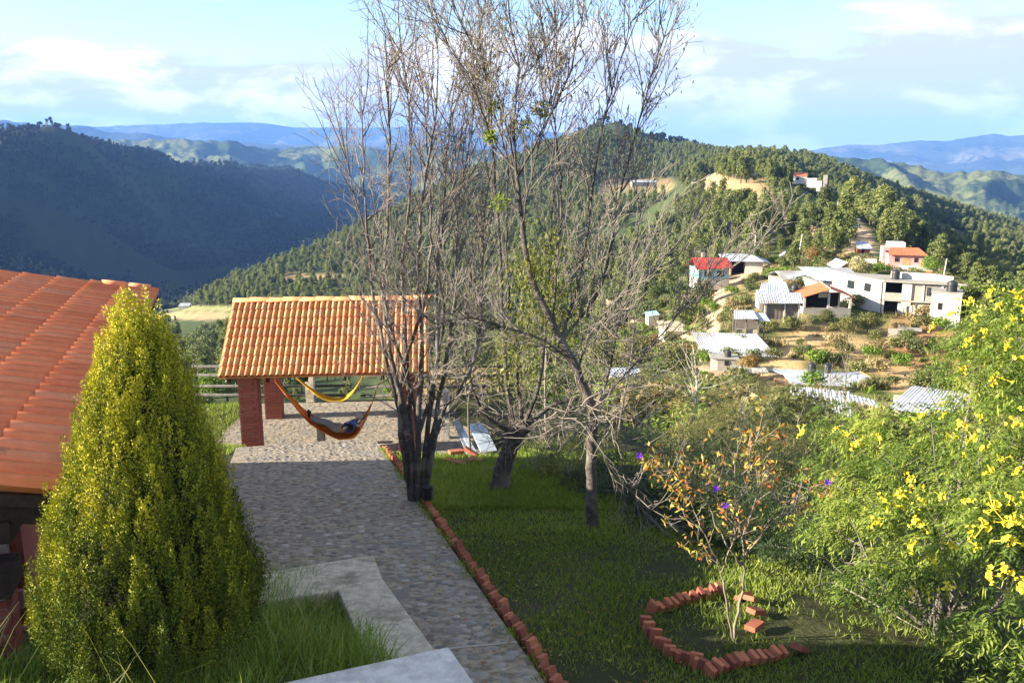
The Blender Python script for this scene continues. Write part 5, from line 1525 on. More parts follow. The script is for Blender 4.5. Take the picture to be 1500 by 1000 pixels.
# white post, boards and brick pile right of the tree ------------------------------------
pp = at(654, 641, z=GF)
m = MB(); m.box((pp.x, pp.y, GF + .55), (.16, .20, 1.3)); m.box((pp.x, pp.y, GF + 1.22), (.2, .24, .05)); o = m.build('white_post', m_slabw, origin=(pp.x, pp.y, GF)); tag(o, 'square white post at the edge of the terrace behind the left bare tree', 'post')
m_board = simple('grey_board', (0.30, 0.32, 0.35), (0.2, 0.22, 0.24), 6, 0.6, 0.2)
m_bluebd = simple('pale_blue_sheet', (0.48, 0.55, 0.60), (0.40, 0.46, 0.52), 4, 0.5, 0.1)
for k, (a, b_, w_, mt, lb, nm, ct) in enumerate((((668, 616, 20.9), (690, 668, 19.9), .16, m_board, 'grey board leaning nearest to the white post', 'board', 'board'),
                                    ((676, 628, 20.7), (697, 668, 19.8), .13, m_bluebd, 'narrow pale blue board leaning in the middle of the stack', 'board', 'board'),
                                    ((664, 600, 21.3), (684, 648, 20.5), .12, m_rail, 'dark weathered board leaning behind the grey one', 'board', 'board'))):
    A_ = at(a[0], a[1], y=a[2]); B_ = at(b_[0], b_[1], y=b_[2]); o = obox(A_, B_, w_, .03, mt, nm, None); tag(o, lb, ct, 'boards leaning by the terrace')
A_ = at(686, 622, y=20.6); B_ = at(704, 662, y=19.9)
m = MB(); m.prism([A_, A_ + Vector((.36, .1, 0)), B_ + Vector((.38, .1, 0)), B_], (0, .02, .02)); o = m.build('panel', m_bluebd, origin=A_); tag(o, 'pale blue rectangular panel propped right of the leaning boards', 'panel')
labs = ['lone clay brick lying at the left of the heap', 'clay brick lying flat at the front of the heap', 'clay brick tilted against the foot of the boards', 'clay brick in the middle of the heap', 'clay brick at the right end of the heap', 'clay brick standing on edge at the top of the heap']
mb_ = MB(); mb_.box((0, 0, 0), (.30, .14, .07)); mlb = mb_.mesh('brick', m_brick_e)
for k, (a, b_) in enumerate(((662, 676), (672, 679), (690, 668), (682, 676), (697, 674), (668, 668))):
    P_ = ground_at(a, b_ + 3); M_ = Matrix.Translation(P_ + Vector((0, 0, .05 + (.09 if k in (2, 5) else 0)))) @ Euler((R(random.uniform(-8, 8)), R(28 if k == 2 else random.uniform(-6, 6)), R(random.uniform(-50, 40)))).to_matrix().to_4x4()
    o = link('loose_brick', mlb, None, M_); tag(o, labs[k], 'brick', 'bricks heaped by the leaning boards')

# ---- brick edging of the path -----------------------------------------------------------
mb_ = MB(); mb_.box((0, 0, 0), (.105, .047, .20)); med = mb_.mesh('brick', m_brick_e)
ed = thing('brick_edging', Vector((nr.x - 1.5, 9.0, pz(0, 9))), 'saw-toothed row of tilted orange bricks along the right side of the path', 'edging')
s_ = 0.0; Ltot = S_ - 1.2; k = 0
while s_ < Ltot:
    p = nr + pathdir * s_ + across * (.10 + random.uniform(-.012, .012)); zz = float(garden_z(p.x, p.y))
    zz = max(zz, pz(p.x, p.y) - .1)
    M_ = Matrix.Translation((p.x, p.y, zz + .022 + random.uniform(-.025, .028))) @ Matrix.Rotation(math.atan2(pathdir.y, pathdir.x) - math.pi / 2 + R(38 + random.uniform(-9, 9)), 4, 'Z') @ Euler((R(-20 + random.uniform(-9, 9)), R(random.uniform(-6, 6)), 0)).to_matrix().to_4x4()
    if random.random() > .04: link('brick', med, ed, M_)
    s_ += .150 + random.uniform(-.012, .014); k += 1
# ---- brick ring round the flowering shrub -------------------------------------------------
ring = [(372, 695, -50), (430, 680, -55), (480, 660, -60), (540, 648, -62), (593, 634, -62), (638, 617, -60), (345, 750, 10), (372, 795, 5), (405, 835, 0), (443, 865, -5), (492, 895, -12), (535, 905, -20), (567, 930, -30), (605, 950, -50), (655, 930, -60), (712, 910, -62), (775, 898, -60), (835, 888, -58), (895, 872, -56)]
rg3 = []
for q0_, q1_ in zip(ring, ring[1:]):
    rg3.append(q0_)
    if math.hypot(q1_[0] - q0_[0], q1_[1] - q0_[1]) < 95: rg3.append(((q0_[0] + q1_[0]) / 2, (q0_[1] + q1_[1]) / 2, (q0_[2] + q1_[2]) / 2))
ring = rg3 + [ring[-1]]
rgt = thing('brick_ring', ground_at(1070, 930), 'broken heart-shaped ring of tilted orange bricks around the thin flowering shrub', 'edging')
for a, b_, yaw in ring:
    P_ = ground_at(820 + a / 2.778, 640 + (b_ + 22) / 2.778)
    M_ = Matrix.Translation(P_ + Vector((0, 0, .012 + random.uniform(-.02, .025)))) @ Matrix.Rotation(R(yaw + random.uniform(-12, 12)), 4, 'Z') @ Euler((R(random.uniform(-10, 5)), R(18 if yaw < -40 else 6), 0)).to_matrix().to_4x4()
    link('brick', med, rgt, M_)
fall = [((745, 655), 'long orange brick leaning behind the thin shrub stem', 20, 50), ((775, 665), 'orange brick toppled against the leaning one behind the shrub', -30, 60), ((797, 715), 'orange brick lying on edge at the right of the shrub', -50, 70), ((790, 775), 'small broken orange brick lying flat right of the shrub', -40, 85), ((975, 868), 'single orange brick lying apart at the far right of the ring', -40, 60)]
for (a, b_), lb, yaw, tilt in fall:
    P_ = ground_at(820 + a / 2.778, 640 + (b_ + 18) / 2.778)
    o = link('loose_brick', med, None, Matrix.Translation(P_ + Vector((0, 0, .07))) @ Matrix.Rotation(R(yaw), 4, 'Z') @ Euler((R(tilt), 0, 0)).to_matrix().to_4x4()); tag(o, lb, 'brick')

# ---- garden lantern -----------------------------------------------------------------------------
P_ = ground_at(627, 745)
gl = thing('garden_light', P_, 'small black louvred garden light beside the left bare tree', 'garden light')
m = MB(Matrix.Translation(P_)); m.smooth = True; m.tube([(0, 0, -.1), (0, 0, .16)], .022, 8); m.build('stem', m_iron, gl)
for k in range(4):
    m = MB(Matrix.Translation(P_)); m.lathe((0, 0, .16 + k * .045), [(.045, .0), (.085, .008), (.085, .018), (.05, .034)], 14); m.build('louvre', m_iron, gl)
m = MB(Matrix.Translation(P_)); m.lathe((0, 0, .34), [(.085, 0), (.09, .02), (.05, .05), (.01, .065)], 14); m.build('cap', m_iron, gl)
# ================================================================== PLANTS OF THE VILLAGE SLOPE
def as_tree(name, me, P, s, label, cat='tree', group=None, rz=0.0, sz=None):
    o = bpy.data.objects.new(name, me); COL.objects.link(o)
    o.location = P; o.scale = (s, s, sz or s); o.rotation_euler = (0, 0, rz)
    return tag(o, label, cat, group)
m_drygrass = leafmat('dry_straw', (0.13, 0.10, 0.045), (0.26, 0.20, 0.09), (0.42, 0.33, 0.16), 0.2, 0.4)
m_olive = leafmat('olive_leaves', (0.06, 0.065, 0.02), (0.125, 0.13, 0.04), (0.22, 0.21, 0.07), 0.25, 0.5)
m_straw_tree = leafmat('pale_feathery', (0.22, 0.20, 0.09), (0.36, 0.32, 0.15), (0.50, 0.44, 0.22), 0.25)
m_rust = leafmat('rusty_leaves', (0.12, 0.075, 0.02), (0.22, 0.14, 0.04), (0.32, 0.20, 0.06), 0.2)
BUSH = [crown_mesh('bush', 'broad', 1.6, 1.15, 620, 0.20, [m_, m_bark], s_, False) for m_, s_ in ((m_olive, 41), (m_bright, 42), (m_broad, 43), (m_drygrass, 44), (m_olive, 45))]
def tuft_mesh(n, h, mat, seed):
    rg_ = np.random.default_rng(seed); P = np.stack([rg_.normal(0, .22, n), rg_.normal(0, .22, n), np.full(n, -.05)], -1)
    A = unit(np.stack([rg_.normal(0, .45, n), rg_.normal(0, .45, n), np.ones(n)], -1))
    V, F = leaf_quads(P, A, h * rg_.uniform(.5, 1.1, n), 0.05 * rg_.uniform(.6, 1.4, n), rg_.normal(size=(n, 3)))
    return np_mesh('grass_tuft', V, F, mats=[mat], tint=np.repeat(rg_.uniform(0, 1, n), 4))
TUFT = [tuft_mesh(70, .75, m_drygrass, 51), tuft_mesh(70, .6, m_olive, 52), tuft_mesh(60, .5, m_bright, 53)]

def slope_pts(n, a0, a1, r0, r1, seed, power=1.0):
    P, px, py, r, rg_ = scatter_candidates(n, a0, a1, r0, r1, seed)
    return P, px, py, r, rg_
HOUSES = [(o.location.x, o.location.y) for o in scene.objects if o.get('category') in ('house', 'shed', 'hut', 'pavilion', 'stall', 'shelter', 'porch')]
HXY = np.array(HOUSES)
def clear_of_houses(P, d=4.2):
    # houses stretch ~5 m to the right of and behind their anchor
    k = np.ones(len(P), bool)
    for hx, hy in HOUSES:
        if math.hypot(hx, hy) < 40: continue
        for ox, oy in ((1, 1), (3.5, 1.5), (6.5, 2)):
            k &= np.hypot(P[:, 0] - hx - ox, P[:, 1] - hy - oy) > 3.1
    return k
P, px, py, r, rg_ = slope_pts(26000, -8, 31, 30, 200, 61)
nzz = fbm(P[:, 0] / 7.0 + 3, P[:, 1] / 7.0, 3)
k = clear_of_houses(P) & (px > 560)
for pts_, w_, lo, hi in (([(1045, 500), (1043, 470), (1050, 440), (1072, 412), (1085, 400), (1110, 398)], 11, 90, 185), ([(968, 475), (1000, 492), (1018, 505)], 6, 85, 190), ([(1000, 545), (1050, 560), (1090, 545)], 10, 60, 110)):
    k &= ~((seg_dist(px, py, pts_) < w_) & (r > lo) & (r < hi))
bank = (seg_dist(px, py, [(1120, 560), (1180, 500), (1240, 512), (1300, 530), (1330, 560)]) < 24) & (r > 75)
bank |= (seg_dist(px, py, [(1330, 500), (1400, 525), (1440, 540)]) < 34) & (r > 75)
k &= ~((px > 1090) & (px < 1420) & (py > 540) & (py < 640) & (r > 44) & (r < 80) & (rg_.uniform(0, 1, len(r)) < .85))
k &= ~(bank & (rg_.uniform(0, 1, len(r)) < .8))
k &= rg_.uniform(0, 1, len(r)) < np.clip(.50 + nzz * 2.2, .12, 1) * np.clip(60 / r, .35, 1)
P, px, py, r, nzz = P[k], px[k], py[k], r[k], nzz[k]
kind_ = np.where(rg_.uniform(0, 1, len(r)) < .42, 0, 1)       # 0 bush 1 tuft
which = rg_.integers(0, 5, len(r)); sc_ = rg_.uniform(.45, 1.35, len(r)) * np.where(r < 75, 1.15, 1.0)
rot = rg_.uniform(0, 6.28, len(r))
near_ = np.argsort(-(sc_ / r) * (kind_ == 0) * ((px > -20) & (px < 1520)))
takenb = np.zeros(len(r), bool); firstb = {}
for i in near_[:280]:
    takenb[i] = True
    o = as_tree('bush', BUSH[which[i]], P[i], sc_[i], 'rounded wild bush growing on the slope between garden and village', 'bush', 'wild bushes on the village slope', rot[i])
    firstb.setdefault(int(which[i]), o)
for q in range(5):
    m_ = (kind_ == 0) & (which == q) & ~takenb
    forest_stuff(P[m_], sc_[m_], rot[m_], firstb[q], 'scrub', 'low scrub covering the village slope')
for q in range(3):
    m_ = (kind_ == 1) & (which % 3 == q)
    o = as_tree('grass_tuft', TUFT[q], P[m_][0], 1.0, ['tuft of dry straw coloured grass on the village slope', 'tuft of olive grass on the village slope', 'tuft of fresh green grass on the village slope'][q], 'grass'); o['kind'] = 'stuff'; del o['category']
    forest_stuff(P[m_][1:], sc_[m_][1:] * 1.4, rot[m_][1:], o, 'rough_grass', 'rough grass on the village slope')

# named trees of the village
big_b = [crown_mesh('leafy_tree', 'broad', 6.0, 2.6, 2600, 0.30, [mt, m_bark], s_) for mt, s_ in ((m_bright, 71), (m_straw_tree, 72), (m_rust, 73), (m_broad, 74), (m_olive, 75))]
VT = [(1258, 405, 150, .75, 1, 'pale straw coloured feathery tree below the whitewashed retaining wall'),
      (1362, 400, 168, .68, 0, 'bright green tree at the right side of the pink house'),
      (1190, 388, 178, .62, 2, 'rusty brown leaved tree right of the open shelter'),
      (1030, 425, 140, .85, 3, 'dark green tree in front of the turquoise cottage'),
      (1000, 452, 132, .95, 3, 'large dark tree left of the dirt path'),
      (1046, 452, 128, .42, 0, 'small bright green bush-like tree at the top of the dirt path'),
      (1022, 372, 200, .75, 0, 'bright slender tree behind the red roofed cottage'),
      (1100, 392, 210, .6, 3, 'dark round tree behind the zinc roofed shed'),
      (1140, 376, 230, .7, 4, 'olive tree behind the little pale house'),
      (1215, 372, 215, .7, 0, 'bright green tree on the bank left of the roadside hut'),
      (1235, 366, 225, .6, 4, 'olive green tree beside the roadside hut'),
      (1310, 412, 158, .35, 0, 'small garden tree in front of the pink house'),
      (1155, 425, 127, .35, 0, 'small yellow green shrub tree by the workshop wall'),
      (1240, 495, 112, .5, 4, 'olive shrub tree on the bank below the orange pavilion'),
      (1270, 490, 114, .5, 4, 'olive shrub tree on the bank below the two storey house'),
      (1210, 480, 114, .42, 4, 'squat olive shrub under the pavilion low wall'),
      (1330, 500, 108, .45, 3, 'dark green tree right of the broken retaining wall'),
      (1180, 484, 112, .38, 1, 'pale dry shrub tree left of the pavilion'),
      (1098, 545, 84, .42, 2, 'rust coloured sapling in front of the adobe house'),
      (1065, 575, 68, .40, 0, 'bright green tree below the white porch'),
      (940, 600, 46, .42, 3, 'dark round tree with yellow green leaves behind the knotted tree'),
      (990, 560, 80, .7, 4, 'olive tree left of the dirt yard'),
      (930, 520, 100, .9, 4, 'olive tree on the green slope behind the twigs'),
      (960, 560, 75, .6, 3, 'dark green tree among the twigs'),
      (880, 500, 110, .8, 4, 'olive tree low on the slope behind the tall bare tree'),
      (820, 520, 85, .7, 3, 'dark tree behind the tangle of twigs'),
      (760, 560, 60, .55, 3, 'dark tree behind the left bare tree'),
      (690, 560, 50, .6, 3, 'dark tree just right of the shelter roof'),
      (800, 580, 48, .5, 4, 'olive tree behind the knotted trunk'),
      (700, 610, 36, .5, 3, 'dark bush-like tree behind the leaning boards'),
      (290, 545, 75, .55, 3, 'dark tree below the rail fence left of the shelter'),
      (300, 520, 110, .8, 0, 'light green tree left of the shelter roof'),
      (265, 545, 90, .6, 4, 'olive tree between the cypress and the shelter'),
      (330, 560, 60, .5, 4, 'olive tree right below the rail fence'),
      (290, 500, 190, 1.2, 3, 'large dark tree at the near edge of the valley field'),
      (250, 498, 230, 1.2, 3, 'large dark tree behind the cypress at the field edge')]
for a, b_, r_, s_, q, lb in VT:
    P_ = at(a, b_, r=r_); P_.z = min(P_.z, float(terrain_z(P_.x, P_.y))) if r_ > 100 else float(terrain_z(P_.x, P_.y))
    o = as_tree('leafy_tree', big_b[q], P_, s_, lb, 'tree', None, random.uniform(0, 6))

# slender palm-like plant with a pale trunk
# ================================================================== BARE TREES NEAR THE GARDEN
m_trunk = simple('dark_bark', (0.13, 0.108, 0.09), (0.065, 0.055, 0.046), 18, 0.95, 1.0, 0.03, c3=(0.20, 0.18, 0.155))
m_twig = simple('grey_twig', (0.27, 0.23, 0.19), (0.17, 0.145, 0.12), 9, 0.9, 0.2)
m_stem = simple('grey_stem', (0.19, 0.165, 0.14), (0.11, 0.095, 0.08), 9, 0.9, 0.6, 0.01)
class Twigs:
    def __init__(s): s.V = []; s.F = []; s.n = 0; s.tips = []
    def tube(s, pts, r0, r1, k=4):
        n = len(pts); pts = np.array(pts)
        d = np.gradient(pts, axis=0); d = unit(d)
        ref = np.array([0.31, 0.77, 0.12]); a = unit(np.cross(d, ref)); b_ = np.cross(d, a)
        rr = np.linspace(r0, r1, n)[:, None, None]
        ang = np.arange(k) * 2 * math.pi / k
        ring = pts[:, None, :] + (a[:, None, :] * np.cos(ang)[None, :, None] + b_[:, None, :] * np.sin(ang)[None, :, None]) * rr
        i = np.arange(n - 1)[:, None] * k; j = np.arange(k)[None, :]
        F = np.stack([i + j, i + (j + 1) % k, i + k + (j + 1) % k, i + k + j], -1).reshape(-1, 4)
        s.V.append(ring.reshape(-1, 3)); s.F.append(F + s.n); s.n += n * k
    def build(s, name, mat, parent, label=None):
        V = np.concatenate(s.V) - np.array(wloc(parent))
        o = bpy.data.objects.new(name, np_mesh(name, V, np.concatenate(s.F), mat, smooth=True)); COL.objects.link(o); o.parent = parent
        if label: o['label'] = label
        return o
TR = random.Random(5)
def rvec(s_=1.0): return Vector((TR.gauss(0, s_), TR.gauss(0, s_), TR.gauss(0, s_)))
def grow(tw, p, d, L_, r0, lvl, spec, tips):
    """spec[lvl] = (steps, wobble, up pull, children, spread deg, length factor range, radius factor)"""
    st, wob, up, nch, spread, lf, rf = spec[lvl]
    pts = [p.copy()]; d = d.normalized(); step = L_ / st; dirs = [d.copy()]
    for i in range(st):
        d = (d + rvec(wob) + Vector((0, 0, up))).normalized(); p = p + d * step; pts.append(p.copy()); dirs.append(d.copy())
    r1 = max(r0 * 0.30, 0.0032)
    tw[min(lvl, len(tw) - 1)].tube([tuple(q) for q in pts], r0, r1, 5 if lvl == 0 else 3 if lvl > 1 else 4)
    tips.append((pts[-1], d.copy(), lvl))
    if lvl + 1 < len(spec):
        for c_ in range(nch):
            t_ = TR.uniform(.12, .97); i = min(st - 1, int(t_ * st)); f = t_ * st - i
            q = pts[i].lerp(pts[i + 1], f); dd = dirs[i + 1]
            side = dd.cross(rvec()).normalized()
            cd = (dd * math.cos(R(spread)) + side * math.sin(R(spread)) * TR.uniform(.7, 1.2))
            grow(tw, q, cd, L_ * TR.uniform(*lf), max(r0 * rf * (1 - .5 * t_), .0036), lvl + 1, spec, tips)
def limb(tw, px_pts, ys, r0, r1, k=7):
    c = interp_pts([at(a, b_, y=y) for (a, b_), y in zip(px_pts, ys)], max(6, len(px_pts) * 4))
    c = [p + rvec(.006) for p in c]
    tw.tube([tuple(p) for p in c], r0, r1, k); return c

# --- left bare tree : many upright stems from one fused butt
m_trunk_dummy = 0
B1 = ground_at(608, 738)
t1 = thing('bare_tree', B1, 'leafless many-stemmed tree with a dark fused trunk beside the garden light', 'tree')
tw0, tw1, tw2 = Twigs(), Twigs(), Twigs(); tips = []
stems = [(-.16, .02, [(600, 735), (598, 690), (588, 620), (574, 560), (560, 500), (545, 420), (535, 300), (530, 170)], .062),
         (-.05, -.05, [(604, 738), (603, 690), (596, 620), (577, 540), (562, 440), (568, 330), (570, 200), (566, 90)], .07),
         (.0, .05, [(606, 738), (606, 680), (600, 610), (596, 520), (590, 400), (600, 280), (598, 150), (588, 70)], .07),
         (.05, -.02, [(612, 738), (612, 670), (614, 600), (618, 500), (612, 400), (620, 280), (640, 150), (640, 60)], .075),
         (.1, .04, [(618, 738), (622, 670), (630, 600), (640, 520), (640, 420), (650, 300), (658, 190), (672, 90)], .07),
         (.13, -.03, [(624, 735), (630, 660), (642, 590), (655, 520), (668, 420), (672, 300), (690, 200), (700, 110)], .06),
         (.16, .0, [(622, 735), (634, 660), (650, 600), (680, 560), (702, 500), (706, 400), (712, 300), (735, 170)], .05),
         (-.1, -.06, [(596, 700), (586, 620), (590, 540), (620, 450), (632, 360), (628, 250), (620, 140)], .05),
         (0, .08, [(610, 690), (608, 600), (570, 470), (548, 380), (520, 290), (505, 220)], .045),
         (0, -.08, [(612, 640), (640, 540), (650, 460), (640, 370), (668, 250), (655, 130)], .045)]
for ox, oy, pts_, r_ in stems:
    y0 = B1.y; n_ = len(pts_)
    ys = [y0 + oy + (TR.uniform(-.12, .12) * k_ + oy * 2.5 * k_ / n_) for k_ in range(n_)]
    c = interp_pts([at(a, b_, y=yy) for (a, b_), yy in zip(pts_, ys)], len(pts_) * 4)
    c = [p + rvec(.008) for p in c]; ks = 11
    rs = [r_ * .56 * (1 - i / len(c)) ** .8 + .007 for i in range(len(c))]
    tw0.tube([tuple(p) for p in c[:ks + 1]], rs[0], rs[ks], 7); tw1.tube([tuple(p) for p in c[ks:]], rs[ks], .007, 6)
    for i in range(5, len(c)):
        for rep in range(2 if i > 8 else 1):
            if TR.random() < .52:
                d0 = (c[i] - c[i - 1]).normalized(); side = d0.cross(rvec()).normalized()
                sp_ = TR.uniform(.35, .9)
                lower = c[i].z < -3.2
                grow([tw1, tw2, tw2], c[i], d0 + side * sp_ * (1.3 if lower else .8), TR.uniform(.55, 1.5), .011, 0,
                     [(8, .10 if lower else .06, .02 if lower else .09, 5, 40, (.3, .6), .55), (5, .13, .04, 2, 45, (.3, .6), .6), (4, .15, .03, 0, 0, (0, 0), 1)], tips)
tw0.build('trunk', m_trunk, t1); tw1.build('branches', m_stem, t1); tw2.build('twigs', m_twig, t1)

# --- knotted pollard and the tall tree
SPEC_UP = [(9, .055, .085, 5, 32, (.3, .6), .55), (6, .09, .06, 3, 38, (.3, .6), .6), (4, .12, .03, 0, 0, (0, 0), 1)]
SPEC_TANGLE = [(8, .16, -.01, 5, 50, (.3, .7), .6), (5, .2, .0, 2, 50, (.3, .7), .65), (4, .2, -.02, 0, 0, (0, 0), 1)]
B2 = ground_at(735, 718)
t2_ = thing('pollard_tree', B2, 'stout knotted trunk with pale tangled shoots standing on the lit grass', 'tree')
tw0, tw1, tw2 = Twigs(), Twigs(), Twigs(); tips2 = []
Y2 = B2.y
c = limb(tw0, [(730, 722), (736, 690), (745, 662), (758, 636), (775, 622)], [Y2, Y2, Y2 - .05, Y2 - .1, Y2 - .15], .17, .11, 9)
for pts_, r_ in (([(758, 640), (744, 580), (738, 480), (730, 330), (716, 160), (704, 50)], .05), ([(765, 632), (760, 560), (748, 460), (742, 360), (745, 240)], .04),
                 ([(770, 625), (800, 600), (835, 585), (870, 590)], .05), ([(765, 628), (790, 560), (800, 470), (806, 360), (812, 260)], .04), ([(760, 640), (715, 610), (690, 560), (680, 470), (690, 380)], .035)):
    ys = [Y2 + TR.uniform(-.3, .3) for _ in pts_]; ys[0] = Y2 - .1
    c = limb(tw0, pts_, ys, r_, .010, 6)
    for i in range(3, len(c)):
        if TR.random() < .8:
            d0 = (c[i] - c[i - 1]).normalized(); side = d0.cross(rvec()).normalized()
            low = c[i].z < -2.8
            grow([tw1, tw2, tw2], c[i], d0 * (.5 if low else 1) + side * (1.1 if low else .6), TR.uniform(.5, 1.3), .010, 0, SPEC_TANGLE if low else SPEC_UP, tips2)
for k_ in range(26):
    grow([tw1, tw2, tw2], at(TR.uniform(735, 775), TR.uniform(620, 650), y=Y2 + TR.uniform(-.15, .1)), Vector((TR.gauss(0, .8), TR.gauss(0, .5), TR.uniform(-.4, .8))), TR.uniform(.4, 1.0), .009, 0, SPEC_TANGLE, tips2)
tw0.build('trunk', m_trunk, t2_); tw1.build('branches', m_stem, t2_); tw2.build('twigs', m_twig, t2_)

B3 = ground_at(868, 772)
t3 = thing('tall_tree', B3, 'tallest tree with slender spreading limbs and a few dry hanging leaves against the sky', 'tree')
tw0, tw1, tw2 = Twigs(), Twigs(), Twigs(); tips3 = []
Y3 = B3.y
limb(tw0, [(869, 780), (866, 700), (867, 640), (868, 600), (846, 545), (823, 498), (800, 455), (776, 400), (765, 330), (756, 250)], [Y3, Y3, Y3, Y3, Y3, Y3 + .1, Y3 + .1, Y3 + .2, Y3 + .2, Y3 + .2], .085, .026, 9)
LB = [([(756, 250), (735, 160), (705, 90), (665, 20), (640, -30)], .028), ([(757, 255), (752, 180), (760, 100), (745, 20), (750, -50)], .028), ([(757, 262), (790, 200), (830, 120), (850, 40), (862, -40)], .028),
      ([(756, 250), (722, 205), (690, 120), (652, 55), (630, 0)], .022), ([(823, 498), (850, 400), (865, 300), (880, 200), (900, 120), (925, 30)], .035), ([(823, 498), (880, 420), (905, 300), (930, 200), (955, 110), (972, 55)], .033),
      ([(810, 475), (815, 400), (822, 300), (815, 200), (802, 100), (792, 10)], .03), ([(868, 605), (888, 560), (905, 480), (925, 400), (940, 300)], .03), ([(846, 545), (800, 500), (740, 480), (690, 466), (640, 474)], .035),
      ([(765, 330), (780, 250), (800, 170), (815, 90), (812, 0)], .02), ([(760, 300), (740, 220), (720, 150), (700, 60)], .02), ([(868, 600), (905, 560), (960, 500), (1010, 440), (1060, 395)], .022),
      ([(868, 640), (900, 690), (930, 730), (955, 770)], .018), ([(846, 545), (870, 480), (920, 420), (990, 380)], .022)]
for pts_, r_ in LB:
    ys = [Y3 + .1 + TR.uniform(-.35, .35) * min(1, k_) for k_ in range(len(pts_))]
    c = limb(tw0, pts_, ys, r_ * .62, .006, 6)
    for i in range(2, len(c)):
        for rep in range(2):
            if TR.random() < .50:
                d0 = (c[i] - c[i - 1]).normalized(); side = d0.cross(rvec()).normalized(); low = c[i].z < -2.6
                grow([tw1, tw2, tw2], c[i], d0 + side * TR.uniform(.4, .9), TR.uniform(.45, 1.25), .0085, 0, SPEC_TANGLE if low else SPEC_UP, tips3)
for k_ in range(44):   # bundle of pale cut twigs lodged in the crotch
    a_ = at(TR.uniform(815, 905), TR.uniform(575, 625), y=Y3 - .15 + TR.uniform(-.25, .15))
    grow([tw2, tw2, tw2], a_, Vector((TR.gauss(0, 1), TR.gauss(0, .5), TR.gauss(0, .45))), TR.uniform(.35, .9), .0095, 1, SPEC_TANGLE, tips3)
tw0.build('trunk', m_trunk, t3); tw1.build('branches', m_stem, t3); tw2.build('twigs', m_twig, t3)
m_dryleaf = leafmat('dry_leaves', (0.10, 0.09, 0.04), (0.17, 0.16, 0.07), (0.27, 0.20, 0.09), 0.35)
pts_ = [(t_, d_) for t_, d_, l_ in tips3 if t_.z > .1 and l_ >= 1]
TP = np.array([tuple(t_) for t_, d_ in pts_ for _ in range(1) if TR.random() < .75])
TP = TP + RNG.normal(size=TP.shape) * .03
A = unit(RNG.normal(size=TP.shape) * .35 + np.array([0, 0, -1.0]))
L = Leaves(); L.leaves(TP, A, RNG.uniform(.05, .10, len(TP)), RNG.uniform(.010, .020, len(TP)), RNG.uniform(0, 1, len(TP))); L.build('leaves', m_dryleaf, t3)

# mistletoe clumps and climbing vine
m_mist = leafmat('mistletoe_leaves', (0.07, 0.12, 0.015), (0.15, 0.20, 0.03), (0.30, 0.33, 0.05), 0.35)
m_vine = leafmat('vine_leaves', (0.07, 0.09, 0.02), (0.15, 0.16, 0.035), (0.28, 0.26, 0.06), 0.35)
def clump(name, label, cat, c, rad, n, l_, w_, mat, squash=.8, group=None, hang=0.0):
    t = thing(name, c, label, cat, group)
    d = rdirs(n); P = np.array(c) + d * (rad * RNG.uniform(.2, 1, (n, 1)) ** .6) * np.array([1, 1, squash])
    A = unit(d * .6 + RNG.normal(size=(n, 3)) * .6 - np.array([0, 0, hang]))
    L = Leaves(); L.leaves(P, A, l_ * RNG.uniform(.7, 1.3, n), w_ * RNG.uniform(.7, 1.3, n), RNG.uniform(0, 1, n)); L.build('foliage', mat, t)
    m = MB()
    for k in range(7):
        e = Vector(c) + Vector(rdirs(1)[0]) * rad * .8; m.tube([c, Vector(c).lerp(e, .5) + Vector((0, 0, .02)), e], .004, 4)
    m.build('stalks', m_twig, t)
for (a, b_, rd), lb in zip(((724, 156, .085), (762, 184, .13), (792, 160, .12), (718, 200, .07), (731, 296, .12)),
        ('smallest upper green mistletoe ball on the thin left limb', 'largest bright green mistletoe clump in the fork of the tall tree', 'loose pale mistletoe clump right of the largest one', 'small mistletoe clump just below and left of the largest one', 'yellow mistletoe clump lower on the trunk')):
    clump('mistletoe', lb, 'mistletoe', at(a, b_, y=Y3 + .15), rd, 110, .07, .022, m_mist, group='mistletoe clumps in the tall tree')
vt = thing('climbing_vine', at(795, 420, y=Y3 + .25), 'yellow green vine hanging in the middle of the tall tree', 'vine')
L = Leaves()
for a, b_, rd, n_ in ((795, 385, .30, 420), (770, 400, .28, 360), (815, 420, .25, 300), (785, 460, .32, 360), (760, 500, .30, 260), (808, 350, .2, 180), (820, 470, .25, 240), (742, 545, .32, 220)):
    c_ = np.array(at(a, b_, y=Y3 + .3)); P = c_ + RNG.normal(size=(n_, 3)) * rd * .55
    L.leaves(P, unit(RNG.normal(size=(n_, 3)) * .5 + np.array([0, 0, -.7])), RNG.uniform(.05, .10, n_), RNG.uniform(.012, .026, n_), RNG.uniform(0, 1, n_))
L.build('foliage', m_vine, vt)

# ================================================================== CYPRESS
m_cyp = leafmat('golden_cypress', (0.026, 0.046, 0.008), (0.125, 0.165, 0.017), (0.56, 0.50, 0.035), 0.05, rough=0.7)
m_cypin = simple('inner_twigs', (0.040, 0.040, 0.015), (0.028, 0.03, 0.012), 25, 1.0, 1.0, 0.03)
CB = Vector((-2.60, 5.85, -3.50)); CT = at(196, 456, y=5.95); CH = CT.z - CB.z
cyp = thing('cypress', CB, 'dense golden green conical cypress beside the tiled house', 'tree')
ph = np.array([0, .06, .15, .28, .42, .55, .68, .80, .90, .96, 1.0]); pr_ = np.array([.66, .75, .78, .71, .60, .50, .40, .31, .22, .14, .03])
rg2 = np.random.default_rng(77)
NP = 2100
hh = rg2.uniform(0, 1, NP * 3); keep = rg2.uniform(0, 1, NP * 3) < (np.interp(hh, ph, pr_) / .86) * .8 + .12; hh = hh[keep][:NP]
NP = len(hh)
an = rg2.uniform(0, 2 * math.pi, NP)
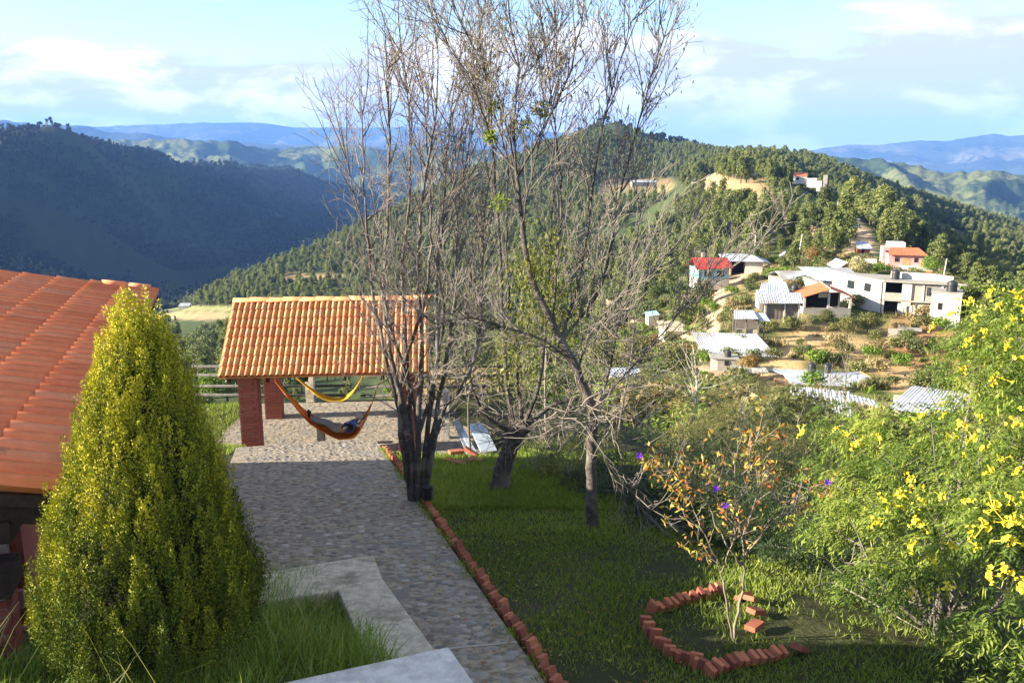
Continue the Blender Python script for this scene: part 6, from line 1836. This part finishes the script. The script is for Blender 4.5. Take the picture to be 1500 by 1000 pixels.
lobes = .97 + .13 * (np.abs(np.sin(an * 6.5 + 2.2 * np.sin(hh * 5 + an))) - .5) + .22 * fbm(an * 4.5, hh * 3.2, 3)
rr = np.interp(hh, ph, pr_) * rg2.uniform(.84, 1.0, NP) * lobes
axx = CB.x + (CT.x - CB.x) * hh; ayy = CB.y + (CT.y - CB.y) * hh
out = np.stack([np.cos(an), np.sin(an), np.zeros(NP)], -1)
PB = np.stack([axx, ayy, CB.z + hh * CH * .955], -1) + out * rr[:, None]
pl_len = rg2.uniform(.18, .42, NP); pl_ax = unit(np.stack([np.zeros(NP), np.zeros(NP), np.ones(NP)], -1) + out * rg2.uniform(-.12, .14, NP)[:, None] + rg2.normal(size=(NP, 3)) * .06)
pt_t = rg2.normal(0, .13, NP) + hh * .42 - .03 + fbm(an * 2.5, hh * 6, 3) * .5
L = Leaves(); K = 150
t = rg2.uniform(0, 1, (NP, K)); prad = (.046 * (1 - t) ** .8 + .006) * rg2.uniform(.5, 1.1, (NP, K))
dd = unit(rg2.normal(size=(NP, K, 3))); dd = unit(dd - (dd * pl_ax[:, None, :]).sum(-1, keepdims=True) * pl_ax[:, None, :])
P = PB[:, None, :] - pl_ax[:, None, :] * .08 + pl_ax[:, None, :] * (t * pl_len[:, None])[..., None] + dd * prad[..., None]
A = unit(pl_ax[:, None, :] * .9 + dd * .8 + rg2.normal(size=(NP, K, 3)) * .35)
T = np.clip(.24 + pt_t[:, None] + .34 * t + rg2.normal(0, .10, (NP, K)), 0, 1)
RL = dd * .9 + out[:, None, :] * .8 + rg2.normal(size=(NP, K, 3)) * .30
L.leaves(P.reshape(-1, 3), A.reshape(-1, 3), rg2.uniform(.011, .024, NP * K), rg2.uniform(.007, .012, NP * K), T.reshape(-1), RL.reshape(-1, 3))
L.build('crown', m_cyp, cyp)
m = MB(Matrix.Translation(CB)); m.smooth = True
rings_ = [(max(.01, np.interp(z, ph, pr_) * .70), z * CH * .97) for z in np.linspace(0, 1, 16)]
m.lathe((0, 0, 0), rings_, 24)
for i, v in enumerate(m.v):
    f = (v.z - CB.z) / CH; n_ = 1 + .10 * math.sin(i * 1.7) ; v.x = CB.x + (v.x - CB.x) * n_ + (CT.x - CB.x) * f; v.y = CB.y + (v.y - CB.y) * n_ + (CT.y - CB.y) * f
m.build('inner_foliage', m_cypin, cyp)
m = MB(); m.tube([CB - Vector((0, 0, .3)), CB + Vector((0, 0, .5))], .07, 8); m.build('trunk', m_trunk, cyp)

# ================================================================== FEATHERY SHRUBS
def fronds(P, D, Lf, K, ll, lw, droop, T):
    """pinnate fronds. P (n,3) bases, D unit directions; returns leaf arrays"""
    n = len(P); t = (np.arange(K) + 1) / K
    Lf = np.broadcast_to(Lf, (n,))
    pos = P[:, None, :] + D[:, None, :] * (t[None, :, None] * Lf[:, None, None]); pos[..., 2] -= (t[None, :] ** 2) * Lf[:, None] * droop
    fw = D[:, None, :] * np.ones((n, K, 1)); fw = fw.copy(); fw[..., 2] -= 2 * t[None, :] * droop * .9; fw = unit(fw)
    side = unit(np.cross(D, np.array([0, 0, 1.0]) + RNG.normal(size=(n, 3)) * .45))[:, None, :] * np.where(np.arange(K) % 2, 1, -1)[None, :, None]
    A = unit(side * .9 + fw * .55 + np.array([0, 0, -.25]) + RNG.normal(size=(n, K, 3)) * .12)
    sz = (1.0 - .45 * np.abs(t - .45) * 2)[None, :] * np.ones((n, 1))
    roll = np.cross(A, np.array([0, 0, 1.0])) + RNG.normal(size=A.shape) * .3
    roll = np.cross(roll, A) * 0 + np.array([0, 0, 1.0]) + RNG.normal(size=A.shape) * .3
    TT = np.repeat(T[:, None], K, 1) + RNG.normal(0, .07, (n, K))
    return pos.reshape(-1, 3), A.reshape(-1, 3), (sz * ll).reshape(-1), (sz * lw).reshape(-1), np.clip(TT.reshape(-1), 0, 1), roll.reshape(-1, 3)
m_tec = leafmat('feathery_green', (0.032, 0.060, 0.014), (0.115, 0.175, 0.030), (0.29, 0.34, 0.06), 0.36)
m_tec_shade = leafmat('shaded_green', (0.014, 0.026, 0.010), (0.032, 0.056, 0.018), (0.07, 0.10, 0.03), 0.2)  # darker leaf copy, shade from the trees is put into the colour
m_pod = leafmat('green_pods', (0.22, 0.28, 0.03), (0.34, 0.38, 0.04), (0.48, 0.46, 0.06), 0.3)
m_petal = simple('yellow_petal', (0.80, 0.66, 0.04), (0.74, 0.56, 0.03), 30, 0.6, 0.0)
m_purple = simple('purple_petal', (0.20, 0.03, 0.55), (0.16, 0.02, 0.45), 30, 0.6, 0.0)
def blob_points(blobs, n, rg_=RNG, inner=.35):
    vol = np.array([b_[3] ** 2 for b_ in blobs]); idx_ = rg_.choice(len(blobs), n, p=vol / vol.sum())
    C = np.array([tuple(at(b_[0], b_[1], y=b_[2])) for b_ in blobs])[idx_]; rad = np.array([b_[3] for b_ in blobs])[idx_]
    d = rdirs(n); f = rg_.uniform(inner, 1, (n, 1)) ** .5
    return C + d * rad[:, None] * f * np.array([1, .9, .85]), d
def stems_to(blobs, base, n, mat, t, r0=.03, name='stems', lab=None):
    tw = Twigs()
    for k in range(n):
        b_ = blobs[k % len(blobs)]; c_ = at(b_[0], b_[1], y=b_[2]) + rvec(b_[3] * .35)
        st_ = base + Vector((TR.uniform(-.15, .15), TR.uniform(-.15, .15), -.15)); md = st_.lerp(c_, .5) + rvec(.12) + Vector((0, 0, .15))
        pts = interp_pts([st_, st_.lerp(md, .5) + rvec(.05), md, c_], 9)
        tw.tube([tuple(p) for p in pts], r0, .006, 5)
        for q in range(3):
            i = TR.randint(3, 7); e = pts[i] + rvec(.3) + Vector((0, 0, .25)); tw.tube([tuple(pts[i]), tuple(pts[i].lerp(e, .5) + rvec(.03)), tuple(e)], .009, .004, 4)
    tw.build(name, mat, t, lab)
def feather_shrub(name, label, cat, blobs, base, n, Lf, K, ll, lw, mat, droop=.6, T0=.5, group=None, nst=10, mat2=None, stemr=.02):
    t = thing(name, base, label, cat, group)
    P, d = blob_points(blobs, n)
    D = unit(d * .8 + RNG.normal(size=(n, 3)) * .35 + np.array([0, 0, .18]))
    T = np.clip(T0 + RNG.normal(0, .15, n) + fbm(P[:, 0] * 2.2, P[:, 2] * 2.2 + P[:, 1], 3) * 1.5, 0, 1)
    kk = fbm(P[:, 0] * 2.7 + 9, P[:, 2] * 2.7 + P[:, 1] * 2.0, 3) > -.09; P, D, T = P[kk], D[kk], T[kk]; n = len(P)
    a = fronds(P, D, Lf * RNG.uniform(.7, 1.25, n), K, ll, lw, droop, T)
    L = Leaves(); L.leaves(a[0], a[1], a[2], a[3], a[4], a[5]); L.build('foliage', mat, t)
    stems_to(blobs, base, nst, m_stem, t, stemr)
    return t
# the yellow flowering shrub, right edge --------------------------------------
YB = [(1480, 470, 8.3, .42), (1440, 520, 8.2, .36), (1495, 560, 7.6, .42), (1450, 600, 8.4, .36), (1500, 650, 7.2, .5), (1400, 640, 8.8, .38), (1330, 640, 9.4, .42), (1270, 650, 9.8, .38), (1360, 700, 8.4, .42),
      (1440, 710, 7.4, .45), (1290, 720, 8.9, .40), (1230, 700, 9.4, .36), (1200, 760, 9.0, .32), (1260, 780, 8.4, .38), (1340, 780, 7.8, .42), (1420, 790, 7.0, .42), (1500, 780, 6.5, .45), (1360, 850, 7.2, .36), (1440, 870, 6.6, .38), (1500, 900, 6.2, .36), (1300, 830, 7.8, .3), (1230, 620, 10.4, .3), (1540, 500, 8.0, .5), (1560, 700, 7.0, .5),
      (1450, 950, 6.3, .3), (1240, 820, 8.2, .26)]
ybase = ground_at(1440, 1040); ybase = Vector((4.3, 8.0, float(terrain_z(4.3, 8.0))))
ys_t = feather_shrub('flowering_shrub', 'large bright green feathery shrub with yellow flower clusters filling the right side', 'shrub', YB, ybase, 6400, .25, 15, .070, .0195, m_tec, .70, .58, nst=26, stemr=.035)
# flowers: cluster prototype of trumpet florets
def flower_mesh(seed, R_=.06, n=9):
    rg_ = np.random.default_rng(seed); m = MB(); m.smooth = False
    for k in range(n):
        c_ = Vector(rg_.normal(size=3)) * R_ * .5; m.tube([(0, 0, 0), c_ * .5, c_ * 1.02 + Vector((0, 0, .001))], .003, 3); ax = (c_ + Vector((0, 0, .01))).normalized() if c_.length > 1e-4 else Vector((0, 0, 1))
        a = ax.orthogonal().normalized(); b_ = ax.cross(a); rr_ = R_ * rg_.uniform(.26, .42)
        ce = m.addv([c_]); ring = []
        for j in range(10):
            an_ = 2 * math.pi * j / 10; q = rr_ * (1.0 if j % 2 == 0 else .80)
            ring.append(m.addv([c_ + ax * R_ * .22 + (a * math.cos(an_) + b_ * math.sin(an_)) * q]))
        for j in range(10): m.face((ce, ring[j], ring[(j + 1) % 10]))
    return m.mesh('flower_cluster', m_petal)
FM = [flower_mesh(s_) for s_ in (1, 2, 3)]
fl = [(1490, 430), (1462, 447), (1421, 441), (1428, 466), (1478, 505), (1440, 487), (1409, 540), (1418, 500), (1366, 480), (1460, 552), (1500, 520), (1395, 458), (1485, 467), (1443, 658), (1384, 606), (1410, 620), (1425, 640), (1335, 705), (1350, 712), (1320, 740), (1298, 735), (1345, 764), (1410, 668), (1378, 726), (1466, 672), (1480, 730), (1455, 745), (1441, 770), (1425, 782), (1477, 790), (1490, 760), (1500, 730), (1338, 798), (1362, 815), (1372, 828), (1385, 858), (1360, 870), (1332, 868), (1398, 800), (1475, 833), (1452, 842), (1478, 765), (1309, 905), (1172, 632), (1255, 650), (1288, 640), (1348, 606), (1380, 590), (1322, 722), (1436, 610), (1500, 600), (1488, 620), (1405, 560), (1452, 430), (1500, 450), (1470, 480), (1500, 860), (1430, 800), (1352, 735), (1282, 762), (1240, 636), (1226, 628), (1395, 640), (1450, 690), (1493, 690), (1418, 735)]
bc = np.array([tuple(at(b_[0], b_[1], y=b_[2])) for b_ in YB]); br = np.array([b_[3] for b_ in YB])
for k, (a, b_) in enumerate(fl):
    d = ray(a, b_); best = None
    # front surface of the crown along this line of sight
    for y_ in np.arange(5.6, 11.5, .05):
        p = np.array(d) * (y_ / d.y)
        if (np.linalg.norm(bc - p, axis=1) < br * 1.05).any(): best = p; break
    if best is None: best = np.array(at(a, b_, y=8.3))
    s_ = random.uniform(.6, 1.15)
    link('flower_cluster', FM[k % 3], ys_t, Matrix.Translation(Vector(best)) @ Euler((random.uniform(0, 6), random.uniform(0, 6), 0)).to_matrix().to_4x4() @ Matrix.Scale(s_, 4))
n_ = 900; P, d = blob_points(YB, n_, inner=.8); A = unit(np.array([0, 0, -1.0]) + RNG.normal(size=(n_, 3)) * .2)
L = Leaves(); L.leaves(P + d * .03, A, RNG.uniform(.07, .14, n_), RNG.uniform(.008, .013, n_), RNG.uniform(0, 1, n_)); o = L.build('seed_pods', m_pod, ys_t); tag(o, kind='stuff')

# other shrubs : (px,py,depth,radius) masses ------------------------------------
def low_base(px_, py_, y_): 
    p = at(px_, py_, y=y_); return Vector((p.x, p.y, float(terrain_z(p.x, p.y))))
m_mix1 = leafmat('mixed_green', (0.045, 0.058, 0.020), (0.120, 0.130, 0.042), (0.29, 0.25, 0.09), 0.35)
SH = [
 ('feathery green shrub mass in front of the crumpled zinc roof', [(1180, 640, 12.5, .6), (1120, 660, 13, .6), (1150, 600, 15, .5), (1215, 660, 12, .5), (1090, 620, 16, .5)], 2300, .28, 12, .07, .014, m_mix1, .5),
 ('olive shrub mass with dry stems below the adobe house', [(1060, 640, 17, .7), (1010, 660, 17, .6), (1030, 600, 20, .6), (1090, 580, 22, .6), (1130, 560, 24, .5)], 2200, .32, 11, .08, .016, m_mix1, .6),
 ('tall fresh green shrub left of the yellow flowering shrub', [(1110, 700, 11.5, .5), (1060, 685, 12.8, .5), (1160, 705, 11, .45), (1000, 690, 13.8, .5)], 2400, .24, 12, .06, .013, m_tec_shade, .62),  # fresh green plant given the shaded leaf colour
 ('dark shade shrub behind the thin flowering shrub', [(980, 740, 12.6, .5), (930, 725, 13.2, .5), (1040, 755, 11.8, .5), (1100, 780, 11, .45), (900, 700, 14.5, .5), (1000, 700, 13, .5), (950, 770, 12.0, .35), (1150, 810, 10.2, .4), (880, 740, 13.2, .4), (840, 720, 14, .4), (1050, 800, 11, .35), (970, 790, 11.6, .3)], 6200, .24, 11, .065, .016, m_tec_shade, .45),
 ('dark leafy undergrowth below the yellow flowering shrub', [(1200, 840, 9.6, .45), (1270, 880, 8.8, .4), (1330, 920, 8.2, .35), (1390, 960, 7.6, .35), (1450, 1000, 7.2, .4), (1160, 800, 10.2, .4), (1330, 990, 7.6, .3), (1240, 900, 8.6, .35), (1390, 900, 7.9, .4), (1480, 960, 7.0, .4), (1280, 960, 7.9, .3), (1180, 850, 9.6, .35), (1210, 800, 9.8, .35), (1130, 830, 10.2, .3), (1100, 800, 10.8, .35)], 5200, .2, 11, .055, .016, m_tec_shade, .45),
 ('dark shrub under the bundle of cut twigs', [(820, 690, 15, .45), (860, 700, 14.5, .4), (900, 740, 13.6, .4), (880, 650, 16, .5), (940, 660, 16, .5), (790, 690, 15.6, .35)], 2600, .22, 10, .06, .014, m_tec_shade, .5),
 ('mid green shrub behind the knotted trunk', [(810, 640, 18, .45), (770, 600, 21, .6), (700, 590, 24, .7), (830, 600, 21, .6), (890, 610, 20, .6)], 1900, .26, 10, .08, .016, m_mix1, .45),
 ('low shrub bank right of the terrace', [(725, 640, 21, .5), (700, 620, 23, .5), (760, 660, 18.5, .4), (715, 600, 26, .6)], 1300, .22, 10, .07, .016, m_tec_shade, .5),
 ('olive shrub line among the twigs on the slope', [(940, 620, 24, .8), (990, 630, 22, .7), (960, 580, 30, .9), (910, 580, 30, .9), (1010, 570, 32, .9)], 1900, .36, 10, .11, .022, m_mix1, .5),
]
for k, (lb, bl, n_, lf_, K_, ll_, lw_, mt, T0) in enumerate(SH):
    b0 = bl[0]; base = low_base(b0[0], b0[1], b0[2] + .3)
    feather_shrub('shrub', lb, 'shrub', bl, base, n_, lf_, K_, ll_, lw_, mt, .5, T0, 'shrubs along the edge of the garden', nst=12, stemr=.018)
feather_shrub('shrub', 'unseen dark shrub added between the cypress and the tiled house to shade the lawn', 'shrub', [(205, 740, 6.95, .45), (185, 700, 6.95, .35), (225, 790, 6.9, .4)], low_base(205, 760, 7.4), 1300, .2, 10, .05, .014, m_tec_shade, nst=6)  # hidden behind the cypress, added to block sun from the lawn
# grassy bamboo-like clump lit beside the knotted trunk
m_bam = leafmat('pale_grass_leaves', (0.13, 0.16, 0.04), (0.24, 0.25, 0.08), (0.42, 0.38, 0.15), 0.35)
for (a, b_, y_, rd, n_), lb in (((805, 690, 15.2, .35, 700), 'pale arching grass clump right of the knotted trunk'), ((850, 668, 14.2, .3, 420), 'dry yellowed grass clump hanging under the bundle of twigs'), ((1000, 620, 19, .5, 500), 'upright pale grass clump among the slope shrubs')):
    base = low_base(a, b_, y_); t = thing('grass_clump', base, lb, 'plant')
    c_ = np.array(at(a, b_, y=y_)); P = c_ + RNG.normal(size=(n_, 3)) * rd * np.array([.6, .5, .7])
    L = Leaves(); L.leaves(P, unit(RNG.normal(size=(n_, 3)) * .6 + np.array([0, 0, -.3])), RNG.uniform(.12, .26, n_), RNG.uniform(.010, .018, n_), RNG.uniform(0, 1, n_)); L.build('leaves', m_bam, t)
    m = MB()
    for k in range(9): e = Vector(c_) + rvec(rd * .5); m.tube([base + rvec(.05), base.lerp(e, .5) + rvec(.06), e], .006, 4)
    m.build('stalks', m_twig, t)
# broad leaved seedling and lone leaves
# thin shrub with purple flowers inside the brick ring -----------------------------
SB = ground_at(1078, 938); SY = SB.y
m_thin = simple('thin_stem', (0.24, 0.19, 0.14), (0.14, 0.11, 0.08), 9, 0.9, 0.3)
ts = thing('thin_shrub', SB, 'thin leggy shrub with reddish yellow leaves and purple flowers inside the brick ring', 'shrub')
tw = Twigs(); tips4 = []
for pts_, r_ in (([(1076, 945), (1078, 900), (1089, 860), (1090, 810), (1084, 770), (1078, 720), (1076, 660)], .017), ([(1074, 945), (1066, 890), (1056, 840), (1040, 800), (1020, 760), (1005, 715)], .012),
                 ([(1090, 815), (1110, 790), (1130, 765), (1160, 745), (1195, 710)], .011), ([(1086, 790), (1098, 760), (1112, 720), (1130, 690)], .009), ([(1088, 830), (1070, 805), (1050, 770), (1030, 730), (985, 690), (950, 665)], .009),
                 ([(1056, 840), (1070, 800), (1080, 760)], .007), ([(1084, 770), (1060, 740), (1040, 720), (1010, 700)], .007), ([(1080, 740), (1095, 700), (1100, 660), (1110, 640)], .006)):
    ys = [SY + TR.uniform(-.12, .12) for _ in pts_]; ys[0] = SY
    c = limb(tw, pts_, ys, r_ * .85, .004, 6)
    for i in range(len(c) // 2, len(c)):
        d0 = (c[i] - c[i - 1]).normalized(); side = d0.cross(rvec()).normalized()
        if TR.random() < .8: grow([tw], c[i], d0 + side * .9, TR.uniform(.12, .3), .0045, 0, [(4, .12, .0, 2, 45, (.4, .7), .8), (3, .1, 0, 0, 0, (0, 0), 1)], tips4)
tw.build('stems', m_thin, ts)
TP = np.repeat(np.array([tuple(t_) for t_, d_, l_ in tips4]), 4, 0); TP = TP + RNG.normal(size=TP.shape) * .025
m_autumn = leafmat('autumn_leaves', (0.42, 0.10, 0.03), (0.40, 0.27, 0.06), (0.30, 0.33, 0.06), 0.35)
L = Leaves(); L.leaves(TP, unit(RNG.normal(size=TP.shape) + np.array([0, 0, -.2])), RNG.uniform(.04, .075, len(TP)), RNG.uniform(.015, .03, len(TP)), RNG.uniform(0, 1, len(TP))); L.build('leaves', m_autumn, ts)
pf = MB()
for k in range(5):
    a_ = 2 * math.pi * k / 5; pf.poly([(0, 0, 0), (.022 * math.cos(a_ - .5), .022 * math.sin(a_ - .5), .008), (.036 * math.cos(a_), .036 * math.sin(a_), .004), (.022 * math.cos(a_ + .5), .022 * math.sin(a_ + .5), .008)])
pfm = pf.mesh('flower', m_purple)
for a, b_ in ((936, 667), (1049, 715), (1062, 740), (1212, 706)):
    link('flower', pfm, ts, Matrix.Translation(at(a, b_, y=SY - .1)) @ Euler((R(70), R(random.uniform(-30, 30)), 0)).to_matrix().to_4x4())

# ================================================================== GRASS
m_grass = leafmat('lawn_grass', (0.085, 0.125, 0.020), (0.175, 0.240, 0.036), (0.32, 0.37, 0.08), 0.35)
m_lgrass = leafmat('long_grass', (0.09, 0.15, 0.02), (0.19, 0.28, 0.04), (0.38, 0.40, 0.12), 0.35)
def edge_x(y): return nr.x + ndx * (y - nr.y)
def lawn(n, y0, y1, xw, seed, l0, l1, w, name, label):
    rg_ = np.random.default_rng(seed)
    y = y0 + (y1 - y0) * rg_.uniform(0, 1, n) ** 1.35; x = edge_x(y) + .05 + rg_.uniform(0, 1, n) * xw
    px_, py_, dd_ = project(np.stack([x, y, garden_z(x, y)], -1))
    k = (px_ < 1530) & (py_ < 1030) & (np.hypot(x - SB.x, y - SB.y) > -1)
    # bare patches
    k &= fbm(x * 1.1, y * 1.1, 4) + rg_.uniform(-.12, .12, n) > -.12
    x, y = x[k], y[k]; z = terrain_z(x, y)
    P = np.stack([x, y, z - .005], -1); m_ = len(x)
    A = unit(np.stack([rg_.normal(0, .6, m_), rg_.normal(0, .6, m_), np.ones(m_)], -1))
    hgt = rg_.uniform(l0, l1, m_) * (1 + 1.1 * np.clip(fbm(x * .9 + 4, y * .9, 3), -.3, .5))
    L = Leaves(); L.leaves(P, A, hgt, w * rg_.uniform(.6, 1.3, m_) * (.6 + y / 14), np.clip(.5 + rg_.normal(0, .17, m_) + fbm(x * .7, y * .7, 3) * .8, 0, 1), rg_.normal(size=(m_, 3)))
    o = L.build(name, m_grass); tag(o, label, kind='stuff')
lawn(150000, 4.6, 19.3, 7.5, 90, .045, .10, .0085, 'lawn', 'short green lawn right of the path')
lawn(22000, 12.5, 19.6, 3.2, 91, .07, .16, .010, 'lawn_edge', 'longer bright grass between the bare trees')
def blades(P, h, lean, w, mat, name, label, rg_, T):
    """bent three-piece blades"""
    n = len(P); a = rg_.uniform(0, 6.28, n); o2 = np.stack([np.cos(a), np.sin(a), np.zeros(n)], -1); sd = np.stack([-np.sin(a + .6), np.cos(a + .6), np.zeros(n)], -1)
    V = []
    for t_, ww in ((0, 1), (.4, .85), (.75, .6), (1.0, .08)):
        c_ = P + np.array([0, 0, 1.0]) * (h * t_ * (1 - .25 * lean * t_))[:, None] + o2 * (h * lean * t_ * t_)[:, None]
        V += [c_ - sd * (w * ww / 2)[:, None], c_ + sd * (w * ww / 2)[:, None]]
    V = np.stack(V, 1).reshape(-1, 3); b_ = np.arange(n)[:, None] * 8
    F = np.concatenate([b_ + np.array([[0, 1, 3, 2]]), b_ + np.array([[2, 3, 5, 4]]), b_ + np.array([[4, 5, 7, 6]])])
    me = np_mesh(name, V, F, mat, tint=np.repeat(T, 8)); o = link(name, me); return tag(o, label, kind='stuff')
rg_ = np.random.default_rng(99); n = 30000
y = rg_.uniform(4.0, 9.2, n) ; right_ = np.interp(y, [3.2, 5.9, 6.3, 9.0, 9.4], [-.75, -.75, -.95, -1.95, -2.1]) - .12
far_cut = np.where(y > 8.3, -1.2, 0)
x = right_ + .06 - rg_.uniform(0, 1, n) ** 1.1 * 4.2
k = (x > -4.4 - (y - 6.9) * .3) & (np.hypot(x - CB.x, y - CB.y) > .35)
dfar = (y - (8.95 + (x + 1.9) * .45)); k &= dfar < -.05
k &= (y > 5.97 + (x + .47) * .416) | (x < -2.7)
x, y = x[k], y[k]; n = len(x); hgt = rg_.uniform(.10, .34, n) * (1 + .8 * np.clip(fbm(x * 1.3, y * 1.3, 3) * 2, -.5, .6))
P = np.stack([x, y, planter_z(x, y)], -1)
blades(P, hgt, rg_.uniform(.1, .9, n), rg_.uniform(.005, .010, n), m_lgrass, 'long_grass', 'long bright grass around the foot of the cypress', rg_, np.clip(rg_.normal(.45, .2, n), 0, 1))
n = 90; x = rg_.uniform(-4.2, -1.6, n); y = rg_.uniform(4.6, 6.6, n); P = np.stack([x, y, planter_z(x, y)], -1)
blades(P, rg_.uniform(.45, .85, n), rg_.uniform(.3, 1.1, n), rg_.uniform(.006, .010, n), m_bam, 'seed_stalks', 'tall arching seeding grass stalks before the cypress', rg_, np.clip(rg_.normal(.6, .2, n), 0, 1))
n = 26000; x = rg_.uniform(-12, -5.9, n); y = rg_.uniform(17.5, 25, n); k = ~((x > -7.4) & (y > 19.2)); x, y = x[k], y[k]; n = len(x)
L = Leaves(); L.leaves(np.stack([x, y, terrain_z(x, y)], -1), unit(np.stack([rg_.normal(0, .4, n), rg_.normal(0, .4, n), np.ones(n)], -1)), rg_.uniform(.06, .13, n), .012, rg_.uniform(0, 1, n)); o = L.build('lawn', m_grass); tag(o, 'green grass left of the shelter', kind='stuff')
# fallen leaves on path and lawn
n = 900; y = rg_.uniform(5, 17, n); x = edge_x(y) + rg_.normal(0, 1.0, n) * rg_.uniform(0, 1.6, n); zz = np.where(x < edge_x(y) - .05, -PATH_C - .184 * y + .02, terrain_z(x, y) + .04)
L = Leaves(); L.leaves(np.stack([x, y, zz], -1), unit(np.stack([rg_.normal(size=n), rg_.normal(size=n), rg_.normal(0, .15, n)], -1)), rg_.uniform(.03, .07, n), rg_.uniform(.01, .025, n), rg_.uniform(0, 1, n), np.tile([0, 0, 1.0], (n, 1)) + rg_.normal(0, .3, (n, 3)))
o = L.build('fallen_leaves', m_autumn); tag(o, 'dry leaves fallen on the path and lawn', kind='stuff')

# broad weed leaves lying in the lawn
n = 2600; rg_ = np.random.default_rng(7); y = rg_.uniform(5, 16, n); x = edge_x(y) + rg_.uniform(.1, 5, n)
k = fbm(x * 1.6 + 3, y * 1.6, 3) > .06; x, y = x[k], y[k]; n = len(x)
L = Leaves(); L.leaves(np.stack([x, y, terrain_z(x, y) + .03], -1), unit(np.stack([rg_.normal(size=n), rg_.normal(size=n), rg_.uniform(.1, .6, n)], -1)), rg_.uniform(.02, .05, n), rg_.uniform(.012, .025, n), rg_.uniform(.0, .6, n), np.tile([0, 0, 1.0], (n, 1)) + rg_.normal(0, .4, (n, 3)))
o = L.build('weeds', m_grass); tag(o, 'broad leaved weeds among the lawn grass', kind='stuff')
# weeds and moss creeping over the kerb and the path edge
n = 2600; y = rg_.uniform(5, 18, n); x = edge_x(y) + rg_.normal(0, .05, n); k = fbm(x * 2, y * 1.5, 3) > .02; x, y = x[k], y[k]; n = len(x)
L = Leaves(); L.leaves(np.stack([x, y, -PATH_C - .184 * y], -1), unit(np.stack([rg_.normal(0, .6, n), rg_.normal(0, .6, n), np.ones(n)], -1)), rg_.uniform(.03, .10, n), rg_.uniform(.006, .012, n), rg_.uniform(0, 1, n))
o = L.build('edge_weeds', m_grass); tag(o, 'weeds growing between the path and its brick edging', kind='stuff')

# slim saplings standing in front of the village
def sapling(px0, py0, px1, py1, y_, label, mat, tuft=0, r_=.03, tm=None):
    a = at(px0, py0, y=y_); a.z = min(a.z, float(terrain_z(a.x, a.y)) + .3); b_ = at(px1, py1, y=y_)
    t = thing('sapling', a, label, 'tree'); tw = Twigs(); tp = []
    c = interp_pts([a, a.lerp(b_, .35) + rvec(.06), a.lerp(b_, .7) + rvec(.06), b_], 12)
    tw.tube([tuple(p) for p in c], r_, r_ * .35, 6)
    for i in range(5, 12):
        for _ in range(2): grow([tw], c[i], (c[-1] - c[-2]).normalized() + rvec(.7), TR.uniform(.3, .9) * r_ / .03, r_ * .3, 0, [(5, .12, .06, 3, 40, (.4, .7), .6), (4, .12, .03, 0, 0, (0, 0), 1)], tp)
    tw.build('trunk', mat, t)
    if tuft:
        TPp = np.repeat(np.array([tuple(q[0]) for q in tp]), tuft, 0); TPp = TPp + RNG.normal(size=TPp.shape) * .08
        L = Leaves(); L.leaves(TPp, rdirs(len(TPp)), RNG.uniform(.06, .13, len(TPp)), RNG.uniform(.02, .04, len(TPp)), RNG.uniform(0, 1, len(TPp))); L.build('leaves', tm, t)
sapling(1016, 690, 1020, 545, 24, 'slender sapling with a pale straight trunk left of the slope shrubs', m_polec, 5, .045, m_mix1)
sapling(1219, 660, 1216, 560, 16, 'thin dark sapling in front of the crumpled zinc roof', m_thin, 2, .022, m_mix1)
sapling(1230, 665, 1240, 540, 17, 'taller thin sapling right beside the dark one before the zinc roof', m_thin, 2, .024, m_mix1)
sapling(905, 640, 930, 470, 20, 'thin grey sapling leaning right behind the bundle of cut twigs', m_stem, 0, .03)
sapling(690, 600, 696, 440, 19, 'thin upright sapling just right of the left bare tree', m_stem, 2, .03, m_mix1)
sapling(800, 600, 802, 430, 19, 'pale upright sapling behind the knotted trunk', m_twig, 2, .035, m_mix1)
# green tarp and timber on the bank under the pavilion
P_ = at(1238, 466, r=117); m = MB(Matrix.Translation(P_)); m.prism([(-.5, 0, -.5), (.45, -.2, -.1), (.35, .1, .5), (-.2, .2, .2)], (0, .05, .03)); o = m.build('tarp', m_greens, origin=P_); tag(o, 'small bright green tarp lying on the bank below the pavilion', 'tarp')
for k, (a, b_) in enumerate(((1225, 478), (1234, 474), (1214, 477))):
    P_ = at(a, b_, r=116); m = MB(Matrix.Translation(P_)); m.box((0, 0, .1), (2.0, .14, .12), rz=.3 * k - .2, ry=-.15 + .1 * k); o = m.build('timber', m_wood, origin=P_); tag(o, ['weathered timber lying in the middle of the bank under the pavilion', 'weathered timber at the right of the bank beside the green tarp', 'weathered timber at the left of the bank under the pavilion'][k], 'timber', 'timbers on the bank')
